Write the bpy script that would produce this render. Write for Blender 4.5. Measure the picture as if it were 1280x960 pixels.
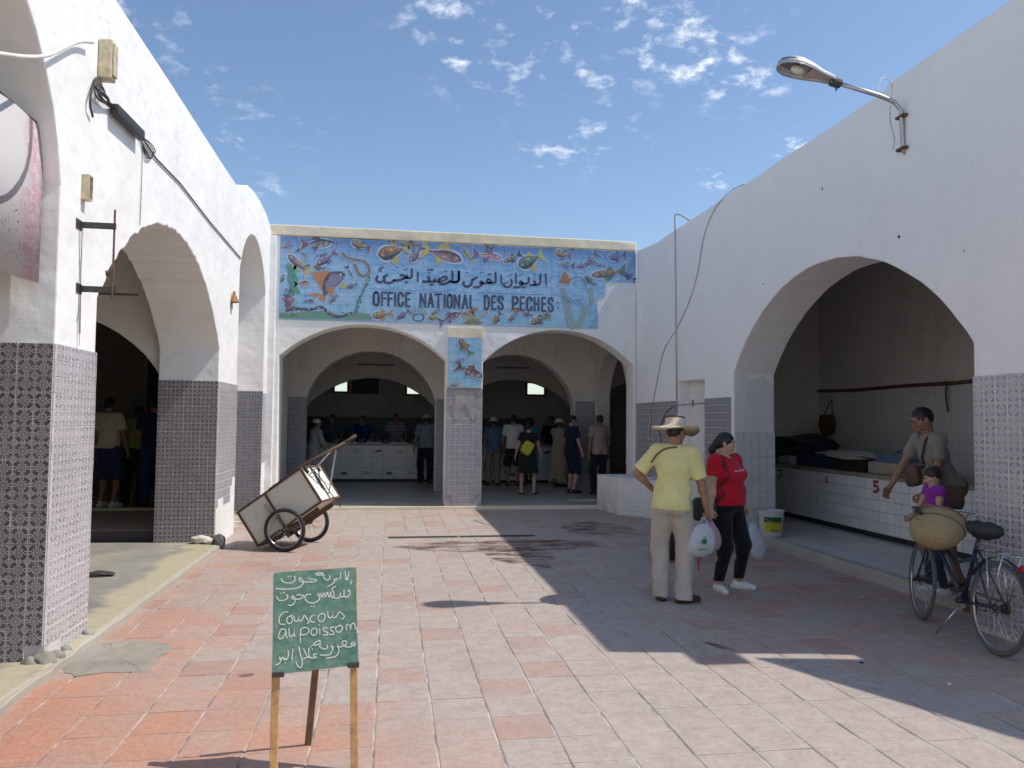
import bpy, bmesh, math, random
import numpy as np
from mathutils import Vector, Matrix
from mathutils.bvhtree import BVHTree
for o in list(bpy.data.objects): bpy.data.objects.remove(o)
SC = bpy.context.scene
COL = SC.collection
rnd = random.Random(7)
# ---------------------------------------------------------------- camera
F_PX, YAW, PITCH, ROLL, EYE = 961.0, .1575, .0488, .0099, 1.65
def cam_axes():
    f = Vector((math.sin(YAW)*math.cos(PITCH), math.cos(YAW)*math.cos(PITCH), math.sin(PITCH)))
    r = Vector((math.cos(YAW), -math.sin(YAW), 0)); u = r.cross(f)
    return f, math.cos(ROLL)*r+math.sin(ROLL)*u, -math.sin(ROLL)*r+math.cos(ROLL)*u
CF, CR, CU = cam_axes()
cam = bpy.data.cameras.new('camera'); cam_o = bpy.data.objects.new('camera', cam); COL.objects.link(cam_o)
m = Matrix((CR, CU, -CF)).transposed().to_4x4(); m.translation = (0, 0, EYE)
cam_o.matrix_world = m
cam.lens = F_PX/1280*36; cam.sensor_width = 36; cam.clip_end = 2000; cam.clip_start = .05
SC.camera = cam_o
SC.view_settings.view_transform = 'Standard'; SC.view_settings.look = 'None'
SC.view_settings.exposure = 0.22; SC.view_settings.gamma = 1
try: SC.view_settings.use_curve_mapping = False
except Exception: pass
def ray(px, py): return CF+CR*((px-640)/F_PX)-CU*((py-480)/F_PX)
def gp(px, py, z=0.0):                      # a measured picture point -> place on a level surface
    d = ray(px, py); return Vector((0, 0, EYE))+d*((z-EYE)/d.z)
def on_x(px, py, X):
    d = ray(px, py); return Vector((0, 0, EYE))+d*(X/d.x)
def on_y(px, py, Y):
    d = ray(px, py); return Vector((0, 0, EYE))+d*(Y/d.y)
# ---------------------------------------------------------------- sky and sun
SUN = Vector((.636, -.105, 1.0)).normalized()
w = bpy.data.worlds.new('World'); SC.world = w; w.use_nodes = True
nt = w.node_tree; nt.nodes.clear()
def wn(t, **k):
    n = nt.nodes.new(t)
    for a, b in k.items(): setattr(n, a, b)
    return n
def wmath(op, a, b=None, c=None):
    n = wn('ShaderNodeMath', operation=op)
    for i, v in enumerate((a, b, c)):
        if v is None: continue
        if isinstance(v, (int, float)): n.inputs[i].default_value = v
        else: nt.links.new(v, n.inputs[i])
    return n.outputs[0]
sky = wn('ShaderNodeTexSky', sky_type='NISHITA'); sky.sun_disc = False
sky.sun_elevation = math.asin(SUN.z); sky.sun_rotation = math.atan2(SUN.x, SUN.y)
sky.air_density = 1.0; sky.dust_density = .55; sky.ozone_density = 2.4
bg = wn('ShaderNodeBackground'); bg.inputs[1].default_value = .138
geo = wn('ShaderNodeTexCoord'); sep = wn('ShaderNodeSeparateXYZ'); nt.links.new(geo.outputs['Generated'], sep.inputs[0])
zz = wmath('ADD', wmath('MAXIMUM', sep.outputs[2], .0), .22)
u_, v_ = wmath('DIVIDE', sep.outputs[0], zz), wmath('DIVIDE', sep.outputs[1], zz)
cv = wn('ShaderNodeCombineXYZ'); nt.links.new(u_, cv.inputs[0]); nt.links.new(v_, cv.inputs[1])
def cloud_noise(scale, detail, rough, dist=0.):
    n = wn('ShaderNodeTexNoise'); n.inputs['Scale'].default_value = scale; n.inputs['Detail'].default_value = detail
    n.inputs['Roughness'].default_value = rough; n.inputs['Distortion'].default_value = dist
    nt.links.new(cv.outputs[0], n.inputs['Vector']); return n.outputs[0]
# patches of small high cloud, where they stand in the sky (direction, spread, weight)
mask = None
for px, py, rad, wt in [(860, 60, .26, 1.0), (930, 95, .20, 1.0), (800, 10, .2, .8), (990, 185, .12, .9), (945, 215, .1, .7), (560, 22, .17, .95), (700, 60, .25, .7), (670, 30, .15, .6),
                        (640, 90, .3, .45), (745, 95, .14, .85), (575, 70, .12, .75), (330, 235, .18, .30), (230, 90, .2, .28), (180, 10, .3, .34), (740, 160, .25, .5), (895, 222, .14, .75), (700, 185, .25, .5), (300, 160, .3, .35)]:
    d = ray(px, py); d = d.normalized(); c = Vector((d.x/(d.z+.22), d.y/(d.z+.22), 0))
    # anisotropic: distances in the cloud plane
    dx = wmath('SUBTRACT', u_, c.x); dy = wmath('SUBTRACT', v_, c.y)
    el = 1.0; rad *= .42
    q = wmath('ADD', wmath('MULTIPLY', dx, dx), wmath('MULTIPLY', wmath('MULTIPLY', dy, dy), 1.0))
    g = wmath('MULTIPLY', wmath('EXPONENT', wmath('MULTIPLY', q, -1/(rad*rad))), wt)
    mask = g if mask is None else wmath('MAXIMUM', mask, g)
n1 = cloud_noise(19, 5, .56, .1); n2 = cloud_noise(5.2, 2, .5)
dens = wmath('ADD', wmath('MULTIPLY', n1, .75), wmath('MULTIPLY', n2, .3))
dens = wmath('ADD', dens, wmath('MULTIPLY', mask, .10))
mr = wn('ShaderNodeMapRange'); nt.links.new(dens, mr.inputs[0])
mr.inputs[1].default_value = .585; mr.inputs[2].default_value = .74; mr.inputs[3].default_value = 0; mr.inputs[4].default_value = .85
n3 = cloud_noise(60, 4, .7, .3)
mr2 = wn('ShaderNodeMapRange'); nt.links.new(wmath('ADD', wmath('MULTIPLY', n3, .5), wmath('MULTIPLY', n1, .5)), mr2.inputs[0])
mr2.inputs[1].default_value = .44; mr2.inputs[2].default_value = .60; mr2.inputs[3].default_value = .25; mr2.inputs[4].default_value = 1.15
cl = wmath('MULTIPLY', wmath('MULTIPLY', mr.outputs[0], mr2.outputs[0]), wmath('MINIMUM', wmath('MULTIPLY', mask, 1.6), 1.))
mx = wn('ShaderNodeMix', data_type='RGBA'); nt.links.new(cl, mx.inputs[0]); nt.links.new(sky.outputs[0], mx.inputs[6])
mx.inputs[7].default_value = (6.2, 6.7, 7.5, 1)
nt.links.new(mx.outputs[2], bg.inputs[0])
wo = wn('ShaderNodeOutputWorld'); nt.links.new(bg.outputs[0], wo.inputs[0])
sun = bpy.data.lights.new('sun', 'SUN'); sun.energy = 3.6; sun.angle = math.radians(.53); sun.color = (1, .93, .84)
sun_o = bpy.data.objects.new('sun', sun); COL.objects.link(sun_o); sun_o.rotation_euler = SUN.to_track_quat('Z', 'Y').to_euler(); sun_o.location = (6, -2, 12)

# ---------------------------------------------------------------- scene graph helpers
def tag(o, label=None, cat=None, group=None, kind=None):
    if label: o['label'] = label
    if cat: o['category'] = cat
    if group: o['group'] = group
    if kind: o['kind'] = kind
    return o
def thing(name, label, cat, loc=(0, 0, 0), rz=0, group=None):
    o = bpy.data.objects.new(name, None); o.empty_display_size = .1; COL.objects.link(o)
    o.location = loc; o.rotation_euler = (0, 0, rz); return tag(o, label, cat, group)
def add_mesh(name, me, parent=None, mat=None, loc=None, rot=None):
    o = bpy.data.objects.new(name, me); COL.objects.link(o)
    if mat is not None and len(me.materials) == 0: me.materials.append(mat)
    if parent is not None: o.parent = parent
    if loc is not None: o.location = loc
    if rot is not None: o.rotation_euler = rot
    return o
def mesh_of(name, V, Fc, smooth=False):
    me = bpy.data.meshes.new(name); me.from_pydata([tuple(v) for v in V], [], Fc); me.update()
    if smooth: me.polygons.foreach_set('use_smooth', [True]*len(me.polygons))
    return me
def obj(name, bm, mat, parent=None, smooth=False, label=None, loc=None, rot=None):
    bmesh.ops.recalc_face_normals(bm, faces=bm.faces)
    me = bpy.data.meshes.new(name); bm.to_mesh(me); bm.free()
    if smooth:
        me.polygons.foreach_set('use_smooth', [True]*len(me.polygons))
        if smooth is not True: me.set_sharp_from_angle(angle=math.radians(smooth))
    o = add_mesh(name, me, parent, mat, loc, rot)
    if label: o['label'] = label
    return o
def copy_tree(o, parent=None):
    c = o.copy(); COL.objects.link(c); c.parent = parent
    for ch in list(o.children): copy_tree(ch, c)
    return c
def B(): return bmesh.new()
def box(bm, x0, x1, y0, y1, z0, z1, M=None, bev=0):
    r = bmesh.ops.create_cube(bm, size=1)['verts']
    T = Matrix.Translation(((x0+x1)/2, (y0+y1)/2, (z0+z1)/2)) @ Matrix.Diagonal((abs(x1-x0), abs(y1-y0), abs(z1-z0), 1))
    bmesh.ops.transform(bm, matrix=T, verts=r)
    if bev:
        es = list({e for v in r for e in v.link_edges})
        r = bmesh.ops.bevel(bm, geom=es, offset=bev, segments=2, affect='EDGES', profile=.5)['verts']
        # bevel returns only new verts; collect connected island
        r = list({v for f in {f for v in r for f in v.link_faces} for v in f.verts})
    if M is not None: bmesh.ops.transform(bm, matrix=M, verts=r)
    return r
def tube(bm, pts, r, n=8, cap=True, closed=False):
    pts = [Vector(p) for p in pts]; N = len(pts)
    rs = r if hasattr(r, '__len__') else [r]*N
    rings = []; prev = None
    for i, p in enumerate(pts):
        if closed: t = pts[(i+1) % N]-pts[i-1]
        else: t = pts[min(i+1, N-1)]-pts[max(i-1, 0)]
        if t.length < 1e-9: t = Vector((0, 0, 1))
        t.normalize()
        if prev is None:
            a = t.orthogonal().normalized()
        else:
            a = prev-t*prev.dot(t)
            a = a.normalized() if a.length > 1e-6 else t.orthogonal().normalized()
        prev = a; b = t.cross(a)
        rings.append([bm.verts.new(p+(a*math.cos(2*math.pi*k/n)+b*math.sin(2*math.pi*k/n))*rs[i]) for k in range(n)])
    M = N if closed else N-1
    for i in range(M):
        A, Bq = rings[i], rings[(i+1) % N]
        for k in range(n): bm.faces.new((A[k], A[(k+1) % n], Bq[(k+1) % n], Bq[k]))
    if cap and not closed:
        bm.faces.new(rings[0][::-1]); bm.faces.new(rings[-1])
    return [v for rg in rings for v in rg]
def lathe(bm, prof, n=24, M=None, cap=True):
    rings = []
    for r, z in prof:
        rings.append([bm.verts.new((r*math.cos(2*math.pi*k/n), r*math.sin(2*math.pi*k/n), z)) for k in range(n)])
    for i in range(len(rings)-1):
        for k in range(n): bm.faces.new((rings[i][k], rings[i][(k+1) % n], rings[i+1][(k+1) % n], rings[i+1][k]))
    if cap:
        if prof[0][0] > 1e-5: bm.faces.new(rings[0][::-1])
        if prof[-1][0] > 1e-5: bm.faces.new(rings[-1])
    vs = [v for rg in rings for v in rg]
    if M is not None: bmesh.ops.transform(bm, matrix=M, verts=vs)
    return vs
def prism(bm, outline, fn, t0, t1):
    """outline: 2-D points; fn(a, b, t) -> 3-D point; extruded from t0 to t1"""
    A = [bm.verts.new(fn(a, b, t0)) for a, b in outline]; Bq = [bm.verts.new(fn(a, b, t1)) for a, b in outline]
    bm.faces.new(A); bm.faces.new(Bq[::-1]); n = len(A)
    for i in range(n): bm.faces.new((A[i], Bq[i], Bq[(i+1) % n], A[(i+1) % n]))
    return A+Bq
def bez(pts, n=6):
    """Catmull-Rom through the points"""
    P = [Vector(p) for p in pts]; out = []
    if len(P) < 3: return P
    for i in range(len(P)-1):
        a = P[max(i-1, 0)]; b = P[i]; c = P[i+1]; d = P[min(i+2, len(P)-1)]
        for k in range(n):
            t = k/n
            out.append(.5*((2*b)+(c-a)*t+(2*a-5*b+4*c-d)*t*t+(3*b-3*c+d-a)*t**3))
    out.append(P[-1]); return out
def look_mat(x, y, z=(0, 0, 1)):
    pass

# ---------------------------------------------------------------- materials
class NT:
    def __init__(s, name):
        s.m = bpy.data.materials.new(name); s.m.use_nodes = True; s.t = s.m.node_tree; s.t.nodes.clear()
        s.p = s.n('ShaderNodeBsdfPrincipled'); s.out = s.n('ShaderNodeOutputMaterial'); s.l(s.p.outputs[0], s.out.inputs[0])
        s.tc = s.n('ShaderNodeTexCoord'); s.g = s.n('ShaderNodeNewGeometry')
    def n(s, t, **k):
        x = s.t.nodes.new(t)
        for a, b in k.items(): setattr(x, a, b)
        return x
    def l(s, a, b): s.t.links.new(a, b)
    def put(s, sock, v):
        if isinstance(v, (int, float)): sock.default_value = v
        elif isinstance(v, (tuple, list)): sock.default_value = (*v, 1) if len(v) == 3 and len(sock.default_value) == 4 else v
        else: s.l(v, sock)
    def math(s, op, a, b=None, c=None):
        x = s.n('ShaderNodeMath', operation=op)
        for i, v in enumerate((a, b, c)):
            if v is not None: s.put(x.inputs[i], v)
        return x.outputs[0]
    def mix(s, f, a, b, mode='MIX'):
        x = s.n('ShaderNodeMix', data_type='RGBA', blend_type=mode)
        s.put(x.inputs[0], f); s.put(x.inputs[6], a); s.put(x.inputs[7], b); return x.outputs[2]
    def noise(s, scale, detail=4, rough=.55, vec=None, dist=0):
        x = s.n('ShaderNodeTexNoise'); x.inputs['Scale'].default_value = scale; x.inputs['Detail'].default_value = detail
        x.inputs['Roughness'].default_value = rough; x.inputs['Distortion'].default_value = dist
        s.l(vec if vec is not None else s.g.outputs['Position'], x.inputs['Vector']); return x.outputs[0]
    def ramp(s, v, lo, hi, a=0., b=1.):
        x = s.n('ShaderNodeMapRange'); s.put(x.inputs[0], v); x.inputs[1].default_value = lo; x.inputs[2].default_value = hi
        x.inputs[3].default_value = a; x.inputs[4].default_value = b; return x.outputs[0]
    def scalevec(s, v, sc):
        x = s.n('ShaderNodeMapping'); s.l(v, x.inputs[0]); x.inputs['Scale'].default_value = sc; return x.outputs[0]
    def bump(s, h, strength=.3, dist=.01, prev=None):
        x = s.n('ShaderNodeBump'); x.inputs['Strength'].default_value = strength; x.inputs['Distance'].default_value = dist
        s.l(h, x.inputs['Height'])
        if prev is not None: s.l(prev, x.inputs['Normal'])
        return x.outputs[0]
    def done(s, color=None, rough=None, normal=None, metal=None, spec=None, **k):
        if color is not None: s.put(s.p.inputs['Base Color'], color)
        if rough is not None: s.put(s.p.inputs['Roughness'], rough)
        if normal is not None: s.l(normal, s.p.inputs['Normal'])
        if metal is not None: s.p.inputs['Metallic'].default_value = metal
        if spec is not None: s.p.inputs['Specular IOR Level'].default_value = spec
        for a, b in k.items(): s.put(s.p.inputs[a.replace('_', ' ')], b)
        return s.m
_mc = {}
def mat(name, col, rough=.7, var=.12, scale=8, bump=.15, bscale=60, metal=0, spec=.5, bdist=.002, obj_space=True, **k):
    """plain procedural surface: mottled colour and fine relief"""
    if name in _mc: return _mc[name]
    t = NT(name); vec = t.tc.outputs['Object'] if obj_space else None
    n = t.noise(scale, 5, .6, vec); n2 = t.noise(scale*5.3, 3, .6, vec)
    f = t.math('ADD', t.math('MULTIPLY', n, .7), t.math('MULTIPLY', n2, .3))
    lo = tuple(c*(1-var*1.6) for c in col); hi = tuple(min(1, c*(1+var*1.4)) for c in col)
    c = t.mix(t.ramp(f, .3, .7), lo, hi)
    nb = t.noise(bscale, 3, .6, vec)
    m_ = t.done(c, t.ramp(n2, .3, .7, max(0, rough-.08), min(1, rough+.08)), t.bump(nb, bump, bdist), metal, spec, **k)
    _mc[name] = m_; return m_

def plaster(name, base=(.88, .87, .84), dirt=(.60, .56, .50), amount=.42, low=True, rust=False, crack=.35):
    t = NT(name); P = t.g.outputs['Position']
    a = t.noise(.55, 6, .62); b = t.noise(3.1, 6, .65, dist=.4); c = t.noise(22, 5, .7)
    streak = t.noise(1.0, 5, .6, t.scalevec(P, (3.5, 3.5, .35)))
    f = t.math('ADD', t.math('MULTIPLY', a, .35), t.math('ADD', t.math('MULTIPLY', b, .35), t.math('MULTIPLY', streak, .3)))
    col = t.mix(t.ramp(f, .50, .72, 0, amount), base, dirt)
    # fine grey scuffs and chips
    ch = t.ramp(t.noise(9, 8, .78, dist=.8), .66, .72)
    col = t.mix(t.math('MULTIPLY', ch, .35), col, (.45, .42, .38))
    # repainted patches with a slightly other white
    vo = t.n('ShaderNodeTexVoronoi'); vo.inputs['Scale'].default_value = .7; t.l(P, vo.inputs['Vector'])
    col = t.mix(t.math('MULTIPLY', t.ramp(vo.outputs['Color'], .2, .8), .10), col, (.72, .75, .80))
    if low:  # splash dirt near the ground
        sx = t.n('ShaderNodeSeparateXYZ'); t.l(P, sx.inputs[0])
        g = t.math('MULTIPLY', t.ramp(sx.outputs[2], .6, .0), t.ramp(b, .35, .6))
        col = t.mix(t.math('MULTIPLY', g, .7), col, (.36, .34, .31))
    ck = t.math('LESS_THAN', t.math('ABSOLUTE', t.math('SUBTRACT', t.noise(.9, 7, .62, dist=.3), .5)), .0022)
    ck = t.math('MULTIPLY', ck, t.math('GREATER_THAN', t.noise(.8, 2, .5, t.scalevec(P, (1.3, 1.1, .9))), .54))
    col = t.mix(t.math('MULTIPLY', ck, crack), col, (.30, .27, .24))
    sp = t.ramp(t.noise(30, 3, .6), .72, .76); col = t.mix(t.math('MULTIPLY', sp, .3), col, (.35, .30, .25))
    nb = t.bump(t.noise(1.6, 3, .5), .55, .08)
    nb = t.bump(t.noise(9, 5, .65), .35, .012, nb)
    nb = t.bump(c, .3, .003, nb)
    return t.done(col, .85, nb, spec=.25)
M_wall = plaster('white_plaster'); M_wallR = plaster('clean_white_plaster', (.90, .885, .855), (.70, .67, .62), .35, crack=.12)
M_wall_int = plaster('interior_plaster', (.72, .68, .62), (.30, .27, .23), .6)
M_cream = plaster('cream_plaster', (.80, .70, .50), (.62, .50, .33), .8, False)
M_white2 = plaster('bright_plaster', (.84, .84, .83), (.6, .58, .55), .35, False)
M_raw = plaster('grey_render', (.74, .73, .70), (.48, .46, .42), .7)

def tile_mat(name, ink, base, wear=.3, small=False):
    """glazed wall tile: ink motif in the tile's own 0..1 coordinates"""
    t = NT(name); uv = t.n('ShaderNodeUVMap'); s = t.n('ShaderNodeSeparateXYZ'); t.l(uv.outputs[0], s.inputs[0])
    fx = t.math('FRACT', s.outputs[0]); fy = t.math('FRACT', s.outputs[1])
    a = t.math('ABSOLUTE', t.math('SUBTRACT', fx, .5)); b = t.math('ABSOLUTE', t.math('SUBTRACT', fy, .5))
    r = t.math('SQRT', t.math('ADD', t.math('MULTIPLY', a, a), t.math('MULTIPLY', b, b)))
    th = t.math('ARCTAN2', b, a)
    c8 = t.math('COSINE', t.math('MULTIPLY', th, 8)); c4 = t.math('COSINE', t.math('MULTIPLY', th, 4))
    # eight-petalled flower
    pet = t.math('LESS_THAN', r, t.math('ADD', .205, t.math('MULTIPLY', c8, .075)))
    hole = t.math('LESS_THAN', r, .035)
    ring = t.math('MULTIPLY', t.math('GREATER_THAN', r, .085), t.math('LESS_THAN', r, .10))
    fl = t.math('MULTIPLY', pet, t.math('SUBTRACT', 1, t.math('MAXIMUM', hole, ring)))
    # leaves growing out of the corners
    ca = t.math('SUBTRACT', .5, a); cb = t.math('SUBTRACT', .5, b)
    rc = t.math('SQRT', t.math('ADD', t.math('MULTIPLY', ca, ca), t.math('MULTIPLY', cb, cb)))
    tc_ = t.math('ARCTAN2', cb, ca); k6 = t.math('COSINE', t.math('MULTIPLY', t.math('SUBTRACT', tc_, .785), 6))
    leaf = t.math('MULTIPLY', t.math('LESS_THAN', rc, t.math('ADD', .225, t.math('MULTIPLY', k6, .10))), t.math('GREATER_THAN', rc, .075))
    vein = t.math('LESS_THAN', t.math('ABSOLUTE', t.math('SUBTRACT', a, b)), .012)
    leaf = t.math('MULTIPLY', leaf, t.math('SUBTRACT', 1, vein))
    arc = t.math('MULTIPLY', t.math('GREATER_THAN', rc, .315), t.math('LESS_THAN', rc, .35))
    side = t.math('MULTIPLY', t.math('GREATER_THAN', t.math('MAXIMUM', a, b), .34), t.math('LESS_THAN', t.math('MINIMUM', a, b), .07))
    frame = t.math('GREATER_THAN', t.math('MAXIMUM', a, b), .475)
    # dark ground inside a pale border, with a pale rosette, cross and corner arcs left open
    ins = t.math('LESS_THAN', t.math('MAXIMUM', a, b), .458)
    ro = t.math('MULTIPLY', t.math('GREATER_THAN', r, t.math('ADD', .205, t.math('MULTIPLY', c8, .045))), t.math('LESS_THAN', r, t.math('ADD', .275, t.math('MULTIPLY', c8, .05))))
    pt = t.math('MULTIPLY', t.math('LESS_THAN', t.math('ABSOLUTE', t.math('SUBTRACT', a, b)), .022), t.math('MULTIPLY', t.math('GREATER_THAN', r, .05), t.math('LESS_THAN', r, .19)))
    pt2 = t.math('MULTIPLY', t.math('LESS_THAN', t.math('MINIMUM', a, b), .014), t.math('LESS_THAN', r, .19))
    ca2 = t.math('MULTIPLY', t.math('GREATER_THAN', rc, .13), t.math('LESS_THAN', rc, .19))
    sd_ = t.math('MULTIPLY', t.math('GREATER_THAN', t.math('MAXIMUM', a, b), .30), t.math('LESS_THAN', t.math('ABSOLUTE', t.math('SUBTRACT', t.math('MINIMUM', a, b), .085)), .032))
    opn = t.math('MAXIMUM', t.math('MAXIMUM', ro, pt), t.math('MAXIMUM', pt2, t.math('MAXIMUM', ca2, sd_)))
    ink_f = t.math('MULTIPLY', ins, t.math('SUBTRACT', 1, t.math('MULTIPLY', opn, .85)))
    blot = t.noise(45, 4, .6); ink_f = t.math('MULTIPLY', ink_f, t.ramp(blot, .28, .5, .55, 1))
    P = t.g.outputs['Position']
    wn_ = t.n('ShaderNodeTexWhiteNoise'); sn = t.n('ShaderNodeVectorMath', operation='SNAP'); t.l(t.math('ADD', 0, 0), sn.inputs[1]) if False else None
    ob = t.n('ShaderNodeObjectInfo'); rv = ob.outputs['Random']
    inkc = t.mix(rv, tuple(c*.8 for c in ink), tuple(c*1.25 for c in ink))
    bc = t.mix(t.ramp(t.noise(2.2, 5, .6), .35, .7), base, tuple(c*.78 for c in base)); bc = t.mix(t.math('MULTIPLY', rv, .35), bc, (.50, .44, .40))
    col = t.mix(ink_f, bc, inkc)
    worn = t.ramp(t.noise(3.3, 8, .75, dist=.6), .60, .68)
    col = t.mix(t.math('MULTIPLY', worn, wear), col, (.42, .38, .34))
    return t.done(col, .28, t.bump(t.noise(30, 2), .12, .002), spec=.45, Coat_Weight=.15)
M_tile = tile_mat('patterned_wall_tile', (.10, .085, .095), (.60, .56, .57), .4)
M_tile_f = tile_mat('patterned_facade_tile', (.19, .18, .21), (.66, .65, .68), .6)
M_tile_w = tile_mat('brightened_wall_tile', (.30, .275, .30), (.84, .82, .82), .25)  # paler tile copy with the brighter light of court faces put into its colour
def white_tile_mat(name, base=(.80, .80, .78)):
    t = NT(name); ob = t.n('ShaderNodeObjectInfo')
    c = t.mix(t.math('MULTIPLY', ob.outputs['Random'], .5), base, tuple(x*.82 for x in base))
    d = t.ramp(t.noise(2.4, 6, .7, dist=.5), .5, .72)
    c = t.mix(t.math('MULTIPLY', d, .30), c, (.44, .41, .36))
    return t.done(c, .25, t.bump(t.noise(14, 2), .1, .003), spec=.5)
M_wtile = white_tile_mat('white_counter_tile')
M_gtile = white_tile_mat('grey_bench_tile', (.70, .70, .69))
M_grout = mat('grout', (.58, .55, .54), .95, .25, 6, .4, 90, obj_space=False)
M_wgrout = mat('pale_grout', (.62, .60, .58), .95, .2, 6, .4, 90, obj_space=False)
M_dkgrout = mat('counter_grout', (.30, .29, .27), .95, .25, 6, .4, 90, obj_space=False)

# courtyard paving: terracotta worn to a dusty grey
TX0, TY0, TPX, TPY = -.05, 3.72, .3165, .3125
def paving_mat():
    t = NT('terracotta_paving'); P = t.g.outputs['Position']; s = t.n('ShaderNodeSeparateXYZ'); t.l(P, s.inputs[0])
    ix = t.math('FLOOR', t.math('DIVIDE', t.math('SUBTRACT', s.outputs[0], TX0), TPX)); iy = t.math('FLOOR', t.math('DIVIDE', t.math('SUBTRACT', s.outputs[1], TY0), TPY))
    cx = t.n('ShaderNodeCombineXYZ'); t.l(ix, cx.inputs[0]); t.l(iy, cx.inputs[1])
    wv = t.n('ShaderNodeTexWhiteNoise', noise_dimensions='3D'); t.l(cx.outputs[0], wv.inputs[0]); rv = wv.outputs[0]
    big = t.noise(.42, 4, .6); mid = t.noise(2.3, 6, .68, dist=.5); fine = t.noise(34, 6, .75); sm = t.noise(9, 6, .7, dist=.3)
    # worn walking line down the middle of the court keeps the dust, the edges stay redder
    edge = t.math('ADD', t.math('MULTIPLY', t.ramp(s.outputs[0], .2, -1.9, 0, .26), t.ramp(s.outputs[1], 5.5, 10.5, 1, .35)), t.math('MULTIPLY', t.ramp(s.outputs[1], 5.6, 3.6, 0, .20), t.ramp(s.outputs[0], 1.4, -.6)))
    edge = t.math('ADD', edge, t.ramp(s.outputs[0], 2.4, 4.2, 0, .15))  # reddish right side, redness raised to put warmth into the shaded floor
    f = t.math('ADD', t.math('MULTIPLY', big, .55), t.math('MULTIPLY', mid, .45))
    f = t.math('ADD', f, t.math('MULTIPLY', t.math('SUBTRACT', rv, .5), .13)); f = t.math('ADD', f, edge)
    red = t.mix(t.ramp(mid, .3, .7), (.40, .165, .10), (.46, .22, .135))
    dust = t.mix(t.ramp(sm, .3, .7), (.295, .25, .225), (.425, .368, .335))
    col = t.mix(t.ramp(f, .54, .86), dust, red)
    col = t.mix(t.ramp(fine, .42, .72, 0, .5), col, (.54, .44, .385))
    col = t.mix(t.ramp(t.noise(5, 8, .8, dist=1.2), .58, .70, 0, .55), col, (.20, .15, .13))
    col = t.mix(t.ramp(t.noise(1.1, 7, .7, dist=.8), .52, .70, 0, .4), col, (.27, .235, .21))
    col = t.mix(t.math('MULTIPLY', t.ramp(wv.outputs[0], .86, .9), .25), col, (.34, .16, .12))
    nb = t.bump(t.noise(3, 3), .3, .02); nb = t.bump(sm, .35, .006, nb); nb = t.bump(fine, .35, .002, nb)
    return t.done(col, t.ramp(mid, .3, .7, .55, .85), nb, spec=.35)
M_pave = paving_mat()
M_conc = plaster('worn_concrete', (.36, .34, .30), (.20, .19, .165), .8, False)
def stripe_mat():
    t = NT('platform_concrete'); P = t.g.outputs['Position']; s = t.n('ShaderNodeSeparateXYZ'); t.l(P, s.inputs[0])
    a = t.noise(1.3, 6, .7, dist=.5); b = t.noise(14, 6, .75)
    conc = t.mix(t.ramp(a, .35, .65), (.21, .205, .185), (.33, .315, .27))
    yel = t.mix(t.ramp(b, .3, .7), (.40, .345, .22), (.50, .45, .33))
    g = t.math('ADD', t.ramp(s.outputs[0], -2.75, -2.2), t.math('MULTIPLY', t.math('SUBTRACT', a, .5), 1.6))
    col = t.mix(t.ramp(g, .40, .70, 0, .8), conc, yel)
    col = t.mix(t.ramp(t.noise(4, 8, .8), .6, .7, 0, .5), col, (.2, .19, .17))
    return t.done(col, .9, t.bump(b, .4, .004), spec=.2)
M_plat = stripe_mat()
M_hallfloor = mat('grey_polished_floor', (.44, .44, .42), .35, .15, 1.5, .1, 30, obj_space=False)
M_stallfloor = mat('pale_stall_floor', (.58, .57, .55), .45, .15, 1.5, .1, 30, obj_space=False)
M_kerb = plaster('kerb_stone', (.42, .39, .33), (.25, .23, .2), .8, False)
M_dark = mat('dark_paint', (.03, .028, .03), .6)
M_ground = plaster('dusty_ground', (.42, .38, .32), (.3, .27, .23), .7, False)
# ================================================================ STRUCTURE
def arch(c, half, spring, crown, n=18, jit=.004, el=0):
    rise = crown-spring; R = (half*half+rise*rise)/(2*rise); zc = crown-R; out = []
    for i in range(n+1):
        if el:                                    # elliptic
            a = math.pi*(1-i/n); s = c+half*math.cos(a); z = spring+rise*math.sin(a)**.9
        else:
            a0 = math.asin(min(1, half/R)); a = -a0+2*a0*i/n; s = c+R*math.sin(a); z = zc+R*math.cos(a)
        out.append((s+rnd.uniform(-jit, jit), z+rnd.uniform(-jit, jit)))
    return out
def comb(s0, s1, top, openings, zb=-.05):
    """outline of a wall from s0 to s1; top: list of (s,z) left to right; openings: lists of points left foot -> right foot"""
    pts = [(s0, zb)]+list(top)+[(s1, zb)]
    for op in sorted(openings, key=lambda o: -o[0][0]): pts += list(reversed(op))
    return pts
def opening(a, b, spring, crown, zb=-.05, **k):
    ar = arch((a+b)/2, (b-a)/2, spring, crown, **k)
    ar[0] = (a, spring); ar[-1] = (b, spring)
    return [(a, zb)]+ar+[(b, zb)]
fnY = lambda s, z, t: (t, s, z)                   # wall running along Y
fnX = lambda s, z, t: (s, t, z)                   # wall running along X
def rag(a, b, z, step=.6, j=.008):
    n = max(2, int(abs(b-a)/step)); return [(a+(b-a)*i/n, z+rnd.uniform(-j, j)) for i in range(n+1)]
def wall(name, outline, fn, t0, t1, m, parent, bev=.014, label=None):
    bm = B(); prism(bm, outline, fn, t0, t1); o = obj(name, bm, m, parent, label=label)
    if bev:
        b = o.modifiers.new('edge', 'BEVEL'); b.width = bev; b.segments = 2; b.limit_method = 'ANGLE'; b.angle_limit = math.radians(50)
    return o
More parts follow.
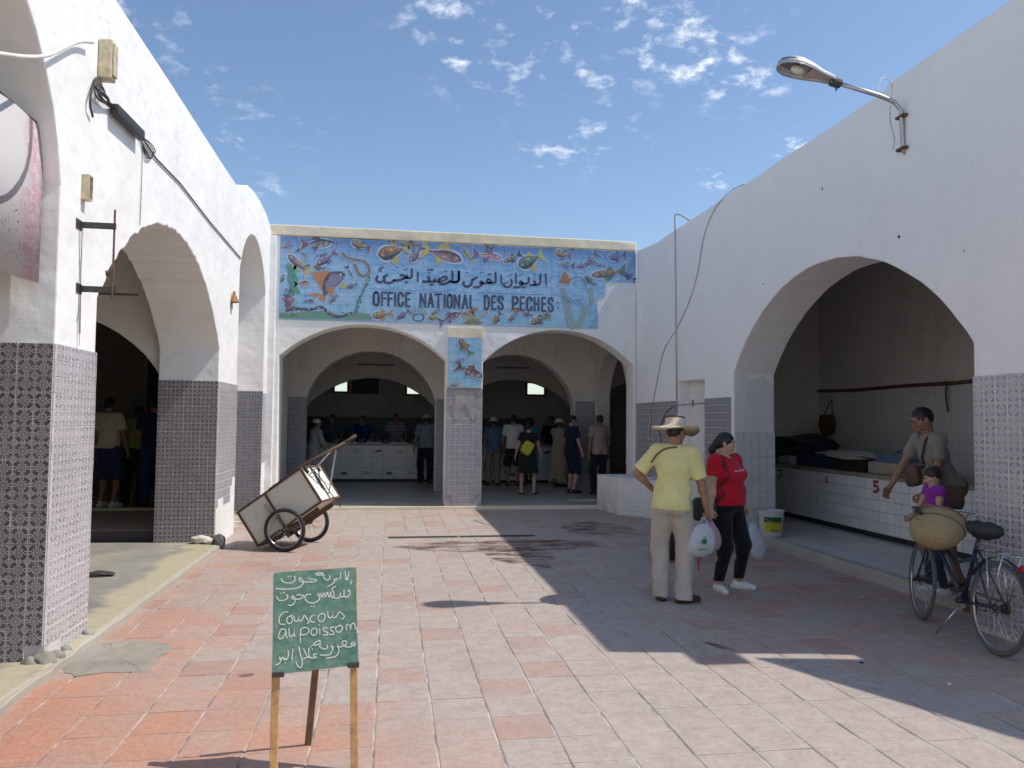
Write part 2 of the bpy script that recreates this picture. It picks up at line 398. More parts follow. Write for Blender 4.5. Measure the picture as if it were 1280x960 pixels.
def boxobj(name, x0, x1, y0, y1, z0, z1, m, parent=None, bev=0, label=None):
    bm = B(); box(bm, x0, x1, y0, y1, z0, z1); o = obj(name, bm, m, parent, label=label)
    if bev:
        b = o.modifiers.new('edge', 'BEVEL'); b.width = bev; b.segments = 2; b.limit_method = 'ANGLE'
    return o
def reparent(o, p):
    o.parent = p; o.matrix_parent_inverse = Matrix.Translation(-p.location)
_tm = {}
def tile_mesh(w, h, m, name='tile', th=.007, uvs=1.0):
    k = (round(w, 4), round(h, 4), m.name, th)
    if k in _tm: return _tm[k]
    c = .0015
    V = [(0, 0, 0), (w, 0, 0), (w, h, 0), (0, h, 0), (c, c, th), (w-c, c, th), (w-c, h-c, th), (c, h-c, th)]
    Fc = [(4, 5, 6, 7), (0, 1, 5, 4), (1, 2, 6, 5), (2, 3, 7, 6), (3, 0, 4, 7)]
    me = mesh_of(name, V, Fc); uv = me.uv_layers.new(name='UVMap')
    for p in me.polygons:
        for li in p.loop_indices:
            v = me.vertices[me.loops[li].vertex_index].co; uv.data[li].uv = (.004+v.x/w*.992, .004+v.y/h*.992)
    me.materials.append(m); _tm[k] = me; return me
def tiles(name, O, u, v, cols, rows, pu, pv, m, parent, gap=.004, single=None, skip=None, th=.007, stuffname=None, jit=.0012):
    """a field of tiles; single(i,j) -> True: an object of its own, else joined into one part"""
    O, u, v = Vector(O), Vector(u).normalized(), Vector(v).normalized(); n = u.cross(v)
    R = Matrix((u, v, n)).transposed().to_4x4()
    me = tile_mesh(pu-gap, pv-gap, m, name, th)
    JV, JF, JU = [], [], []
    uvd = [d.uv[:] for d in me.uv_layers[0].data]
    base = [v_.co.copy() for v_ in me.vertices]; fl = [tuple(p.vertices) for p in me.polygons]
    cnt = 0
    for i in range(cols):
        for j in range(rows):
            if skip and skip(i, j): continue
            p = O+u*(i*pu+gap/2)+v*(j*pv+gap/2)+n*rnd.uniform(-jit, jit)
            if single and single(i, j):
                o = bpy.data.objects.new(name, me); COL.objects.link(o); o.parent = parent
                Mx = Matrix.Translation(p) @ R @ Matrix.Rotation(rnd.uniform(-.006, .006), 4, 'Z')
                if parent is not None: Mx = parent.matrix_world.inverted() @ Mx
                o.matrix_local = Mx; cnt += 1
            else:
                k = len(JV); Mx = Matrix.Translation(p) @ R
                JV += [Mx @ c for c in base]; JF += [tuple(a+k for a in f) for f in fl]; JU += uvd
    if JV:
        jm = mesh_of((stuffname or name+'_field'), JV, JF); l = jm.uv_layers.new(name='UVMap')
        for a, d in zip(l.data, JU): a.uv = d
        jm.materials.append(m)
        o = add_mesh(stuffname or name+'_field', jm); o['kind'] = 'stuff'
        if parent is not None: reparent(o, parent)
    return cnt

# ---- grounds
boxobj('ground', -60, 60, -40, 90, -.4, -.03, M_ground)['kind'] = 'structure'
fl = boxobj('courtyard_floor', -2.6, 5.2, -3, 14.6, -.03, -.004, M_wgrout); fl['kind'] = 'structure'
def grout_mat():
    t = NT('courtyard_grout'); a = t.noise(3, 6, .7); b = t.noise(40, 4, .7)
    c = t.mix(t.ramp(a, .42, .58), (.20, .17, .15), (.50, .46, .42))
    return t.done(c, .95, t.bump(b, .5, .003), spec=.2)
fl.data.materials[0] = grout_mat()
if True:
    cells = []
    for i in range(-7, 17):
        for j in range(-14, 35):
            x, y = TX0+i*TPX, TY0+j*TPY
            if x > 5.08 or x < -2.45 or y > 14.6: continue
            if .0 < x+TPX/2 < 2.2 and 10.9 < y+TPY/2 < 11.2: continue
            # seen?
            p = Vector((x+.15, y+.15, -EYE)); d = p.dot(CF)
            vis = False
            if d > .5:
                px = 640+F_PX*p.dot(CR)/d; py = 480-F_PX*p.dot(CU)/d
                vis = -40 < px < 1320 and py < 1000
            cells.append((not vis, math.hypot(x, y) if vis else 99, i, j, x, y))
    cells.sort()
    gx, gy, th = .0062, .0042, .010
    bmv = [(0, 0), (TPX-gx, 0), (TPX-gx, TPY-gy), (0, TPY-gy)]
    def pave_geo(seed):
        r2 = random.Random(seed); c = .004
        w_, h_ = TPX-gx, TPY-gy
        o_ = [(r2.uniform(0, .0035), r2.uniform(0, .002)), (w_-r2.uniform(0, .0035), r2.uniform(0, .002)), (w_-r2.uniform(0, .0035), h_-r2.uniform(0, .002)), (r2.uniform(0, .0035), h_-r2.uniform(0, .002))]
        t_ = [r2.uniform(-.0012, .0012) for _ in range(4)]
        V = [(a-w_/2, b-h_/2, -th) for a, b in o_]+[(a-w_/2, b-h_/2, -c*.7+t_[k]) for k, (a, b) in enumerate(o_)]
        q = [(c, c), (-c, c), (-c, -c), (c, -c)]
        V += [(a-w_/2+q[k][0], b-h_/2+q[k][1], t_[k]) for k, (a, b) in enumerate(o_)]
        Fc = [(8, 9, 10, 11)]
        for k in range(4):
            k2 = (k+1) % 4; Fc += [(k, k2, 4+k2, 4+k), (4+k, 4+k2, 8+k2, 8+k)]
        return V, Fc
    pms = []
    for s_ in range(12):
        V, Fc = pave_geo(s_); me = mesh_of('paving_tile', V, Fc); me.materials.append(M_pave); pms.append(me)
    JV, JF = [], []
    for n_, (nv, dist, i, j, x, y) in enumerate(cells):
        cx_, cy_ = x+TPX/2, y+TPY/2; z_ = rnd.uniform(-.0012, .0012)
        if n_ < 299 and not nv:
            o = add_mesh('paving_tile', pms[rnd.randrange(12)], fl); o.location = (cx_+rnd.uniform(-.001, .001), cy_, z_)
            o.rotation_euler = (rnd.uniform(-.003, .003), rnd.uniform(-.003, .003), rnd.uniform(-.004, .004))
        else:
            V, Fc = pave_geo(n_+50); k = len(JV)
            JV += [(a+cx_, b+cy_, c+z_) for a, b, c in V]; JF += [tuple(q+k for q in f) for f in Fc]
    jm = mesh_of('far_paving_tiles', JV, JF); jm.materials.append(M_pave); o = add_mesh('far_paving_tiles', jm, fl); o['kind'] = 'stuff'

# platform of the arcade on the left with its kerb
def slab(name, outline, z0, z1, m, kind='structure', bev=.01, parent=None):
    bm = B(); prism(bm, outline, lambda a, b, t: (a, b, t), z0, z1); o = obj(name, bm, m, parent)
    if kind: o['kind'] = kind
    if bev:
        b = o.modifiers.new('edge', 'BEVEL'); b.width = bev; b.segments = 2; b.limit_method = 'ANGLE'
    return o
ke = [(-2.12+rnd.uniform(-.008, .008), y) for y in np.linspace(1.0, 10.45, 30)]
slab('arcade_platform', ke+[(-7, 10.7), (-7, 1.0)], -.02, .065, M_plat)
slab('arcade_kerb', [(-2.085+rnd.uniform(-.012, .012), y) for y in np.linspace(1.0, 10.45, 60)]+[(-2.14, 10.45), (-2.14, 1)], -.02, .058, M_kerb, bev=.008)
slab('arcade_step', [(-2.9, 10.62), (-2.9, 16.9), (-6.3, 16.9), (-6.3, 10.62)], 0, .20, M_pave, bev=.01)
slab('step_riser', [(-2.9, 10.595), (-2.9, 10.618), (-6.3, 10.618), (-6.3, 10.595)], .05, .195, mat('dark_riser', (.06, .05, .05), .7), bev=0)
slab('inner_threshold', [(-2.9, 12.9), (-2.9, 13.0), (-6.3, 13.0), (-6.3, 12.9)], .2, .235, M_cream, bev=.004)
slab('hall_floor', [(-2.0, 14.40), (4.6, 14.40), (4.6, 14.6), (9, 14.6), (9, 25), (-6, 25), (-6, 14.9), (-2.0, 14.9)], -.02, .06, M_hallfloor, bev=.006)
slab('hall_threshold', [(-2.0, 14.36), (4.72, 14.36), (4.72, 14.398), (-2.0, 14.398)], -.02, .066, M_cream, bev=.006)
slab('stall_floor', [(5.19, 5.3), (8.0, 5.3), (8.0, 13.4), (5.19, 13.4)], -.02, .118, M_stallfloor, bev=0)
slab('stall_kerb', [(5.05+rnd.uniform(-.006, .006), y) for y in np.linspace(5.3, 10.4, 24)]+[(5.188, 10.4), (5.188, 5.3)], -.02, .125, M_kerb, bev=.012)
slab('right_margin', [(4.9, 5.0), (5.06, 5.0), (5.06, 13.3), (4.9, 13.3)], -.02, .004, M_conc, bev=0) if False else None
M_rough = plaster('rough_cement', (.29, .265, .225), (.11, .10, .085), 1.0, False, crack=.9)
boxobj('street_paving', -30, 30, -40, -3.0, -.02, -.005, mat('pale_street_paving', (.46, .42, .37), .9, .1, 1, obj_space=False))['kind'] = 'structure'
# rough patch of cement by the first pillar
pat = [gp(*p) for p in [(72, 836), (96, 810), (130, 804), (172, 801), (212, 806), (198, 825), (178, 840), (138, 841), (96, 845)]]
pat = [Vector((p.x+rnd.uniform(-.022, .022), p.y+rnd.uniform(-.022, .022), 0)) for p in bez(pat+[pat[0]], 4)[:-1]]
bm = B(); bmv = [bm.verts.new((p.x, p.y, .002)) for p in pat]; ctr = sum(pat, Vector())/len(pat)
inn = [bm.verts.new((ctr.x+(p.x-ctr.x)*.8, ctr.y+(p.y-ctr.y)*.8, .007+rnd.uniform(-.002, .003))) for p in pat]; cc = bm.verts.new((ctr.x, ctr.y, .010))
for k in range(len(pat)):
    k2 = (k+1) % len(pat); bm.faces.new((bmv[k], bmv[k2], inn[k2], inn[k])); bm.faces.new((inn[k], inn[k2], cc))
bmesh.ops.subdivide_edges(bm, edges=bm.edges[:], cuts=3, use_grid_fill=True, fractal=0)
for v in bm.verts:
    if v.co.z > .004: v.co.z += .005*math.sin(v.co.x*37+2*math.sin(v.co.y*23))*math.cos(v.co.y*41)+rnd.uniform(-.002, .002)
tag(obj('cement_patch', bm, M_rough, smooth=True), kind='structure')
bm = B(); 
for k, (a, b, s_) in enumerate([(-2.19, 5.50, .075), (-2.15, 5.60, .05), (-2.26, 5.47, .05), (-2.16, 6.15, .045), (-2.155, 5.75, .035)]):
    r_ = bmesh.ops.create_icosphere(bm, subdivisions=3, radius=s_)['verts']
    for v in r_:
        v.co *= 1+.25*math.sin(v.co.x*70+k)*math.sin(v.co.y*63)*math.cos(v.co.z*55)
        v.co = Vector((v.co.x, v.co.y, v.co.z*.9))+Vector((a, b, .06))
tag(obj('mortar_lump', bm, M_rough, smooth=True), kind='structure')

# ---- left arcade
LA = thing('arcade_building', 'sunlit white arcade with tall arches and tiled pillars along the left side', 'arcade', (-2.2, 8, 0))
LAm = LA
def under(parent): return parent
bpy.context.view_layer.update()
XL = -2.2
top = rag(-14, 11.55, 4.97, 1.2)+[(11.62, 5.04), (11.8, 5.13), (12.1, 5.22), (12.6, 5.28), (13.3, 5.30), (13.9, 5.26), (14.3, 5.18), (14.43, 5.08)]  # stretch behind the camera is unseen, added to bounce light
ops = [opening(-11, -7, 2.8, 4.1), opening(-5.5, -1.8, 2.8, 4.1), opening(2.4, 5.50, 3.2, 4.5), opening(6.21, 10.46, 2.55, 3.57, jit=.016, n=64), opening(11.66, 14.03, 3.85, 4.60, jit=.003)]
lw = wall('wall', comb(-14, 14.43, top, ops), fnY, XL-.74, XL, M_wall, None, .012)
parts_LA = [lw]
parts_LA.append(wall('corner_pilaster', [(XL-.5, -.05), (XL-.5, 5.0), (XL+.12, 5.0), (XL+.12, -.05)], fnX, 14.37, 14.45, M_white2, None, .01))
# unseen added walls: one for bounce, one blocks light through third arch; inner bays
parts_LA.append(boxobj('added_wall', XL-1.4, XL-1.2, -14, 1.15, -.05, 4.9, M_wall)); parts_LA.append(boxobj('added_wall', XL-.80, XL-.52, 11.5, 14.2, -.05, 4.9, M_wall_int))
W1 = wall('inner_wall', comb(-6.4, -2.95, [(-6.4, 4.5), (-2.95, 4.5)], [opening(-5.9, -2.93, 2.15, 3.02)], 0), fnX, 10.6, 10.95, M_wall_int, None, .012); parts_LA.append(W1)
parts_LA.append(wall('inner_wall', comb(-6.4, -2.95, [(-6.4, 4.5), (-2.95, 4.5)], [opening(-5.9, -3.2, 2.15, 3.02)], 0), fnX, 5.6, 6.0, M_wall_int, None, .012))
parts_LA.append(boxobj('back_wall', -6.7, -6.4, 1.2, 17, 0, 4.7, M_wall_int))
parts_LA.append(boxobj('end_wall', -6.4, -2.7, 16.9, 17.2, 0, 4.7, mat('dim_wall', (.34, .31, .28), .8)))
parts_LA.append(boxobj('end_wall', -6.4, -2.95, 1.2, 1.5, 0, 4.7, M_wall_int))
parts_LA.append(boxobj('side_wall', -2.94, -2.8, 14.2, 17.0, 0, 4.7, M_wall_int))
parts_LA.append(boxobj('dark_doorway', -4.95, -4.1, 16.86, 16.895, .2, 2.9, M_dark))  # flat panel, darkness of the opening is put into its colour
# vault: a shallow barrel under the roof
bm = B(); vp = [(-6.4+3.5*i/16, 3.55+.75*math.sin(math.pi*i/16)) for i in range(17)]
prism(bm, vp+[(-2.9, 4.72), (-6.4, 4.72)], fnX, 1.5, 16.9); parts_LA.append(obj('vault', bm, M_wall_int))
parts_LA.append(boxobj('roof', -6.8, XL-.70, 1.2, 17.2, 4.725, 4.86, M_white2))
for o in parts_LA: reparent(o, LA)
tile_parent = LA
NR, TP = 19, .11
b_ = .04
# pillar 1: court face (+X normal) and near face (-Y normal)
def fld(*a, **k): return tiles(*a, **k)
LA_M = LA
bpy.context.view_layer.update()
bm = B(); box(bm, XL-.7, XL+.006, 5.494, 6.214, .03, 2.135); reparent(obj('pillar_grout', bm, M_grout), LA)
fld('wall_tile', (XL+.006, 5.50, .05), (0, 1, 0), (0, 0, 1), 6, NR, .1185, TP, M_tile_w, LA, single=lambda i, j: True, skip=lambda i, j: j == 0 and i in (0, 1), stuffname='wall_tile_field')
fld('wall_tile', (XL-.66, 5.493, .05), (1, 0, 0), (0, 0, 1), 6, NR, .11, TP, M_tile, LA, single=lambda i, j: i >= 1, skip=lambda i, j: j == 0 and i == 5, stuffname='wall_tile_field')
# pillar 2 : near face X -2.9..-2.2 at Y 10.46, court face Y 10.46..11.66
bm = B(); box(bm, XL-.736, XL+.005, 10.455, 11.665, .0, 2.13); reparent(obj('pillar_grout', bm, M_grout), LA)
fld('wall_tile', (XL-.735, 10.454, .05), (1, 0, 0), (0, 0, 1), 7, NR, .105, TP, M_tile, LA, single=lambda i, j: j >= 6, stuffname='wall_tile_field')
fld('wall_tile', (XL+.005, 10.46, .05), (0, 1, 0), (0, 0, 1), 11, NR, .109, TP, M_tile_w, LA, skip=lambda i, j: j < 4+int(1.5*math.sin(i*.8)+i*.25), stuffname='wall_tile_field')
# patch of render where the tiles fell off
bm = B(); prism(bm, [(10.47, .0), (10.47, 1.0), (11.66, 1.0), (11.66, 0)], fnY, XL+.004, XL+.0075); reparent(obj('bare_render', bm, M_white2), LA)
bm = B(); box(bm, XL-.5, XL+.004, 14.034, 14.05, 0, 1); bm.free()
fld('wall_tile', (XL-.5, 14.022, .05), (1, 0, 0), (0, 0, 1), 5, NR, .10, TP, tile_mat('patterned_grey_tile', (.10, .10, .13), (.34, .34, .38), .25), LA, stuffname='wall_tile_field')
fld('wall_tile', (XL+.006, 14.04, .9), (0, 1, 0), (0, 0, 1), 3, 11, .105, TP, M_tile_w, LA, stuffname='wall_tile_field')
fld('wall_tile', (-2.93, 10.593, .2), (-1, 0, 0), (0, 0, 1), 0, 0, .11, TP, M_tile, LA)

# ---- market hall with the painted front
HA = thing('market_hall', 'white market hall with two wide arches and a dark interior', 'market hall', (1.3, 14.45, 0))
YF = 14.44; parts = []
top = rag(XL, 4.75, 5.02)
ops = [opening(-2.0, 1.04, 2.80, 3.42, jit=.003, n=30), opening(1.73, 4.70, 2.75, 3.42, jit=.003, n=30)]
parts.append(wall('facade', comb(XL+.002, 4.745, top, ops), fnX, YF, YF+.48, M_wall, None, .012))
cp = [(XL-.05, 5.022), (XL-.05, 5.21)]+[(x, 5.215+rnd.uniform(-.006, .006)) for x in np.linspace(-1.8, 4.2, 9)]+[(4.745, 5.20), (4.745, 5.022)]
parts.append(wall('parapet_coping', cp, fnX, YF-.03, YF+.52, M_cream, None, .02))
H2 = 17.6
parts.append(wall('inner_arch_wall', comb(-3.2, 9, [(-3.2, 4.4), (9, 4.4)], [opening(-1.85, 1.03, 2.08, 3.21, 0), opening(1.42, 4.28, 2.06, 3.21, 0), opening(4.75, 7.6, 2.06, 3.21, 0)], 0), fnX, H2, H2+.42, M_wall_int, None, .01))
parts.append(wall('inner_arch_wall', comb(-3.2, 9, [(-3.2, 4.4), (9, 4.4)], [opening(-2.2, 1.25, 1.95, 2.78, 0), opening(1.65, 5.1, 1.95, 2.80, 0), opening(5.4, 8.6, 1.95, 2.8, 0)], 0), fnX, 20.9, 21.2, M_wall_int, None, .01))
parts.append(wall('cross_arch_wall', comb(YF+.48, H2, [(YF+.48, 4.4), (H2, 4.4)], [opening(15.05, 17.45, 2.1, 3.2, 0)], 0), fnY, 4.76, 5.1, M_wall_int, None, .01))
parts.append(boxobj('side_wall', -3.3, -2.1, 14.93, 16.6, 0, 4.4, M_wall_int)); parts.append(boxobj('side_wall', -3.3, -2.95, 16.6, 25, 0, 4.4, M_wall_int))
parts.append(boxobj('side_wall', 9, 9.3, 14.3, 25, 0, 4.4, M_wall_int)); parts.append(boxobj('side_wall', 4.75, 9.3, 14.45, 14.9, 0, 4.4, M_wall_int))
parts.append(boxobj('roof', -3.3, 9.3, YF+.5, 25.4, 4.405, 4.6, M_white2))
# back wall with three high windows
wins = [(-1.80, -1.28, 2.50, 2.98), (.48, 1.0, 2.45, 2.95), (4.42, 5.12, 2.5, 2.98)]
pts = [(-3.3, 0), (-3.3, 4.4), (9.3, 4.4), (9.3, 0)]
bm = B(); xs = [-3.3]+[v for w_ in wins for v in w_[:2]]+[9.3]
for k in range(0, len(xs), 2): box(bm, xs[k], xs[k+1], 25, 25.3, 0, 4.4)
for a, b, c, d in wins: box(bm, a+.001, b-.001, 25.001, 25.299, 0, c); box(bm, a+.001, b-.001, 25.001, 25.299, d, 4.4)
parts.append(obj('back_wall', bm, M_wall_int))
M_frame = mat('dark_window_frame', (.04, .045, .055), .5)
for a, b, c, d in wins:
    bm = B(); 
    for q in [(a, a+.07, c, d), (b-.07, b, c, d), (a+.07, b-.07, c, c+.06), (a+.07, b-.07, d-.06, d)]: box(bm, q[0], q[1], 24.97, 25.05, q[2], q[3])
    parts.append(obj('window_frame', bm, M_frame))
bm = B(); box(bm, -1.2, -.35, 24.9, 24.98, 2.48, 3.05); parts.append(obj('shutter', bm, M_frame))
for o in parts: reparent(o, HA)
bpy.context.view_layer.update()
# tiled pier between the arches
bm = B(); box(bm, 1.045, 1.725, YF-.045, YF-.002, 0, 2.26); box(bm, 1.06, 1.70, YF-.07, YF-.002, 2.262, 2.285); reparent(obj('pier_facing', bm, plaster('grey_pier_render', (.36, .34, .33), (.24, .21, .19), .8)), HA)
def gone(i, j): 
    x, y = (i-2.5)/3.0, (j-16.8)/3.2
    return (x*x*.55+y*y*.6 < .55+.3*math.sin(i*2.1+j*1.7)) and j > 13 or (j < 2 and (i in (0, 5) or j+i*3 < 2))
fld('pier_tile', (1.06, YF-.047, .05), (1, 0, 0), (0, 0, 1), 6, 20, .109, TP, M_tile_f, HA, skip=gone, stuffname='pier_tile_field')
bm = B(); prism(bm, [(p.x, p.y) for p in bez([(1.19, 1.70, 0), (1.17, 1.92, 0), (1.22, 2.08, 0), (1.16, 2.19, 0), (1.30, 2.235, 0), (1.47, 2.20, 0), (1.60, 2.22, 0), (1.56, 2.03, 0), (1.60, 1.83, 0), (1.55, 1.66, 0), (1.49, 1.80, 0), (1.41, 1.93, 0), (1.31, 1.86, 0), (1.27, 1.68, 0), (1.19, 1.70, 0)], 5)][:-1], fnX, YF-.047, YF-.056); reparent(obj('bare_render', bm, plaster('buff_render', (.40, .355, .32), (.26, .22, .19), .7, False)), HA)
bm = B(); box(bm, 1.05, 1.72, YF-.05, YF+.0, 3.22, 3.40); reparent(obj('cream_ledge', bm, M_cream), HA)
# dado of tiles inside the hall
for O, u, c in [((-2.095, 14.93, .06), (0, 1, 0), 0), ((4.3, 17.59, .06), (1, 0, 0), 4), ((1.05, 17.59, .06), (1, 0, 0), 3), ((-2.95, 17.59, .06), (1, 0, 0), 10)]:
    if c: fld('dado_tile', O, u, (0, 0, 1), c, 19, .11, .11, M_tile_f, HA, stuffname='dado_tile_field')
bm = B(); box(bm, -3.0, 4.7, 24.93, 24.998, .06, 1.75); reparent(obj('dado', bm, mat('dark_blue_dado', (.05, .055, .09), .4)), HA)
bm = B(); box(bm, -.75, .1, 17.53, 17.60, 2.88, 2.92); box(bm, 2.4, 3.2, 17.53, 17.60, 2.88, 2.92); reparent(obj('lamp_tube', bm, M_dark), HA)

# ---- right building with the big stall arch
RA = thing('stall_building', 'shaded white building with one large arch over a fish stall on the right', 'building', (4.75, 9, 0))
XR = 4.75; parts = []
top = rag(4.92, 6.70, 4.985)+rag(6.74, 13.2, 4.935)+[(13.8, 4.97), (YF-.002, 5.03)]
ops = [opening(5.65, 10.15, 2.34, 3.47, n=36, jit=.005), [(11.14, -.05), (11.14, 2.32), (12.22, 2.35), (12.22, -.05)]]
parts.append(wall('wall', comb(4.92, YF-.002, top, ops), fnY, XR, XR+.62, M_wallR, None, .014))
parts.append(boxobj('niche_back', XR+.2, XR+.5, 11.1, 12.25, 0, 2.4, M_raw))
parts.append(boxobj('back_wall', 8.0, 8.3, 5.335, 13.6, 0, 4.7, M_wall_int)); parts.append(boxobj('side_wall', 5.37, 8.0, 13.4, 13.7, 0, 4.7, M_wall_int))
parts.append(boxobj('side_wall', 5.37, 8.3, 4.925, 5.33, 0, 4.88, M_wall)); parts.append(boxobj('roof', 5.37, 8.3, 5.34, 14.4, 4.72, 4.86, M_white2))
parts.append(boxobj('shadow_block', 5.26, 5.54, 4.56, 4.92, 4.78, 4.95, M_wall))  # unseen block added to cast the bump in the roof's shadow
for o in parts: reparent(o, RA)
bpy.context.view_layer.update()
bm = B(); box(bm, XR-.005, XR+.3, 4.93, 5.648, .0, 2.06); reparent(obj('pillar_grout', bm, M_wgrout), RA)
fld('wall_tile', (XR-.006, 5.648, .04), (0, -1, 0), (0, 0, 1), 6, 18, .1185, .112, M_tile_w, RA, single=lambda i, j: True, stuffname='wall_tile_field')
M_smt = tile_mat('small_figured_tile', (.26, .24, .26), (.50, .50, .50), .5)
fld('wall_tile', (XR-.002, 14.40, .05), (0, -1, 0), (0, 0, 1), 19, 18, .1145, .11, M_smt, RA, stuffname='wall_tile_field')
fld('wall_tile', (XR-.002, 11.12, .05), (0, -1, 0), (0, 0, 1), 8, 18, .115, .11, M_smt, RA, stuffname='wall_tile_field')
bm = B(); prism(bm, [(XR+.02, .05), (XR+.02, 2.3), (XR+.12, 2.36), (XR+.3, 2.28), (XR+.45, 2.33), (XR+.6, 2.2), (XR+.6, .05)], fnX, 10.149, 10.142); reparent(obj('bare_render', bm, M_raw), RA)
fld('wall_tile', (XR+.03, 10.141, .12), (1, 0, 0), (0, 0, 1), 5, 12, .118, .118, M_gtile, RA, stuffname='wall_tile_field')
bm = B(); box(bm, XR+.0, XR+.63, 10.1415, 10.143, 0, 1); bm.free()
# white wall tiles inside the stall
fld('stall_wall_tile', (7.996, 13.4, .95), (0, -1, 0), (0, 0, 1), 52, 9, .15, .15, M_wtile, RA, stuffname='stall_wall_tile_field')
fld('stall_wall_tile', (5.4, 13.396, .95), (1, 0, 0), (0, 0, 1), 17, 9, .15, .15, M_wtile, RA, stuffname='stall_wall_tile_field')

# ---- stall counter
CT = thing('stall_counter', 'long counter faced with white tiles and painted stall numbers in the right arch', 'counter', (6.5, 9.5, .118))
def ct(o): reparent(o, CT); return o
XC = 6.5
ct(boxobj('counter_body', XC+.008, XC+1.0, 5.8, 13.38, .2, .93, M_dkgrout)); ct(boxobj('kick_board', XC+.06, XC+.9, 5.8, 13.38, .118, .199, M_dark))
ct(boxobj('counter_top', XC-.03, XC+1.02, 5.79, 13.39, .932, .985, mat('wet_stone_top', (.30, .25, .19), .35, .3, 5), bev=.01))
bpy.context.view_layer.update()
fld('counter_tile', (XC+.008, 13.37, .205), (0, -1, 0), (0, 0, 1), 50, 5, .1505, .145, M_wtile, CT, single=lambda i, j: i >= 2 and i < 50, stuffname='counter_tile_field', jit=.002)
# bench in the far right corner
BE = thing('tiled_bench', 'low angled bench faced with small grey tiles in the far right corner of the court', 'bench', (4.4, 13.8, 0))
bo = [(3.95, 14.35), (4.08, 13.32), (4.735, 12.45), (4.735, 14.35)]
bm = B(); prism(bm, bo, lambda a, b, t: (a, b, t), 0, .66); o = obj('body', bm, M_raw); reparent(o, BE)
bpy.context.view_layer.update()
d = Vector((4.735-4.08, 12.45-13.32, 0)); L_ = d.length
fld('bench_tile', (4.08, 13.32, .02), d, (0, 0, 1), 14, 8, L_/14, .08, M_gtile, BE, stuffname='bench_tile_field', th=.005)
# awning added unseen past the right edge to throw the slanting shade on the floor
AW = thing('shade_caster', 'flat canvas awning added unseen to throw slanting shade beside the shaded building', 'shade_caster', (6, 4.5, 0))
bm = B(); prism(bm, [(5.11, 4.76), (5.85, 3.28), (6.6, 1.83), (9, 1.83), (9, 4.90), (5.87, 4.90), (5.87, 4.63)], lambda a, b, t: (a, b, t), 3.98, 4.0); reparent(obj('sheet', bm, mat('caster_sheet', (.4, .35, .3), .9)), AW)
for x, y in [(5.95, 3.4), (6.7, 2.0), (8.9, 2.0)]:
    bm = B(); tube(bm, [(x, y, 0), (x, y, 3.98)], .03); reparent(obj('caster_post', bm, M_frame), AW)
# fish counter in the hall
M_fc = mat('fish_counter_tile', (.52, .51, .49), .4, .15, 4)
def hall_counter(x0, x1, y, cols, label):
    t = thing('fish_counter', label, 'counter', ((x0+x1)/2, y, .06))
    reparent(boxobj('body', x0, x1, y, y+.8, .12, 1.0, M_dkgrout), t); reparent(boxobj('plinth', x0+.05, x1-.05, y+.05, y+.75, .06, .119, M_dark), t)
    reparent(boxobj('top', x0-.03, x1+.03, y-.03, y+.82, 1.002, 1.05, mat('steel_top', (.3, .3, .3), .3)), t)
    bpy.context.view_layer.update()
    tiles('counter_tile', (x0, y-.001, .13), (1, 0, 0), (0, 0, 1), int((x1-x0)/.28), 3, (x1-x0)/int((x1-x0)/.28), .288, M_wtile, t, stuffname='counter_tile_field')
    n = int((x1-x0)/.28); p_ = (x1-x0)/n
    for i in range(n):
        for j in (0, 2):
            if (i+j//2) % 2 == 0:
                cx_, cz_ = x0+(i+.5)*p_, .13+.288*(j+.5)
                bm = B(); kk = (i*7+j*3) % 4
                if kk == 0: prism(bm, [(cx_+.08*math.cos(a)*(1+.35*math.sin(3*a+i)), cz_+.05*math.sin(a)*(1+.3*math.cos(2*a+j))) for a in np.linspace(0, 2*math.pi, 17)[:-1]], fnX, y-.0085, y-.0095)
                elif kk == 1: [tube(bm, [(cx_-.06, y-.009, cz_+q), (cx_+.06, y-.009, cz_+q+.01)], .008, 4) for q in (-.05, -.01, .035)]; tube(bm, [(cx_-.05, y-.009, cz_-.06), (cx_-.045, y-.009, cz_+.06)], .007, 4)
                elif kk == 2: tube(bm, bez([(cx_-.07, y-.009, cz_-.05), (cx_-.02, y-.009, cz_+.05), (cx_+.03, y-.009, cz_-.01), (cx_+.07, y-.009, cz_+.03)]), .011, 4)
                else: prism(bm, [(cx_+.085*math.cos(a), cz_+.03*math.sin(a)+.02*math.cos(a)) for a in np.linspace(0, 2*math.pi, 13)[:-1]], fnX, y-.0085, y-.0095); tube(bm, [(cx_+.06, y-.009, cz_-.03), (cx_+.10, y-.009, cz_+.05)], .009, 4)
                reparent(obj('painted_motif', bm, mat('motif_ink', (.10, .09, .09), .4)), t)
    return t
hall_counter(-2.4, 1.0, 20.35, 0, 'low white tiled fish counter seen through the left arch of the hall')
hall_counter(1.9, 5.1, 19.8, 0, 'white tiled fish counter behind the shoppers in the right arch of the hall')
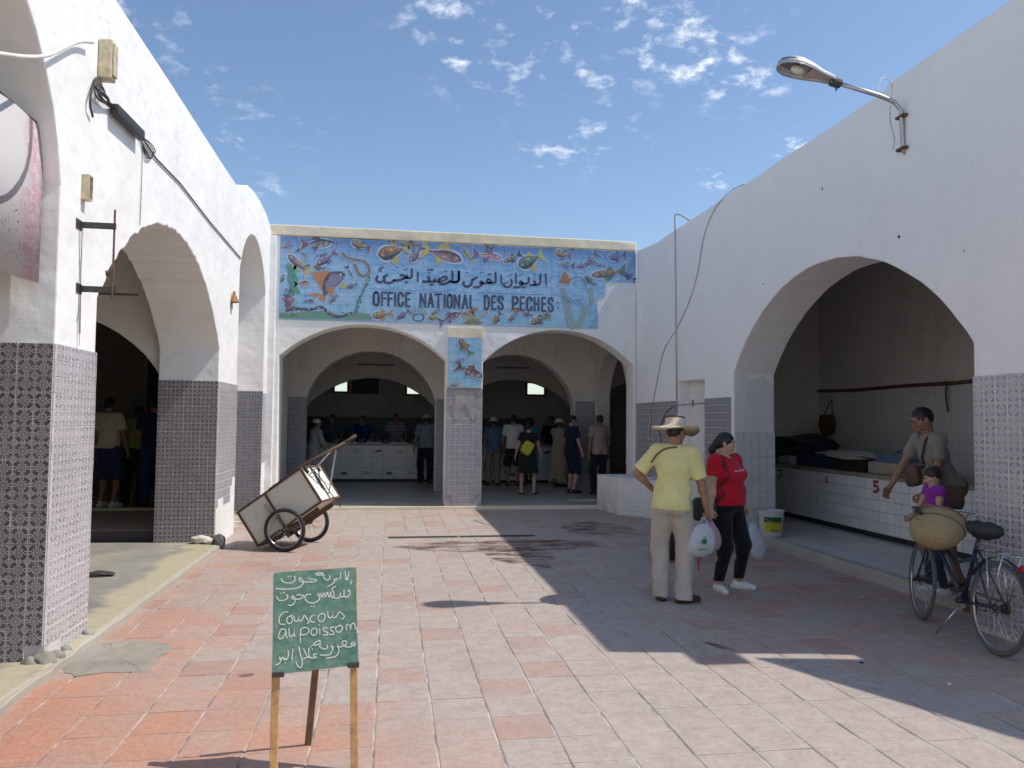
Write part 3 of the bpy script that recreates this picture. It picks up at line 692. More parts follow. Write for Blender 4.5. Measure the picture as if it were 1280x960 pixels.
# ================================================================ THINGS
def at(o, p):                                    # keep world-space geometry, put the origin at the thing's base
    p = Vector(p); o.location = p
    o.data.transform(Matrix.Translation(-p)); return o
M_steel = mat('galvanised_steel', (.45, .46, .47), .35, .15, 20, metal=.8)
M_chrome = mat('dull_chrome', (.55, .55, .56), .25, .15, 30, metal=1)
M_iron = mat('dark_iron', (.07, .065, .06), .6, .3, 25, metal=.3)
M_rust = mat('rusty_steel', (.13, .07, .045), .8, .4, 30, .4)
M_rubber = mat('black_rubber', (.035, .035, .037), .8, .2, 30, .3)
M_wood = mat('pale_wood', (.50, .30, .12), .7, .3, 14, .3, 80)
M_wood2 = mat('brown_wood', (.20, .12, .06), .75, .3, 14, .3, 80)
M_black = mat('black_plastic', (.02, .02, .022), .45)
M_cable = mat('dark_cable', (.05, .045, .04), .6)
M_wcable = mat('white_cable', (.7, .68, .62), .6)
M_beige = mat('beige_enamel', (.55, .47, .32), .5, .25, 20)

# ---- painted mural: flat print built as thin layers of paint
t = NT('mural_paint'); at_ = t.n('ShaderNodeAttribute'); at_.attribute_name = 'Col'
M_paint = t.done(t.mix(t.ramp(t.noise(30, 4, .7), .35, .75, 0, .35), at_.outputs['Color'], (.45, .50, .60)), .35, spec=.4)
t = NT('mural_water'); P_ = t.g.outputs['Position']; sx = t.n('ShaderNodeSeparateXYZ'); t.l(P_, sx.inputs[0])
a1 = t.noise(1.5, 6, .65, t.scalevec(P_, (1, 1, 2.2)), 1.0); a2 = t.noise(6, 6, .7, t.scalevec(P_, (1, 1, 2.5)), .8)
c1 = t.mix(t.ramp(a1, .3, .7), (.09, .30, .58), (.26, .55, .73)); c1 = t.mix(t.ramp(a2, .38, .66, 0, .75), c1, (.54, .62, .80))
c1 = t.mix(t.math('MULTIPLY', t.ramp(sx.outputs[2], 4.5, 5.05), t.ramp(a2, .3, .6)), c1, (.12, .20, .46))
c1 = t.mix(t.math('MULTIPLY', t.ramp(sx.outputs[2], 3.95, 3.6), .5), c1, (.26, .52, .64))
M_water = t.done(c1, .3, t.bump(t.noise(14, 3), .15, .003), spec=.45)
YM = YF-.010
class Paint:
    def __init__(s): s.V, s.F, s.C, s.k = [], [], [], 0
    def poly(s, pts, col, lift=None):
        n = len(s.V); s.k += 1
        dy = .0012+.00025*s.k if lift is None else lift
        s.V += [(p[0], p[1], dy) for p in pts]; s.F.append(tuple(range(n, n+len(pts)))); s.C.append(col)
    def ribbon(s, pts, w, col, smooth=True):
        q = bez([(p[0], p[1], 0) for p in pts], 5) if smooth and len(pts) > 2 else [Vector((p[0], p[1], 0)) for p in pts]
        s.k += 1; dy = .0012+.00025*s.k; N = len(q); L, R_ = [], []
        for i, p in enumerate(q):
            d = (q[min(i+1, N-1)]-q[max(i-1, 0)]); d = d.normalized() if d.length > 1e-9 else Vector((1, 0, 0))
            nn = Vector((-d.y, d.x, 0)); ww = w/2*(1 if 0 < i < N-1 else .8)
            if i == 0: p = p-d*w*.3
            if i == N-1: p = p+d*w*.3
            L.append(p+nn*ww); R_.append(p-nn*ww)
        n = len(s.V); s.V += [(p.x, p.y, dy) for p in L+R_]
        for i in range(N-1): s.F.append((n+i, n+i+1, n+N+i+1, n+N+i)); s.C.append(col)
    def build(s, name, place, parent, m=None, label=None):
        """place(a, b, lift) -> world point"""
        V = [place(*v) for v in s.V]; me = mesh_of(name, V, s.F)
        ca = me.color_attributes.new('Col', 'FLOAT_COLOR', 'CORNER')
        for p in me.polygons:
            for li in p.loop_indices: ca.data[li].color = (*s.C[p.index], 1)
        o = add_mesh(name, me, None, m or M_paint)
        if parent is not None: reparent(o, parent)
        if label: o['label'] = label
        return o
def pl_fac(a, b, l): return (a, YM-.006-l, b)
MU = thing('mural', 'long blue hand painted sea mural with fish and lettering above the two arches', 'mural', (1.3, YM, 3.5))
bpy.context.view_layer.update()
def fz(px, py): p = on_y(px, py, YM); return (p.x, p.z)
# tiles of the mural (the lower right corner has come away)
x0, z0, pt = -2.03, 3.47, .1525
def mgone(i, j):
    cx, cz = x0+(i+.5)*.1517, z0+(j+.5)*.1535
    p = Vector((cx, YM, cz-EYE)); d = p.dot(CF); px = 640+F_PX*p.dot(CR)/d; py = 480-F_PX*p.dot(CU)/d
    return px > 742+(412-py)*.12 and py > 352
bm = B(); box(bm, x0, 4.74, YM-.0005, YF+.001, z0, 5.0); bm.free()
tiles('mural_tile', (x0, YM-.001, z0), (1, 0, 0), (0, 0, 1), 44, 10, .1537, .1535, M_water, MU, gap=.0005, skip=mgone, stuffname='mural_tile_field', th=.0035, jit=.0002)
bm = B(); prism(bm, [fz(*p) for p in [(739, 353), (742, 384), (737, 414), (742, 416), (752, 396), (762, 382), (772, 366), (798, 366), (799, 351)]], fnX, YF-.001, YF-.006); reparent(obj('bare_plaster', bm, M_white2), MU)
def fish(cx, cy, L, ang, hh, back, belly, fin, dorsal=.8, tail=.5, halo=(.50, .57, .72), stripes=0, eye=True, name='painted_fish', flip=1):
    """cx,cy: centre in the picture; L: length in picture px; ang: heading of the nose in degrees (0 = right)"""
    c = fz(cx, cy); s = L*.0165/2; P_ = Paint(); ca, sa = math.cos(math.radians(ang)), math.sin(math.radians(ang))
    def T(x, y): y *= flip; return (c[0]+s*(x*ca-y*sa), c[1]+s*(x*sa+y*ca))
    def prof(k, n=10): 
        up = [(1-1.55*i/n, hh*k*math.sin(math.pi*(i/n)**.68)**.95+(.05 if i == n else 0)) for i in range(n+1)]
        return up
    bodyU = prof(1); bodyD = [(x, -y*.85) for x, y in prof(1)]
    def outl(g): return [T(x*(1+g*.08)+g*.02, y*(1+g*.22)+(g*.035 if y > 0 else -g*.035)) for x, y in bodyU+bodyD[::-1]]
    tl = [(-.48, .06), (-.95, tail*.9), (-.82, 0), (-1.0, -tail*.9), (-.48, -.06)]
    P_.poly(outl(1), halo); P_.poly([T(x*1.07, y*1.25) for x, y in tl], halo)
    if dorsal: P_.poly([T(.45, hh*.8), T(.15, hh*1.0+dorsal*.45), T(-.3, hh*.9)], fin); P_.poly([T(.2, -hh*.7), T(-.05, -hh*.8-dorsal*.35), T(-.25, -hh*.5)], fin)
    P_.poly([T(*q) for q in tl], fin); P_.poly(outl(0), tuple(q*.7 for q in back))
    mid = tuple(.5*p_+.5*q for p_, q in zip(back, belly))
    P_.poly([T(x*.95, y) for x, y in [(.98, 0)]+[(x, y*.45) for x, y in bodyU[1:-1]]+[(-.5, 0)]+[(x, y*.90) for x, y in bodyD[1:-1]][::-1]], mid)
    P_.poly([T(x*.90-.02, y) for x, y in [(.95, -.03)]+[(x, y*.35) for x, y in bodyD[1:-1]]+[(-.45, -.03)]+[(x, y*.80) for x, y in bodyD[1:-1]][::-1]], belly)
    for k in range(7):
        x_ = .55-k*.15; h_ = hh*(.75-.09*k); P_.poly([T(x_, h_*.75), T(x_-.035, h_*.55), T(x_-.06, h_*.05), T(x_-.025, h_*.1)], tuple(min(1, q*1.8+.03) for q in back))
    P_.ribbon([T(.56, hh*.7), T(.50, 0), T(.56, -hh*.6)], s*.05, tuple(q*.5 for q in back))
    P_.poly([T(.35, -hh*.1), T(.05, -hh*.05), T(.12, -hh*.55)], fin)
    for k in range(stripes): x = .5-k*.28; P_.poly([T(x, hh*.7), T(x-.09, hh*.7), T(x-.12, -hh*.45), T(x-.05, -hh*.45)], tuple(q*.35 for q in back))
    if eye: P_.poly([T(.74+.055*math.cos(a), hh*.18+.055*math.sin(a)) for a in np.linspace(0, 6.28, 8)[:-1]], (.75, .72, .6)); P_.poly([T(.74+.028*math.cos(a), hh*.18+.028*math.sin(a)) for a in np.linspace(0, 6.28, 7)[:-1]], (.02, .02, .03))
    return P_.build(name, pl_fac, MU)
DK, OR, YE, PU, GR, BL, SI = (.045, .045, .055), (.50, .20, .06), (.50, .42, .12), (.16, .09, .22), (.08, .18, .13), (.05, .09, .25), (.35, .38, .42)
BR = (.16, .08, .06); PK = (.45, .20, .26)
for a in [(394, 305, 34, 6, .30, DK, SI, BR), (378, 317, 17, -38, .17, DK, SI, DK, 0), (409, 322, 28, 215, .34, (.05, .04, .12), (.40, .42, .6), PU, .5, .45), (452, 307, 24, 160, .36, (.10, .08, .05), YE, BR, .5),
          (374, 331, 32, 138, .26, (.07, .06, .10), (.35, .30, .35), YE, .6), (377, 355, 17, 5, .40, (.25, .08, .06), (.6, .5, .4), BR, 0), (437, 340, 17, -62, .14, DK, SI, DK, 0), (440, 357, 14, 200, .42, DK, SI, GR, .3), (417, 373, 13, 225, .4, DK, SI, GR, .3),
          (353, 348, 10, 250, .45, DK, SI, GR, .2),
          (493, 314, 38, 196, .45, (.06, .06, .08), OR, YE, .9), (520, 317, 24, 232, .42, (.09, .06, .14), SI, PU, .4, .5), (551, 318, 50, -14, .26, (.10, .05, .07), (.42, .20, .22), YE, 1.0, .6), (585, 319, 22, 125, .22, GR, YE, YE, .4),
          (608, 320, 36, -6, .22, PK, (.50, .35, .42), PU, 1.0), (641, 322, 25, 208, .28, (.07, .07, .08), SI, DK, .4), (664, 325, 34, 205, .46, (.04, .07, .06), (.14, .30, .22), YE, .9, .6),
          (705, 318, 22, 170, .42, BR, YE, PU, .5), (709, 331, 20, 175, .30, (.15, .24, .26), SI, DK, .3), (738, 325, 28, 225, .24, (.12, .10, .20), (.30, .3, .42), PU, .3), (772, 320, 24, 190, .42, (.08, .08, .24), (.25, .28, .5), BL, .5),
          (762, 341, 46, 190, .20, GR, OR, GR, .5), (738, 351, 18, 140, .36, (.04, .09, .08), (.2, .34, .25), GR, .4), (787, 346, 18, 150, .36, BL, (.1, .25, .5), BL, .6),
          (479, 393, 25, 190, .36, (.14, .09, .05), YE, OR, .6), (504, 393, 20, 215, .32, (.07, .06, .10), (.3, .28, .45), PU, .3), (543, 397, 14, 180, .46, (.14, .14, .06), YE, YE, .4), (561, 398, 28, 25, .32, (.08, .05, .08), (.42, .28, .35), PU, .5),
          (621, 397, 17, 235, .5, (.08, .06, .05), (.5, .45, .3), DK, .3), (641, 396, 15, 225, .4, (.1, .08, .18), (.35, .33, .48), PU, .2), (675, 399, 25, 205, .36, (.08, .07, .06), (.4, .38, .3), BR, .4)]:
    fish(*a)
r3 = random.Random(21)
for k in range(26):
    side_ = k % 4
    x_, y_ = (r3.uniform(468, 700), r3.uniform(300, 308)+.034*20) if side_ == 0 else ((r3.uniform(470, 690), r3.uniform(387, 402)) if side_ == 1 else ((r3.uniform(356, 455), r3.uniform(300, 385)) if side_ == 2 else (r3.uniform(700, 792), r3.uniform(308, 346))))
    fish(x_, y_, r3.uniform(9, 15), r3.choice([r3.uniform(-35, 35), r3.uniform(150, 220)]), r3.uniform(.22, .4), r3.choice([DK, BR, PU, GR, BL]), r3.choice([SI, YE, SI, OR]), r3.choice([DK, BR, PU, YE]), .4, .45, (.42, .52, .68))
# big sunfish-like fish with orange fins, eel, sea horse weeds, jelly, crab, star, ray
P_ = Paint()
for pts, c in [([(388, 341), (411, 338), (414, 341), (404, 352), (403, 364), (397, 354)], OR), ([(403, 366), (398, 374), (406, 378), (408, 368)], OR), ([(382, 369), (396, 366), (403, 370), (396, 371)], OR), ([(426, 352), (430, 352), (432, 360), (425, 360)], YE),
               ([(412, 340), (424, 339), (432, 342), (430, 348), (420, 358), (410, 366), (405, 371), (403, 358), (406, 347)], (.07, .055, .07)), ([(414, 343), (426, 343), (430, 347), (418, 358), (408, 366), (407, 354)], (.22, .20, .30)),
               ([(425, 342), (427, 342), (427, 344), (425, 344)], (.8, .8, .7)), ([(409, 360), (419, 358), (417, 368), (412, 370)], OR)]: P_.poly([fz(*p) for p in pts], c)
P_.build('painted_fish', pl_fac, MU)
P_ = Paint(); el = [(428, 317), (434, 322), (444, 325), (455, 327), (461, 334), (461, 341), (455, 345), (449, 343), (446, 337), (443, 331)]
P_.ribbon([fz(*p) for p in el], .075, (.5, .55, .62)); P_.ribbon([fz(*p) for p in el], .05, (.05, .04, .04)); P_.ribbon([fz(*p) for p in el], .012, (.45, .38, .3)); P_.build('painted_eel', pl_fac, MU)
P_ = Paint()
for x, dx, c in [(358, 4, (.05, .22, .20)), (363, 3, (.06, .25, .18)), (370, -3, (.05, .30, .16))]:
    P_.ribbon([fz(x, 332), fz(x+dx, 340), fz(x+dx*.3+2, 350), fz(x+dx+2, 358), fz(x+4, 366)], .055, c)
r2 = random.Random(3)
for k in range(46):
    u = r2.random(); x = 461-u*17+r2.uniform(-2, 2); y = 346+u*44+r2.uniform(-2, 2); q = fz(x, y); a = r2.uniform(0, 6.28)
    P_.poly([(q[0]+.03*math.cos(a), q[1]+.03*math.sin(a)), (q[0]+.012*math.cos(a+1.6), q[1]+.012*math.sin(a+1.6)), (q[0]-.03*math.cos(a), q[1]-.03*math.sin(a)), (q[0]-.012*math.cos(a+1.6), q[1]-.012*math.sin(a+1.6))], (.04, r2.uniform(.10, .2), .09))
for k in range(40):
    x, y = 355+r2.gauss(6, 3), 362+abs(r2.gauss(14, 8)); q = fz(x, min(y, 388)); a = r2.uniform(0, 6.28); s_ = r2.uniform(.015, .035)
    P_.poly([(q[0]+s_*math.cos(a+k2*1.26), q[1]+s_*math.sin(a+k2*1.26)) for k2 in range(5)], r2.choice([(.22, .08, .13), (.32, .12, .2), (.10, .06, .12)]))
P_.build('painted_weed', pl_fac, MU)['kind'] = 'stuff'
P_ = Paint()
P_.poly([fz(*p) for p in [(349, 397.5), (350, 391), (366, 392), (380, 388), (395, 390), (410, 388), (425, 395), (445, 390), (463, 393), (465, 400)]], (.12, .30, .20))
P_.ribbon([fz(*p) for p in [(358, 388), (372, 386), (388, 387), (402, 384), (412, 393), (425, 396), (440, 391)]], .05, (.04, .04, .09))
for k in range(9): q = fz(368+k*6, 387+3*math.sin(k*1.1)); P_.poly([(q[0]+.016*math.cos(a), q[1]+.016*math.sin(a)) for a in np.linspace(0, 6.28, 7)[:-1]], (.6, .55, .65))
for k in range(60):
    q = fz(r2.uniform(352, 463), r2.uniform(390, 397)); s_ = r2.uniform(.01, .03)
    P_.poly([(q[0]+s_*math.cos(a), q[1]+s_*.5*math.sin(a)) for a in (0, 1.5, 3, 4.6)], r2.choice([(.10, .2, .10), (.16, .10, .16), (.25, .40, .25), (.3, .3, .36)]))
P_.build('painted_sea_bed', pl_fac, MU)
P_ = Paint(); P_.poly([fz(*p) for p in [(357, 306), (360, 301), (364, 306), (362, 308)]], (.25, .16, .3))
for k in range(5): P_.ribbon([fz(357+k*1.7, 307), fz(356+k*1.9, 313), fz(357+k*1.9, 319)], .008, (.45, .42, .6))
P_.build('painted_jellyfish', pl_fac, MU)
P_ = Paint()
for k in range(7): a = math.pi*(k/6); P_.ribbon([fz(523+6*math.cos(a), 394-4*math.sin(a)), fz(523+11*math.cos(a), 391-8*math.sin(a))], .02, (.25, .22, .1))
P_.ribbon([fz(523+7*math.cos(a), 397+4.5*math.sin(a)) for a in np.linspace(0, 6.28, 12)], .022, (.06, .06, .1)); P_.build('painted_crab', pl_fac, MU)
P_ = Paint(); q0 = fz(591, 400)
for dx, dy in [(-16, 9), (-11, 5), (0, -16), (3, -15), (13, 6), (18, 10), (-4, -8)]: P_.ribbon([q0, fz(591+dx*.5+1, 400-abs(dy)*.4), fz(591+dx, 400-abs(dy))], .035, (.42, .36, .14))
P_.poly([fz(*p) for p in [(578, 403), (591, 398), (604, 403), (598, 406), (584, 406)]], (.22, .2, .1)); P_.build('painted_starfish', pl_fac, MU)
P_ = Paint(); P_.poly([fz(*p) for p in [(697, 356), (701, 344), (706, 336), (712, 344), (716, 350), (713, 357)]], (.5, .45, .5)); P_.poly([fz(*p) for p in [(698, 354), (702, 344), (706, 338), (710, 345), (714, 350), (711, 356)]], (.34, .16, .08))
P_.ribbon([fz(*p) for p in [(712, 350), (722, 346), (729, 350), (733, 358)]], .016, (.12, .06, .1)); P_.build('painted_ray', pl_fac, MU)
# faded lower right panel: vague buff weed
P_ = Paint()
for pts, w_ in [([(707, 372), (710, 385), (712, 398), (716, 409)], .13), ([(733, 384), (728, 396), (722, 408)], .12), ([(703, 362), (706, 370)], .1), ([(738, 362), (740, 378)], .09)]: P_.ribbon([fz(*p) for p in pts], w_, (.25, .36, .34))
P_.build('faded_weed', pl_fac, MU)

# lettering
NAVY = (.012, .012, .055)
GL = {'O': [[(.5, 1), (.15, .9), (.08, .7), (.08, .3), (.15, .1), (.5, 0), (.85, .1), (.92, .3), (.92, .7), (.85, .9), (.5, 1)]], 'F': [[(.1, 0), (.1, 1)], [(.1, 1), (.95, 1)], [(.1, .55), (.8, .55)]], 'I': [[(.5, 0), (.5, 1)]],
      'C': [[(.93, .72), (.85, .92), (.5, 1), (.15, .9), (.08, .7), (.08, .3), (.15, .1), (.5, 0), (.85, .08), (.93, .3)]], 'E': [[(.1, 0), (.1, 1)], [(.1, 1), (.95, 1)], [(.1, .53), (.8, .53)], [(.1, 0), (.95, 0)]],
      'N': [[(.1, 0), (.1, 1)], [(.1, 1), (.9, 0)], [(.9, 0), (.9, 1)]], 'A': [[(.02, 0), (.5, 1)], [(.5, 1), (.98, 0)], [(.2, .33), (.8, .33)]], 'T': [[(0, 1), (1, 1)], [(.5, 0), (.5, 1)]], 'L': [[(.1, 1), (.1, 0)], [(.1, 0), (.95, 0)]],
      'D': [[(.1, 0), (.1, 1)], [(.1, 1), (.6, .98), (.88, .75), (.9, .5), (.88, .25), (.6, .02), (.1, 0)]], 'S': [[(.9, .75), (.8, .95), (.5, 1), (.15, .9), (.12, .68), (.5, .52), (.88, .32), (.85, .1), (.5, 0), (.15, .06), (.08, .27)]],
      'P': [[(.1, 0), (.1, 1)], [(.1, 1), (.65, .99), (.92, .85), (.92, .62), (.65, .5), (.1, .48)]], 'H': [[(.1, 0), (.1, 1)], [(.9, 0), (.9, 1)], [(.1, .52), (.9, .52)]]}
def lz1(a, b): return [455+v*.09375 for v in (a, b)]
def lz2(a, b): return [565+v*.09375 for v in (a, b)]
LT = [('O', *lz1(125, 200)), ('F', *lz1(232, 298)), ('F', *lz1(318, 385)), ('I', *lz1(405, 425)), ('C', *lz1(452, 525)), ('E', *lz1(555, 615)), ('N', *lz1(745, 825)), ('A', *lz1(855, 925)), ('T', *lz1(950, 1035)), ('I', *lz1(1065, 1085)), ('O', *lz1(1108, 1175)),
      ('N', *lz2(25, 105)), ('A', *lz2(138, 210)), ('L', *lz2(240, 300)), ('D', *lz2(430, 498)), ('E', *lz2(528, 585)), ('S', *lz2(612, 682)), ('P', *lz2(805, 878)), ('E', *lz2(908, 965)), ('C', *lz2(995, 1065)), ('H', *lz2(1093, 1160)), ('E', *lz2(1195, 1252)), ('S', 685.0, 691.5)]
for ch, xa, xb in LT:
    P_ = Paint(); yt = 365.3+.034*(xa-466); yb = yt+16.2
    for st in GL[ch]: P_.ribbon([fz(xa+u*(xb-xa), yb+(yt-yb)*v) for u, v in st], .046, NAVY if ch != 'S' or xa < 684 else (.03, .05, .12), smooth=len(st) > 2)
    P_.build('letter', pl_fac, MU)
P_ = Paint()
for q in [(697, 378), (697.3, 385)]: z_ = fz(*q); P_.poly([(z_[0]+.018*math.cos(a), z_[1]+.018*math.sin(a)) for a in np.linspace(0, 6.28, 8)[:-1]], (.04, .06, .14))
for st in [[(703, 373), (706, 371), (708, 375), (711, 374)], [(710, 379), (713, 373), (716, 377), (719, 375)], [(720, 378), (722, 373), (725, 377), (728, 372)], [(707, 376), (713, 378)]]: P_.ribbon([fz(*p) for p in st], .010, (.06, .12, .18))
P_.build('faded_signature', pl_fac, MU)
A1 = lambda p: (455+p[0]*.09375, 325+p[1]*.09375)
A2 = lambda p: (565+p[0]*.09375, 325+p[1]*.09375)
AR = [(A1, 38, [(310, 205), (265, 225), (275, 255), (245, 290), (195, 295), (165, 262), (180, 215)]), (A1, 34, [(275, 300), (335, 308), (385, 288), (405, 265)]), (A1, 36, [(395, 272), (470, 270), (520, 252), (540, 235)]),
      (A1, 34, [(485, 205), (530, 205), (550, 225), (585, 240)]), (A1, 32, [(540, 240), (575, 240), (570, 205)]), (A1, 34, [(580, 240), (625, 238), (638, 200), (635, 120)]), (A1, 30, [(552, 297), (578, 297)]), (A1, 14, [(530, 132), (582, 115)]), (A1, 20, [(425, 95), (440, 105)]),
      (A1, 28, [(195, 125), (255, 100)]), (A1, 20, [(200, 155), (232, 142)]), (A1, 32, [(716, 168), (718, 285)]),
      (A1, 36, [(785, 285), (850, 288), (872, 255), (850, 222)]), (A1, 34, [(865, 288), (930, 285), (945, 248)]), (A1, 34, [(935, 286), (985, 285), (1000, 248)]), (A1, 30, [(990, 286), (1050, 282), (1108, 250), (1090, 222), (1050, 228), (1015, 262)]),
      (A1, 34, [(1005, 300), (1030, 322), (1080, 318), (1130, 292), (1150, 282)]), (A1, 34, [(1140, 290), (1172, 280), (1180, 220), (1178, 150)]), (A1, 34, [(1178, 296), (1240, 292), (1265, 260), (1266, 150)]),
      (A1, 34, [(845, 132), (920, 130)]), (A1, 20, [(858, 165), (880, 172)]), (A1, 32, [(882, 328), (922, 328)]), (A1, 14, [(1050, 162), (1110, 145)]),
      (A2, 34, [(0, 292), (60, 292), (88, 265), (90, 150)]), (A2, 38, [(335, 232), (290, 255), (262, 285), (262, 315), (220, 352), (175, 350), (150, 318), (160, 292)]), (A2, 34, [(290, 362), (345, 362), (392, 335), (405, 300), (385, 288), (378, 308), (400, 315)]),
      (A2, 34, [(400, 312), (460, 308), (520, 306)]), (A2, 28, [(520, 300), (475, 300), (470, 265), (500, 258), (522, 285)]), (A2, 34, [(515, 306), (570, 300), (582, 270), (578, 165)]), (A2, 28, [(480, 195), (522, 188)]), (A2, 16, [(196, 172), (215, 165)]), (A2, 18, [(388, 172), (402, 166)]),
      (A2, 32, [(655, 205), (660, 315)]), (A2, 34, [(700, 310), (688, 340), (725, 362), (775, 348), (797, 305), (785, 262)]), (A2, 26, [(728, 298), (748, 300)]), (A2, 14, [(735, 215), (768, 205)]), (A2, 14, [(780, 180), (792, 205)]), (A2, 32, [(850, 180), (855, 308)]),
      (A2, 34, [(825, 365), (885, 362), (928, 335), (938, 298), (912, 285), (903, 308), (938, 318)]), (A2, 34, [(935, 318), (985, 315), (1022, 290), (1020, 232)]), (A2, 28, [(940, 366), (978, 368)]), (A2, 14, [(890, 212), (942, 185)]),
      (A2, 34, [(1040, 332), (1095, 332), (1112, 305), (1092, 280)]), (A2, 34, [(1095, 332), (1150, 326), (1176, 300), (1178, 190)]), (A2, 14, [(1088, 195), (1112, 180)]), (A2, 12, [(1085, 235), (1112, 225)]), (A2, 32, [(1250, 185), (1258, 338)])]
for f_, w_, st in AR:
    P0 = Paint(); P0.ribbon([fz(*f_(p)) for p in st], w_*.00128, NAVY); P0.build('letter_stroke', pl_fac, MU)
P_ = Paint(); P_.ribbon([fz(461, 361), fz(560, 365)], .008, (.05, .1, .2), False); P_.ribbon([fz(596, 366), fz(678, 368.5)], .008, (.05, .1, .2), False); P_.build('tile_seam', pl_fac, MU)
# small panel on the pier
PM = thing('mural', 'small blue painted panel of three fish on the pier between arches', 'mural', (1.39, YM-.04, 2.29)); bpy.context.view_layer.update()
tiles('mural_tile', (1.075, YF-.046, 2.29), (1, 0, 0), (0, 0, 1), 4, 6, .1555, .155, M_water, PM, gap=.0012, single=lambda i, j: True, th=.0035, jit=.0002)
MU_, MU, YM_ = MU, PM, YM
YM = YF-.046
for a in [(582, 434, 24, 128, .36, (.07, .10, .06), OR, GR, .7), (586, 464, 34, -22, .26, (.10, .05, .04), (.5, .42, .35), BR, .6, .5, (.42, .5, .66), 5), (574, 451, 12, 200, .45, (.05, .1, .25), SI, BL, .4), (569, 481, 12, 195, .5, BL, SI, YE, .5)]: fish(*a)
MU, YM = MU_, YM_

# ---- street lamp on the right wall
LP = thing('wall_lamp', 'grey street lamp on a long arm at the top of the right wall', 'street lamp', (4.75, 6.46, 4.4))
neck, tip = Vector((4.05, 6.5, 4.865)), Vector((3.50, 6.5, 4.975))
ax = (tip-neck).normalized(); sd = Vector((0, 1, 0)); up = sd.cross(ax).normalized()
if up.z < 0: up = -up
bm = B(); rings = []; N = 14; Ls = (tip-neck).length
prof_w = [(0, .045), (.08, .06), (.25, .08), (.45, .115), (.65, .135), (.8, .130), (.92, .095), (.98, .05), (1, .015)]
for tt, w_ in prof_w:
    ctr = neck+ax*Ls*tt; hgt = {0: .05, .08: .06}.get(tt, w_*.85)
    rings.append([bm.verts.new(ctr+sd*w_*math.cos(math.pi*k/N)+up*hgt*math.sin(math.pi*k/N)) for k in range(N+1)])
for i in range(len(rings)-1):
    for k in range(N): bm.faces.new((rings[i][k], rings[i][k+1], rings[i+1][k+1], rings[i+1][k]))
bm.faces.new(rings[0])
o = obj('lamp_housing', bm, mat('weathered_aluminium', (.50, .51, .51), .4, .12, 14, metal=.3), None, smooth=50); s_ = o.modifiers.new('s', 'SOLIDIFY'); s_.thickness = .006; reparent(o, LP)
bm = B(); tube(bm, [r_[0].to_tuple() if False else (neck+ax*Ls*tt+sd*w_*sg-up*.004) for sg, seq in ((1, prof_w), (-1, prof_w[::-1])) for tt, w_ in seq], .006, 6, closed=True); reparent(obj('rim', bm, M_steel, smooth=True), LP)
bm = B(); vs = [bm.verts.new(neck+ax*Ls*tt+sd*w_*.93*sg+up*.012) for sg, seq in ((1, prof_w[:4]), (-1, prof_w[:4][::-1])) for tt, w_ in seq]; bm.faces.new(vs); o = obj('gear_cover', bm, mat('faded_cover', (.40, .33, .28), .6)); s_ = o.modifiers.new('s', 'SOLIDIFY'); s_.thickness = .01; reparent(o, LP)
bm = B(); vs = [bm.verts.new(neck+ax*Ls*tt+sd*w_*.9*sg+up*.05) for sg, seq in ((1, prof_w[4:8]), (-1, prof_w[4:8][::-1])) for tt, w_ in seq]; bm.faces.new(vs); o = obj('reflector', bm, mat('reflector', (.30, .31, .31), .35, metal=.6)); s_ = o.modifiers.new('s', 'SOLIDIFY'); s_.thickness = .004; reparent(o, LP)
bm = B(); bc = neck+ax*Ls*.66+up*.01; r_ = bmesh.ops.create_uvsphere(bm, u_segments=14, v_segments=10, radius=.038)['verts']; bmesh.ops.transform(bm, matrix=Matrix.Translation(bc) @ ax.to_track_quat('X', 'Z').to_matrix().to_4x4() @ Matrix.Diagonal((1.7, 1, 1, 1)), verts=r_)
reparent(obj('bulb', bm, mat('milky_bulb', (.7, .68, .62), .2), smooth=True), LP)
bm = B(); tube(bm, [(4.77, 6.46, 4.20), (4.735, 6.46, 4.25), (4.72, 6.46, 4.62), (4.65, 6.465, 4.70), (4.5, 6.48, 4.755), neck+Vector((-.02, 0, 0))], .021, 10); reparent(obj('arm', bm, M_steel, smooth=True), LP)
bm = B(); tube(bm, [neck+Vector((.07, 0, -.02)), neck-Vector((.02, 0, 0))], .045, 10); tube(bm, [neck+Vector((.03, 0, -.02)), neck+Vector((.03, 0, -.09))], .008, 6); reparent(obj('clamp', bm, M_iron), LP)
bm = B()
for z_ in (4.25, 4.56): box(bm, 4.70, 4.745, 6.40, 6.52, z_-.012, z_+.012); tube(bm, [(4.75, 6.415, z_), (4.69, 6.415, z_)], .008, 6); tube(bm, [(4.75, 6.505, z_), (4.69, 6.505, z_)], .008, 6)
reparent(obj('bracket', bm, M_rust), LP)
bm = B(); tube(bm, bez([(4.0+.5, 6.5, 4.8), (4.60, 6.56, 4.97), (4.74, 6.62, 4.93), (4.742, 6.66, 4.62), (4.742, 6.60, 4.40), (4.742, 6.63, 4.30)]), .005, 6); reparent(obj('cable', bm, M_wcable, smooth=True), LP)

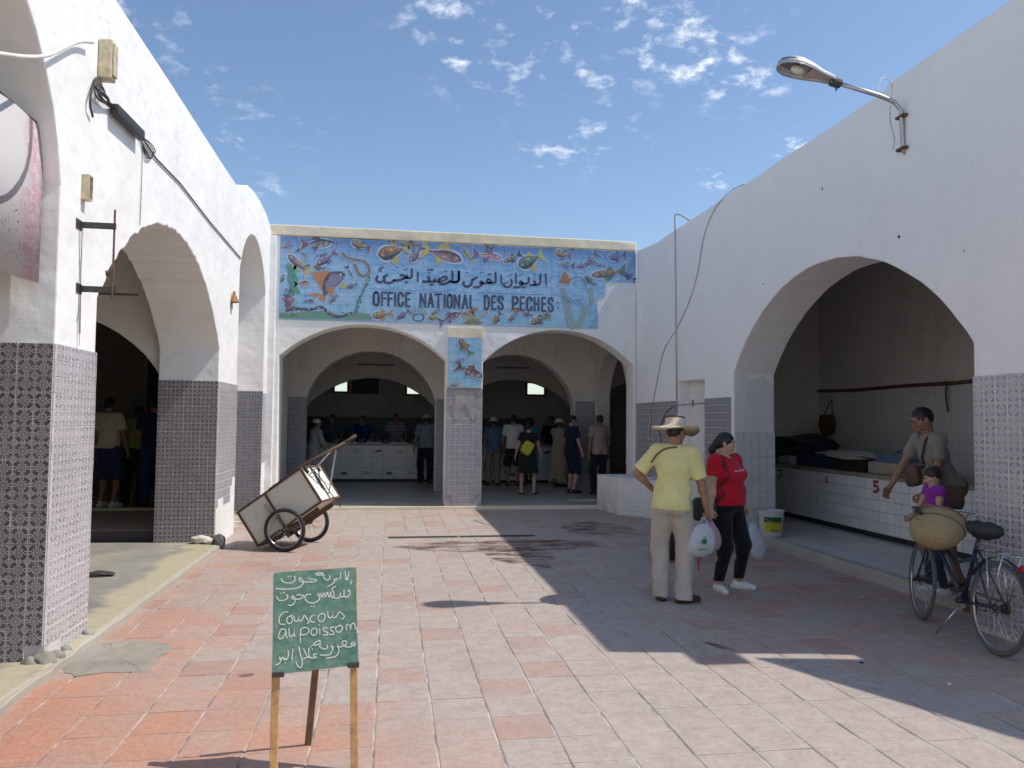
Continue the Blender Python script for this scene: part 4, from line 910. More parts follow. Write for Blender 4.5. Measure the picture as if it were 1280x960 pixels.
# ---- chalkboard easel
CB = thing('chalkboard', 'green chalkboard menu on a three legged wooden easel in the foreground', 'chalkboard', (-.32, 3.85, 0))
YB0, SL = 3.74, .14                               # board plane leans back: Y = YB0 + SL*z
def brd(px, py, off=0):
    d = ray(px, py); k = (YB0-off+SL*EYE)/(d.y-SL*d.z); return Vector((0, 0, EYE))+d*k
nB = Vector((0, -1, SL)).normalized()
cor = [brd(341.5, 716), brd(444, 709), brd(448, 831), brd(340.5, 844)]
def rounded(c, r=.02, n=4):
    out = []
    for i in range(4):
        a, b, d_ = c[i-1], c[i], c[(i+1) % 4]; u, v = (a-b).normalized()*r, (d_-b).normalized()*r
        for k in range(n+1): tt = k/n; out.append((b+u)*(1-tt)**2+b*2*tt*(1-tt)+(b+v)*tt*tt)
    return out
def slabpts(name, pts, n, th, m, parent, smooth=False):
    bm = B(); A = [bm.verts.new(p) for p in pts]; Bq = [bm.verts.new(p-n*th) for p in pts]; bm.faces.new(A); bm.faces.new(Bq[::-1])
    for i in range(len(A)): bm.faces.new((A[i], Bq[i], Bq[(i+1) % len(A)], A[(i+1) % len(A)]))
    o = obj(name, bm, m); reparent(o, parent); return o
t = NT('chalky_green_board'); v1 = t.noise(5, 6, .7, dist=.7); v2 = t.noise(28, 5, .7)
cg = t.mix(t.ramp(v1, .35, .7), (.085, .20, .145), (.16, .30, .23)); cg = t.mix(t.ramp(v2, .45, .75, 0, .4), cg, (.42, .50, .45)); cg = t.mix(t.ramp(t.noise(3, 7, .8, dist=.8), .62, .74, 0, .45), cg, (.45, .55, .5))
M_board = t.done(cg, .8, t.bump(v2, .2, .001), spec=.2)
slabpts('board', rounded(cor), nB, .010, M_board, CB)
back = [p-nB*.0105 for p in rounded(cor, .022)]; slabpts('backing', back, nB, .008, M_wood2, CB)
def leg(p, q, w_=.036, d_=.02, m=M_wood):
    p, q = Vector(p), Vector(q); bm = B(); z = (q-p); L = z.length; z.normalize(); x = Vector((1, 0, 0)); y = z.cross(x).normalized(); x = y.cross(z)
    box(bm, -w_/2, w_/2, -d_/2, d_/2, 0, L, Matrix.Translation(p) @ Matrix((x, y, z)).transposed().to_4x4(), bev=.003)
    o = obj('leg', bm, m, None); reparent(o, CB); return o
a = brd(346, 846); tl_ = brd(347, 716); leg((a.x+.0, YB0+.028, 0), tl_-nB*.03); a = brd(445, 832); leg((a.x+.004, YB0+.028, 0), brd(441, 709)-nB*.03)
g_ = gp(385, 931); leg((g_.x, g_.y, 0), (-.30, YB0+.20, .90), .034, .02, M_wood2)
bm = B(); box(bm, -.50, -.15, YB0+.15, YB0+.17, .80, .84); reparent(obj('crossbar', bm, M_wood2), CB)
bm = B()
for px, py in [(347, 841), (441, 829)]:
    p = brd(px, py); box(bm, p.x-.025, p.x+.03, p.y-.012, p.y+.012, p.z-.018, p.z+.004)
reparent(obj('corner_plate', bm, M_iron), CB)
Z3 = lambda p: (335+p[0]*.09375, 700+p[1]*.09375); Z4 = lambda p: (335+p[0]*.09375, 765+p[1]*.09375)
CH = [(Z3, [(180, 245), (200, 290), (260, 305), (330, 300), (365, 260), (350, 215)]), (Z3, [(268, 218), (275, 225)]), (Z3, [(300, 215), (306, 224)]), (Z3, [(105, 380), (230, 388), (370, 378), (440, 350), (470, 300), (450, 250), (420, 240), (425, 280), (470, 292), (530, 290), (600, 292), (648, 270), (600, 255), (560, 262)]), (Z3, [(535, 240), (548, 242)]),
      (Z3, [(750, 205), (700, 170), (640, 185), (660, 200), (720, 195), (735, 160), (735, 210), (760, 255)]), (Z3, [(760, 262), (800, 265), (825, 240), (820, 205)]), (Z3, [(795, 352), (840, 330), (880, 300), (885, 255)]), (Z3, [(885, 255), (920, 260), (915, 240)]), (Z3, [(965, 170), (970, 230), (945, 250)]),
      (Z3, [(1030, 150), (1040, 240), (1075, 262)]), (Z3, [(1080, 155), (1070, 215), (1050, 262), (1025, 245)]), (Z3, [(1120, 270), (1100, 325)]),
      (Z3, [(115, 490), (140, 530), (190, 540), (240, 525), (265, 490), (250, 460)]), (Z3, [(170, 440), (178, 447)]), (Z3, [(205, 432), (222, 440)]), (Z3, [(270, 600), (320, 602), (358, 560), (355, 500), (325, 480), (318, 510), (365, 520), (420, 520), (480, 480), (420, 462), (385, 470)]),
      (Z3, [(570, 455), (510, 465), (495, 510), (530, 560), (600, 572), (660, 550), (692, 505), (670, 465), (700, 450), (720, 495), (745, 440), (765, 495), (790, 430), (815, 495), (840, 430)]), (Z3, [(830, 425), (850, 495), (880, 485), (870, 420), (855, 380), (905, 350)]), (Z3, [(575, 610), (582, 622)]), (Z3, [(610, 612), (615, 625)]),
      (Z3, [(880, 505), (920, 512), (960, 490), (965, 440)]), (Z3, [(965, 490), (1010, 480), (1015, 400)]), (Z3, [(1015, 480), (1050, 495), (1095, 450), (1080, 400), (1060, 420)]),
      (Z3, [(268, 690), (200, 705), (155, 760), (145, 830)]), (Z4, [(150, 100), (155, 150), (200, 165), (235, 160)]), (Z4, [(310, 50), (265, 70), (250, 120), (280, 155), (320, 130), (325, 80), (300, 50), (330, 45)]), (Z4, [(350, 60), (355, 110), (385, 125), (405, 90), (410, 55), (410, 110), (430, 120)]),
      (Z4, [(430, 125), (460, 95), (480, 45), (500, 60), (530, 105), (545, 140), (520, 150)]), (Z4, [(625, 45), (580, 55), (560, 100), (590, 135), (630, 130)]), (Z4, [(725, 20), (680, 40), (668, 90), (700, 130), (745, 105), (765, 50), (735, 15), (720, 30)]), (Z4, [(800, -10), (800, 50), (830, 80), (860, 50), (862, -15), (865, 70)]),
      (Z4, [(880, 80), (920, 50), (950, 0), (1000, 30), (1020, 60), (990, 95)]),
      (Z4, [(235, 235), (190, 225), (160, 260), (140, 340), (180, 355), (220, 310), (240, 240), (245, 320), (265, 345)]), (Z4, [(280, 215), (285, 310), (310, 325), (345, 290), (352, 210), (350, 300), (360, 325)]),
      (Z4, [(440, 225), (430, 320), (432, 410)]), (Z4, [(435, 230), (490, 205), (540, 225), (535, 275), (480, 305), (440, 295)]), (Z4, [(620, 215), (580, 240), (575, 290), (610, 310), (650, 280), (650, 230), (615, 210)]), (Z4, [(690, 220), (692, 295)]), (Z4, [(685, 170), (688, 178)]),
      (Z4, [(790, 210), (740, 215), (745, 250), (800, 275), (780, 305), (735, 300)]), (Z4, [(885, 200), (840, 205), (840, 240), (880, 270), (870, 298), (820, 295)]), (Z4, [(960, 185), (910, 200), (905, 245), (940, 270), (985, 240), (990, 190), (950, 175)]), (Z4, [(1045, 240), (1048, 170), (1090, 175), (1100, 240), (1110, 170), (1150, 150), (1165, 225)]), (Z4, [(1180, 205), (1195, 250), (1180, 275)]),
      (Z4, [(1165, 420), (1130, 405), (1105, 430), (1150, 450), (1160, 420), (1100, 465), (1030, 455), (990, 420), (1005, 385), (1045, 390), (1030, 440), (970, 462), (925, 465)]), (Z4, [(965, 350), (975, 358)]), (Z4, [(930, 440), (945, 520), (900, 590), (775, 615)]), (Z4, [(850, 460), (860, 500), (830, 560), (770, 575), (700, 570)]),
      (Z4, [(840, 450), (870, 470), (860, 490)]), (Z4, [(790, 440), (790, 480), (740, 490), (690, 465)]), (Z4, [(690, 470), (695, 385), (650, 395), (610, 430), (650, 440), (690, 420)]), (Z4, [(600, 440), (560, 470)]),
      (Z4, [(650, 560), (610, 565), (620, 600), (655, 600), (600, 615), (540, 600), (470, 625)]), (Z4, [(545, 480), (545, 560), (560, 600)]), (Z4, [(590, 490), (598, 498)]), (Z4, [(475, 490), (510, 560), (530, 600)]), (Z4, [(415, 465), (430, 560), (455, 640), (455, 710), (430, 740), (395, 710), (375, 665)]),
      (Z4, [(335, 490), (325, 570), (318, 635)]), (Z4, [(270, 505), (272, 580), (255, 620), (235, 640)]), (Z4, [(240, 610), (220, 640), (200, 600), (170, 640), (155, 600)]), (Z4, [(155, 600), (175, 640), (140, 690), (100, 705)]), (Z4, [(225, 675), (232, 680)])]
t = NT('chalk'); M_chalk = t.done(t.mix(t.ramp(t.noise(140, 3, .7), .36, .56, .45, 1), (.25, .37, .31), (.82, .82, .77)), .95, spec=.1)
P0 = Paint()
for f_, st in CH: P0.ribbon([(brd(*f_(p)).x, brd(*f_(p)).z) for p in st], .0050, (1, 1, 1))
P0.build('chalk_writing', lambda a, b, l: Vector((a, YB0+SL*b, b))+nB*(l*.12+.0006), CB, M_chalk)

# ---- hand cart
axl = (Vector((-1.024, 10.809, .27))-Vector((-1.267, 9.997, .27))); axl.normalize()
CT_ = thing('hand_cart', 'tipped white box cart on two spoked wheels by the left arch', 'cart', (-1.15, 10.4, 0))
ux = Vector((axl.y, -axl.x, 0)); tl = math.radians(35)
Uc = ux*math.cos(tl)+Vector((0, 0, 1))*math.sin(tl); Hc = -ux*math.sin(tl)+Vector((0, 0, 1))*math.cos(tl)
CO = Vector((-1.267, 9.997, .27)); W_ = .80
CM = Matrix((Uc, axl, Hc)).transposed().to_4x4(); CM.translation = CO    # local: x along cart, y away, z up
M_cartp = plaster('worn_cart_panel', (.70, .68, .58), (.36, .29, .20), .75, False); M_cartw = plaster('white_cart_panel', (.80, .79, .72), (.5, .46, .38), .5, False)
def cart(name, f, m, smooth=False): bm = B(); f(bm); bmesh.ops.transform(bm, matrix=CM, verts=bm.verts); o = obj(name, bm, m, None, smooth); reparent(o, CT_); return o
b0, b1, hz0, hz1, y0_, y1_ = -.44, .56, .04, .54, .09, .72
cart('side_panel', lambda b: box(b, b0, b0+.43, y0_, y0_+.012, hz0, hz1), M_cartp); cart('side_panel', lambda b: box(b, b0+.435, b1, y0_, y0_+.012, hz0, hz1), M_cartp)
cart('side_panel', lambda b: box(b, b0, b1, y1_-.012, y1_, hz0, hz1), M_cartp); cart('end_panel', lambda b: box(b, b0, b0+.012, y0_+.013, y1_-.013, hz0, hz1), M_cartp)
cart('end_panel', lambda b: box(b, b1-.012, b1, y0_+.013, (y0_+y1_)/2-.03, hz0, hz1), M_cartw); cart('end_panel', lambda b: box(b, b1-.012, b1, (y0_+y1_)/2+.02, y1_-.013, hz0, hz1), M_cartw)
cart('floor_panel', lambda b: box(b, b0, b1, y0_+.013, y1_-.013, hz0, hz0+.012), M_cartp); cart('lid', lambda b: box(b, b0+.02, b1-.02, y0_+.01, y1_-.01, hz1-.03, hz1-.018), M_cartp)
def frame(b):
    r = .013
    for y in (y0_-.004, y1_+.004):
        for z in (hz0, hz1): box(b, b0-r, b1+r, y-r, y+r, z-r, z+r)
        for x in (b0, b1): box(b, x-r, x+r, y-r, y+r, hz0+r+.001, hz1-r-.001)
    for x in (b0, b1):
        for z in (hz0, hz1): box(b, x-r, x+r, y0_+r, y1_-r, z-r+.001, z+r-.001)
    box(b, b0+.42, b0+.445, y0_-.018, y0_+.0, hz0+r, hz1-r)
cart('frame', frame, M_rust)
cart('handle', lambda b: (tube(b, [(b0+.5, y0_+.03, hz1+.012), (b1+.1, y0_+.06, hz1+.02), (1.14, .36, hz1-.01)], .018, 8), tube(b, [(b0+.5, y1_-.03, hz1+.012), (b1+.1, y1_-.06, hz1+.02), (1.14, .44, hz1-.01)], .018, 8), tube(b, [(.95, .40, hz1+.005), (1.30, .40, hz1-.01)], .022, 8)), mat('dark_handle_wood', (.10, .06, .04), .75), True)
cart('brace', lambda b: (tube(b, [(.98, .39, hz1), (b1+.01, y0_+.35, hz0+.08)], .009, 6), tube(b, [(.98, .42, hz1), (b1+.01, y1_-.04, hz0+.2)], .009, 6), tube(b, [(.92, .35, hz1), (b1+.01, y0_+.1, hz1-.12)], .009, 6)), M_steel)
cart('bolt_bar', lambda b: (box(b, b1+.002, b1+.018, .36, .40, .18, .58), box(b, b1+.002, b1+.03, .17, .21, .45, .56), box(b, b1+.002, b1+.03, .56, .60, .45, .56)), M_iron)
cart('strap', lambda b: tube(b, bez([(b1+.02, .38, .50), (b1+.03, .44, .3), (b1+.022, .46, .1), (b1+.03, .50, -.02), (b1+.0, .55, -.10)]), .007, 6), M_cable, True)
cart('side_strap', lambda b: box(b, -.04, -.012, .03, .06, -.02, .42, Matrix.Rotation(math.radians(-6), 4, 'Y')), M_steel)
cart('axle', lambda b: (tube(b, [(0, -.03, 0), (0, W_+.05, 0)], .016, 8), box(b, -.3, .45, .14, .18, -.03, .02), box(b, -.3, .45, .62, .66, -.03, .02), box(b, -.05, .05, .1, .7, -.02, .015)), M_rust)
def wheel(parent, ctr, ax_, R, rt, spokes=28, tyre=M_rubber, rim=M_chrome, hubm=M_iron, name='wheel', dirt=None):
    ax_ = Vector(ax_).normalized(); Q = ax_.to_track_quat('Z', 'Y').to_matrix().to_4x4(); Mx = Matrix.Translation(Vector(ctr)) @ Q
    def circ(r, n=48, z=0): return [(r*math.cos(2*math.pi*k/n), r*math.sin(2*math.pi*k/n), z) for k in range(n)]
    bm = B(); tube(bm, circ(R-rt), rt, 10, closed=True)
    for k in range(72):                       # tread
        a = 2*math.pi*k/72; box(bm, R-.004, R+.002, -rt*.6, rt*.6, -.004, .004, Matrix.Rotation(a, 4, 'Z') @ Matrix.Rotation(math.pi/2, 4, 'X') @ Matrix.Identity(4))
    bmesh.ops.transform(bm, matrix=Mx, verts=bm.verts); o = obj(name, bm, tyre, None, 40); reparent(o, parent)
    o['label'] = 'wheel with black tyre' if False else 'spoked wheel'
    del o['label']
    def sub(nm, bm, m, sm=True):
        bmesh.ops.transform(bm, matrix=Mx, verts=bm.verts); s = obj(nm, bm, m, None, sm); s.parent = o; s.matrix_parent_inverse = (parent.matrix_world @ o.matrix_basis).inverted() if False else Matrix.Identity(4)
        s.matrix_parent_inverse = Matrix.Identity(4); return s
    bm = B(); tube(bm, circ(R-2*rt-.004), .009, 8, closed=True); sub('rim', bm, rim)
    bm = B(); tube(bm, [(0, 0, -.045), (0, 0, .045)], .017, 10); tube(bm, [(0, 0, -.03), (0, 0, -.025)], .03, 12); tube(bm, [(0, 0, .025), (0, 0, .03)], .03, 12); sub('hub', bm, hubm)
    bm = B()
    for k in range(spokes):
        a = 2*math.pi*k/spokes; b = a+(.55 if k % 4 < 2 else -.55); z = .028 if k % 2 else -.028
        tube(bm, [(.026*math.cos(b), .026*math.sin(b), z), ((R-2*rt-.004)*math.cos(a), (R-2*rt-.004)*math.sin(a), 0)], .0014, 4)
    s = sub('spokes', bm, M_chrome); s['kind'] = 'stuff'
    return o
bpy.context.view_layer.update()
wheel(CT_, CO, axl, .27, .022); wheel(CT_, CO+axl*W_, axl, .27, .022)

# ---- bicycle against the right pillar
BK = thing('bicycle', 'old dark bicycle with a black saddle cover parked beside the lilac tiled pillar', 'bicycle', (4.42, 5.5, 0))
bpy.context.view_layer.update()
rear, front = Vector((4.36, 5.02, .335)), Vector((4.52, 6.05, .335)); fw = (front-rear).normalized(); lean = math.radians(4)
side = Vector((fw.y, -fw.x, 0)); upv = (Vector((0, 0, 1))*math.cos(lean)+side*math.sin(lean)).normalized(); side = fw.cross(upv).normalized()
BM = Matrix((fw, -side, upv)).transposed().to_4x4(); BM.translation = Vector((4.36, 5.02, 0))     # local x forward, y left, z up
def bike(name, f, m, sm=True, parent=BK): bm = B(); f(bm); bmesh.ops.transform(bm, matrix=BM, verts=bm.verts); o = obj(name, bm, m, None, sm); reparent(o, parent); return o
steer = math.radians(12)
wheel(BK, BM @ Vector((0, 0, .335)), BM.to_3x3() @ Vector((0, 1, 0)), .335, .017, 36, mat('dusty_tyre', (.13, .125, .12), .9)); wf = Vector((math.sin(steer), math.cos(steer), 0))
wheel(BK, BM @ Vector((1.03, 0, .335)), BM.to_3x3() @ wf, .335, .017, 36, mat('dusty_tyre', (.13, .125, .12), .9))
M_bike = mat('dark_blue_enamel', (.03, .04, .075), .35, .3, 30); BB = (.43, 0, .29); ST = (.30, 0, .72); HT = (.80, 0, .80); HB = (.84, 0, .68)
bike('frame', lambda b: (tube(b, [BB, ST, (.275, 0, .80)], .016), tube(b, [BB, HB], .017), tube(b, [(.32, 0, .64), (.56, 0, .56), (.83, 0, .72)], .014), tube(b, [HT, HB], .019), tube(b, [(0, .06, .335), (.40, .03, .29)], .009), tube(b, [(0, -.06, .335), (.40, -.03, .29)], .009), tube(b, [(0, .06, .335), (.30, .02, .70)], .008), tube(b, [(0, -.06, .335), (.30, -.02, .70)], .008), tube(b, [(.43, -.05, .29), (.43, .05, .29)], .024)), M_bike)
bike('fork', lambda b: (tube(b, [HB, (.90, .055, .60), (.98, .055, .42), (1.03, .05, .335)], .010), tube(b, [HB, (.90, -.055, .60), (.98, -.055, .42), (1.03, -.05, .335)], .010), tube(b, [(.86, -.06, .66), (.86, .06, .66)], .012)), M_bike)
bike('handlebar', lambda b: (tube(b, [HT, (.785, 0, .92), (.84, 0, .95)], .012), tube(b, bez([(.62, .27, .93), (.74, .27, .95), (.86, .16, .955), (.86, 0, .95), (.86, -.16, .955), (.74, -.27, .95), (.62, -.27, .93)]), .011)), M_chrome)
for s_ in (1, -1): bike('grip', lambda b: tube(b, [(.60, .272*s_, .927), (.71, .272*s_, .945)], .016), M_black); bike('brake_lever', lambda b: tube(b, bez([(.78, .22*s_, .94), (.82, .22*s_, .88), (.74, .24*s_, .87), (.66, .25*s_, .875)]), .006), M_chrome)
def saddle(b):
    prof = [(-.14, .10, .05), (-.10, .115, .065), (-.02, .10, .065), (.06, .06, .055), (.13, .035, .045), (.16, .015, .03)]; rg = []
    for x, w_, h in prof: rg.append([b.verts.new((.26+x, w_*math.cos(a)*(1+.07*math.sin(a*5+x*30)), .875+h*math.sin(a)*(.9 if math.sin(a) > 0 else 1.15)+.008*math.sin(a*7+x*40))) for a in np.linspace(0, 2*math.pi, 21)[:-1]])
    for i in range(len(rg)-1):
        for k in range(20): b.faces.new((rg[i][k], rg[i][(k+1) % 20], rg[i+1][(k+1) % 20], rg[i+1][k]))
    b.faces.new(rg[0][::-1]); b.faces.new(rg[-1])
bike('saddle', saddle, mat('black_saddle_cover', (.018, .018, .02), .5, .2, 30, .5, 40)); bike('seat_post', lambda b: tube(b, [(.295, 0, .70), (.265, 0, .85)], .012), M_chrome)
bike('rack', lambda b: [tube(b, q, .005, 6) for q in ([(.22, .05, .72), (-.22, .06, .74), (-.25, 0, .74), (-.22, -.06, .74), (.22, -.05, .72)], [(.1, .055, .73), (.1, -.055, .73)], [(-.05, .055, .735), (-.05, -.055, .735)], [(-.16, .06, .735), (-.16, -.06, .735)], [(0, .07, .335), (-.12, .065, .735)], [(0, -.07, .335), (-.12, -.065, .735)], [(0, .07, .335), (.08, .06, .73)], [(0, -.07, .335), (.08, -.06, .73)])], M_chrome)
bike('mudguard', lambda b: [b.faces.new([b.verts.new((.362*math.cos(a), s, .335+.362*math.sin(a))) for a, s in ((A0, -.022), (A0, .022), (A0+.12, .022), (A0+.12, -.022))]) for A0 in np.arange(.5, 3.3, .12)], M_bike)
bike('tail_lamp', lambda b: lathe(b, [(0, -.05), (.028, -.045), (.035, 0), (.03, .02), (0, .025)], 16, Matrix.Translation((-.28, 0, .66)) @ Matrix.Rotation(-math.pi/2, 4, 'Y')), mat('red_lens', (.45, .01, .02), .2, .1))
bike('chain_guard', lambda b: (tube(b, [(.0, -.062, .37), (.43, -.062, .37)], .006), tube(b, [(0, -.062, .30), (.43, -.062, .23)], .004), lathe(b, [(.085, -.002), (.085, .002)], 24, Matrix.Translation((.43, -.062, .29)) @ Matrix.Rotation(math.pi/2, 4, 'X')), lathe(b, [(.045, -.002), (.045, .002)], 16, Matrix.Translation((0, -.062, .335)) @ Matrix.Rotation(math.pi/2, 4, 'X'))), M_rust)
bike('crank', lambda b: (tube(b, [(.43, -.075, .29), (.55, -.085, .19)], .009), tube(b, [(.43, .065, .29), (.31, .075, .39)], .009)), M_chrome)
bike('pedal', lambda b: box(b, .51, .59, -.17, -.09, .178, .202), mat('orange_brown_pedal', (.22, .10, .04), .7)); bike('pedal', lambda b: box(b, .27, .35, .08, .16, .378, .402), M_black)
bike('kickstand', lambda b: tube(b, [(.40, .04, .26), (.50, .16, .005)], .007), M_chrome)
bike('mudflap', lambda b: box(b, -.365, -.355, -.03, .03, .15, .42), mat('grey_blue_flap', (.13, .15, .2), .6))
bike('headlamp', lambda b: lathe(b, [(0, -.03), (.03, -.02), (.036, .02), (.03, .03), (0, .032)], 14, Matrix.Translation((.93, 0, .84)) @ Matrix.Rotation(math.pi/2, 4, 'Y')), M_chrome)
# straw basket hung on the handlebar
def weave(name, c1, c2, sc=90):
    t = NT(name); O_ = t.tc.outputs['Object']; s = t.n('ShaderNodeSeparateXYZ'); t.l(O_, s.inputs[0])
    w1 = t.n('ShaderNodeTexWave'); w1.inputs['Scale'].default_value = sc*.5; w1.bands_direction = 'X'; t.l(O_, w1.inputs[0]); w2 = t.n('ShaderNodeTexWave'); w2.inputs['Scale'].default_value = sc*.55; w2.bands_direction = 'DIAGONAL'; t.l(O_, w2.inputs[0])
    h = t.math('MULTIPLY', w1.outputs[1], w2.outputs[1]); c = t.mix(t.ramp(t.math('ADD', h, t.math('MULTIPLY', t.noise(12, 4, .6, O_), .6)), .2, 1.1), c2, c1)
    return t.done(c, .8, t.bump(h, .8, .004), spec=.2)
M_straw = weave('woven_straw', (.58, .46, .27), (.34, .25, .13)); M_hat = weave('pale_straw', (.93, .83, .62), (.74, .62, .43), 160)
BS = thing('straw_basket', 'round woven straw basket hung tilted on the bicycle handlebar', 'basket', (4.44, 5.93, .80))
bpy.context.view_layer.update()
bc = on_x(1170, 663, 4.42)
Mb = Matrix.Translation(bc) @ Vector((.72, .42, .62)).to_track_quat('Z', 'Y').to_matrix().to_4x4() @ Matrix.Scale(1.18, 4)
prof = [(0, -.13), (.06, -.128), (.11, -.105), (.145, -.05), (.155, .01), (.15, .07), (.135, .12), (.125, .135), (.118, .12), (.13, .07), (.135, .01), (.125, -.05), (.09, -.10), (0, -.115)]
bm = B(); lathe(bm, [(r*1.0, z*.95) for r, z in prof], 36, None, False)
for v in bm.verts: v.co = Vector((v.co.x*1.12, v.co.y*.82, v.co.z))*(1+.02*math.sin(v.co.z*60))
for v in bm.verts: v.co = Mb @ v.co
reparent(obj('woven_body', bm, M_straw, smooth=True), BS)
for rr, zz in ((.139, .125), (.158, .03)):
    bm = B(); tube(bm, [Mb @ Vector((rr*1.12*math.cos(a), rr*.82*math.sin(a), zz)) for a in np.linspace(0, 2*math.pi, 33)[:-1]], .007, 6, closed=True); reparent(obj('trim_rope', bm, mat('dark_rope', (.22, .15, .08), .9), smooth=True), BS)
bm = B(); tube(bm, bez([Mb @ Vector((.10, .08, .12)), BM @ Vector((.90, .05, .97)), BM @ Vector((.84, .1, .975)), Mb @ Vector((-.10, .09, .125))]), .008, 6); reparent(obj('carry_loop', bm, mat('dark_rope', (.22, .15, .08), .9), smooth=True), BS)
# ================================================================ PEOPLE (each body grown as one continuous surface)
class Field:
    def __init__(s, lo, hi, h):
        s.lo = np.array(lo, np.float32); s.h = h; s.n = np.ceil((np.array(hi)-np.array(lo))/h).astype(int)+1
        s.f = np.full(s.n, .2, np.float32)
    def region(s, lo, hi):
        a = np.clip(((np.array(lo)-s.lo)/s.h).astype(int)-1, 0, s.n); b = np.clip(((np.array(hi)-s.lo)/s.h).astype(int)+2, 0, s.n)
        if (b <= a).any(): return None
        sl = tuple(slice(i, j) for i, j in zip(a, b))
        g = [(s.lo[k]+s.h*np.arange(a[k], b[k], dtype=np.float32)).reshape([-1 if q == k else 1 for q in range(3)]) for k in range(3)]
        return sl, g
    def comb(s, sl, d, k, mode):
        f = s.f[sl]
        if mode == 'u':
            if k > 0: h = np.maximum(k-np.abs(f-d), 0)/k; s.f[sl] = np.minimum(f, d)-h*h*k*.25
            else: s.f[sl] = np.minimum(f, d)
        else:
            e = -d
            if k > 0: h = np.maximum(k-np.abs(f-e), 0)/k; s.f[sl] = np.maximum(f, e)+h*h*k*.25
            else: s.f[sl] = np.maximum(f, e)
    def cap(s, a, b, ra, rb=None, k=.02, mode='u', flat=None, cut=None):
        rb = ra if rb is None else rb; a, b = np.array(a, float), np.array(b, float); m_ = max(ra, rb)+k+.02
        r = s.region(np.minimum(a, b)-m_, np.maximum(a, b)+m_)
        if r is None: return
        sl, (X, Y, Z) = r; d = b-a; L = float(d@d) or 1e-9
        px, py, pz = X-a[0], Y-a[1], Z-a[2]
        tt = np.clip((px*d[0]+py*d[1]+pz*d[2])/L, 0, 1)
        qx, qy, qz = px-tt*d[0], py-tt*d[1], pz-tt*d[2]
        if flat is not None:                        # squash along an axis
            ax_, fac = flat; ax_ = np.array(ax_, float)/np.linalg.norm(ax_); c = qx*ax_[0]+qy*ax_[1]+qz*ax_[2]
            dist = np.sqrt(np.maximum(qx*qx+qy*qy+qz*qz-c*c, 0)+(c*fac)**2)/1.0
        else: dist = np.sqrt(qx*qx+qy*qy+qz*qz)
        D = dist-(ra+(rb-ra)*tt)
        if cut is not None:
            for p0, n0 in cut: n0 = np.array(n0, float); n0 = n0/np.linalg.norm(n0); D = np.maximum(D, (X-p0[0])*n0[0]+(Y-p0[1])*n0[1]+(Z-p0[2])*n0[2])
        s.comb(sl, D.astype(np.float32), k, mode)
    def ell(s, c, r, R=None, k=.03, mode='u'):
        c, r = np.array(c, float), np.array(r, float); m_ = max(r)+k+.02; rg = s.region(c-m_, c+m_)
        if rg is None: return
        sl, (X, Y, Z) = rg; P = [X-c[0], Y-c[1], Z-c[2]]
        if R is not None: P = [P[0]*R[0][i]+P[1]*R[1][i]+P[2]*R[2][i] for i in range(3)]
        q = np.sqrt((P[0]/r[0])**2+(P[1]/r[1])**2+(P[2]/r[2])**2); q2 = np.sqrt((P[0]/r[0]**2)**2+(P[1]/r[1]**2)**2+(P[2]/r[2]**2)**2)
        D = q*(q-1)/np.maximum(q2, 1e-6); s.comb(sl, D.astype(np.float32), k, mode)
    def plane(s, p, n, k=0):                        # keep the side opposite to n
        n = np.array(n, float)/np.linalg.norm(n); sl, (X, Y, Z) = s.region(s.lo, s.lo+s.n*s.h)
        D = (X-p[0])*n[0]+(Y-p[1])*n[1]+(Z-p[2])*n[2]; s.comb(sl, (-D).astype(np.float32), k, 's')
    def folds(s, amp, seed, fz=(1, 1, 1), freq=(16, 60), n=9, zr=None):
        r = random.Random(seed); sl, (X, Y, Z) = s.region(s.lo, s.lo+s.n*s.h); F_ = 0
        for i in range(n):
            d = Vector([r.gauss(0, 1)*fz[k] for k in range(3)]).normalized()*r.uniform(*freq); e = Vector([r.gauss(0, 1) for k in range(3)]).normalized()*r.uniform(6, 14)
            F_ = F_+np.sin(X*d.x+Y*d.y+Z*d.z+1.6*np.sin(X*e.x+Y*e.y+Z*e.z+i)+i*1.7)*r.uniform(.5, 1)
        w_ = 1.0
        if zr is not None: w_ = np.clip((zr[1]-Z)/(zr[1]-zr[0]), .15, 1)
        s.f += (amp*w_*F_/n*2).astype(np.float32)
    def mesh(s, name, sm=1):
        f = s.f; n = f.shape; ins = f < 0
        c = ins[:-1, :-1, :-1].astype(np.uint8)
        tot = np.zeros([q-1 for q in n], np.uint8)
        for dx in (0, 1):
            for dy in (0, 1):
                for dz in (0, 1): tot += ins[dx:n[0]-1+dx, dy:n[1]-1+dy, dz:n[2]-1+dz]
        act = (tot > 0) & (tot < 8); idx = np.argwhere(act)
        if len(idx) == 0: return mesh_of(name, [], [])
        vid = np.full(act.shape, -1, np.int32); vid[act] = np.arange(len(idx))
        acc = np.zeros((len(idx), 3)); cnt = np.zeros(len(idx)); C8 = [(a, b, d) for a in (0, 1) for b in (0, 1) for d in (0, 1)]
        val = {q: f[idx[:, 0]+q[0], idx[:, 1]+q[1], idx[:, 2]+q[2]] for q in C8}
        for a in C8:
            for ax_ in range(3):
                if a[ax_]: continue
                b = list(a); b[ax_] = 1; b = tuple(b); va, vb = val[a], val[b]; m_ = (va < 0) != (vb < 0)
                t_ = np.where(m_, va/np.where(m_, va-vb, 1), 0)
                P_ = np.array(a, float)[None].repeat(len(idx), 0); P_[:, ax_] += t_; acc[m_] += P_[m_]; cnt[m_] += 1
        V = s.lo+(idx+acc/cnt[:, None])*s.h; quads = []
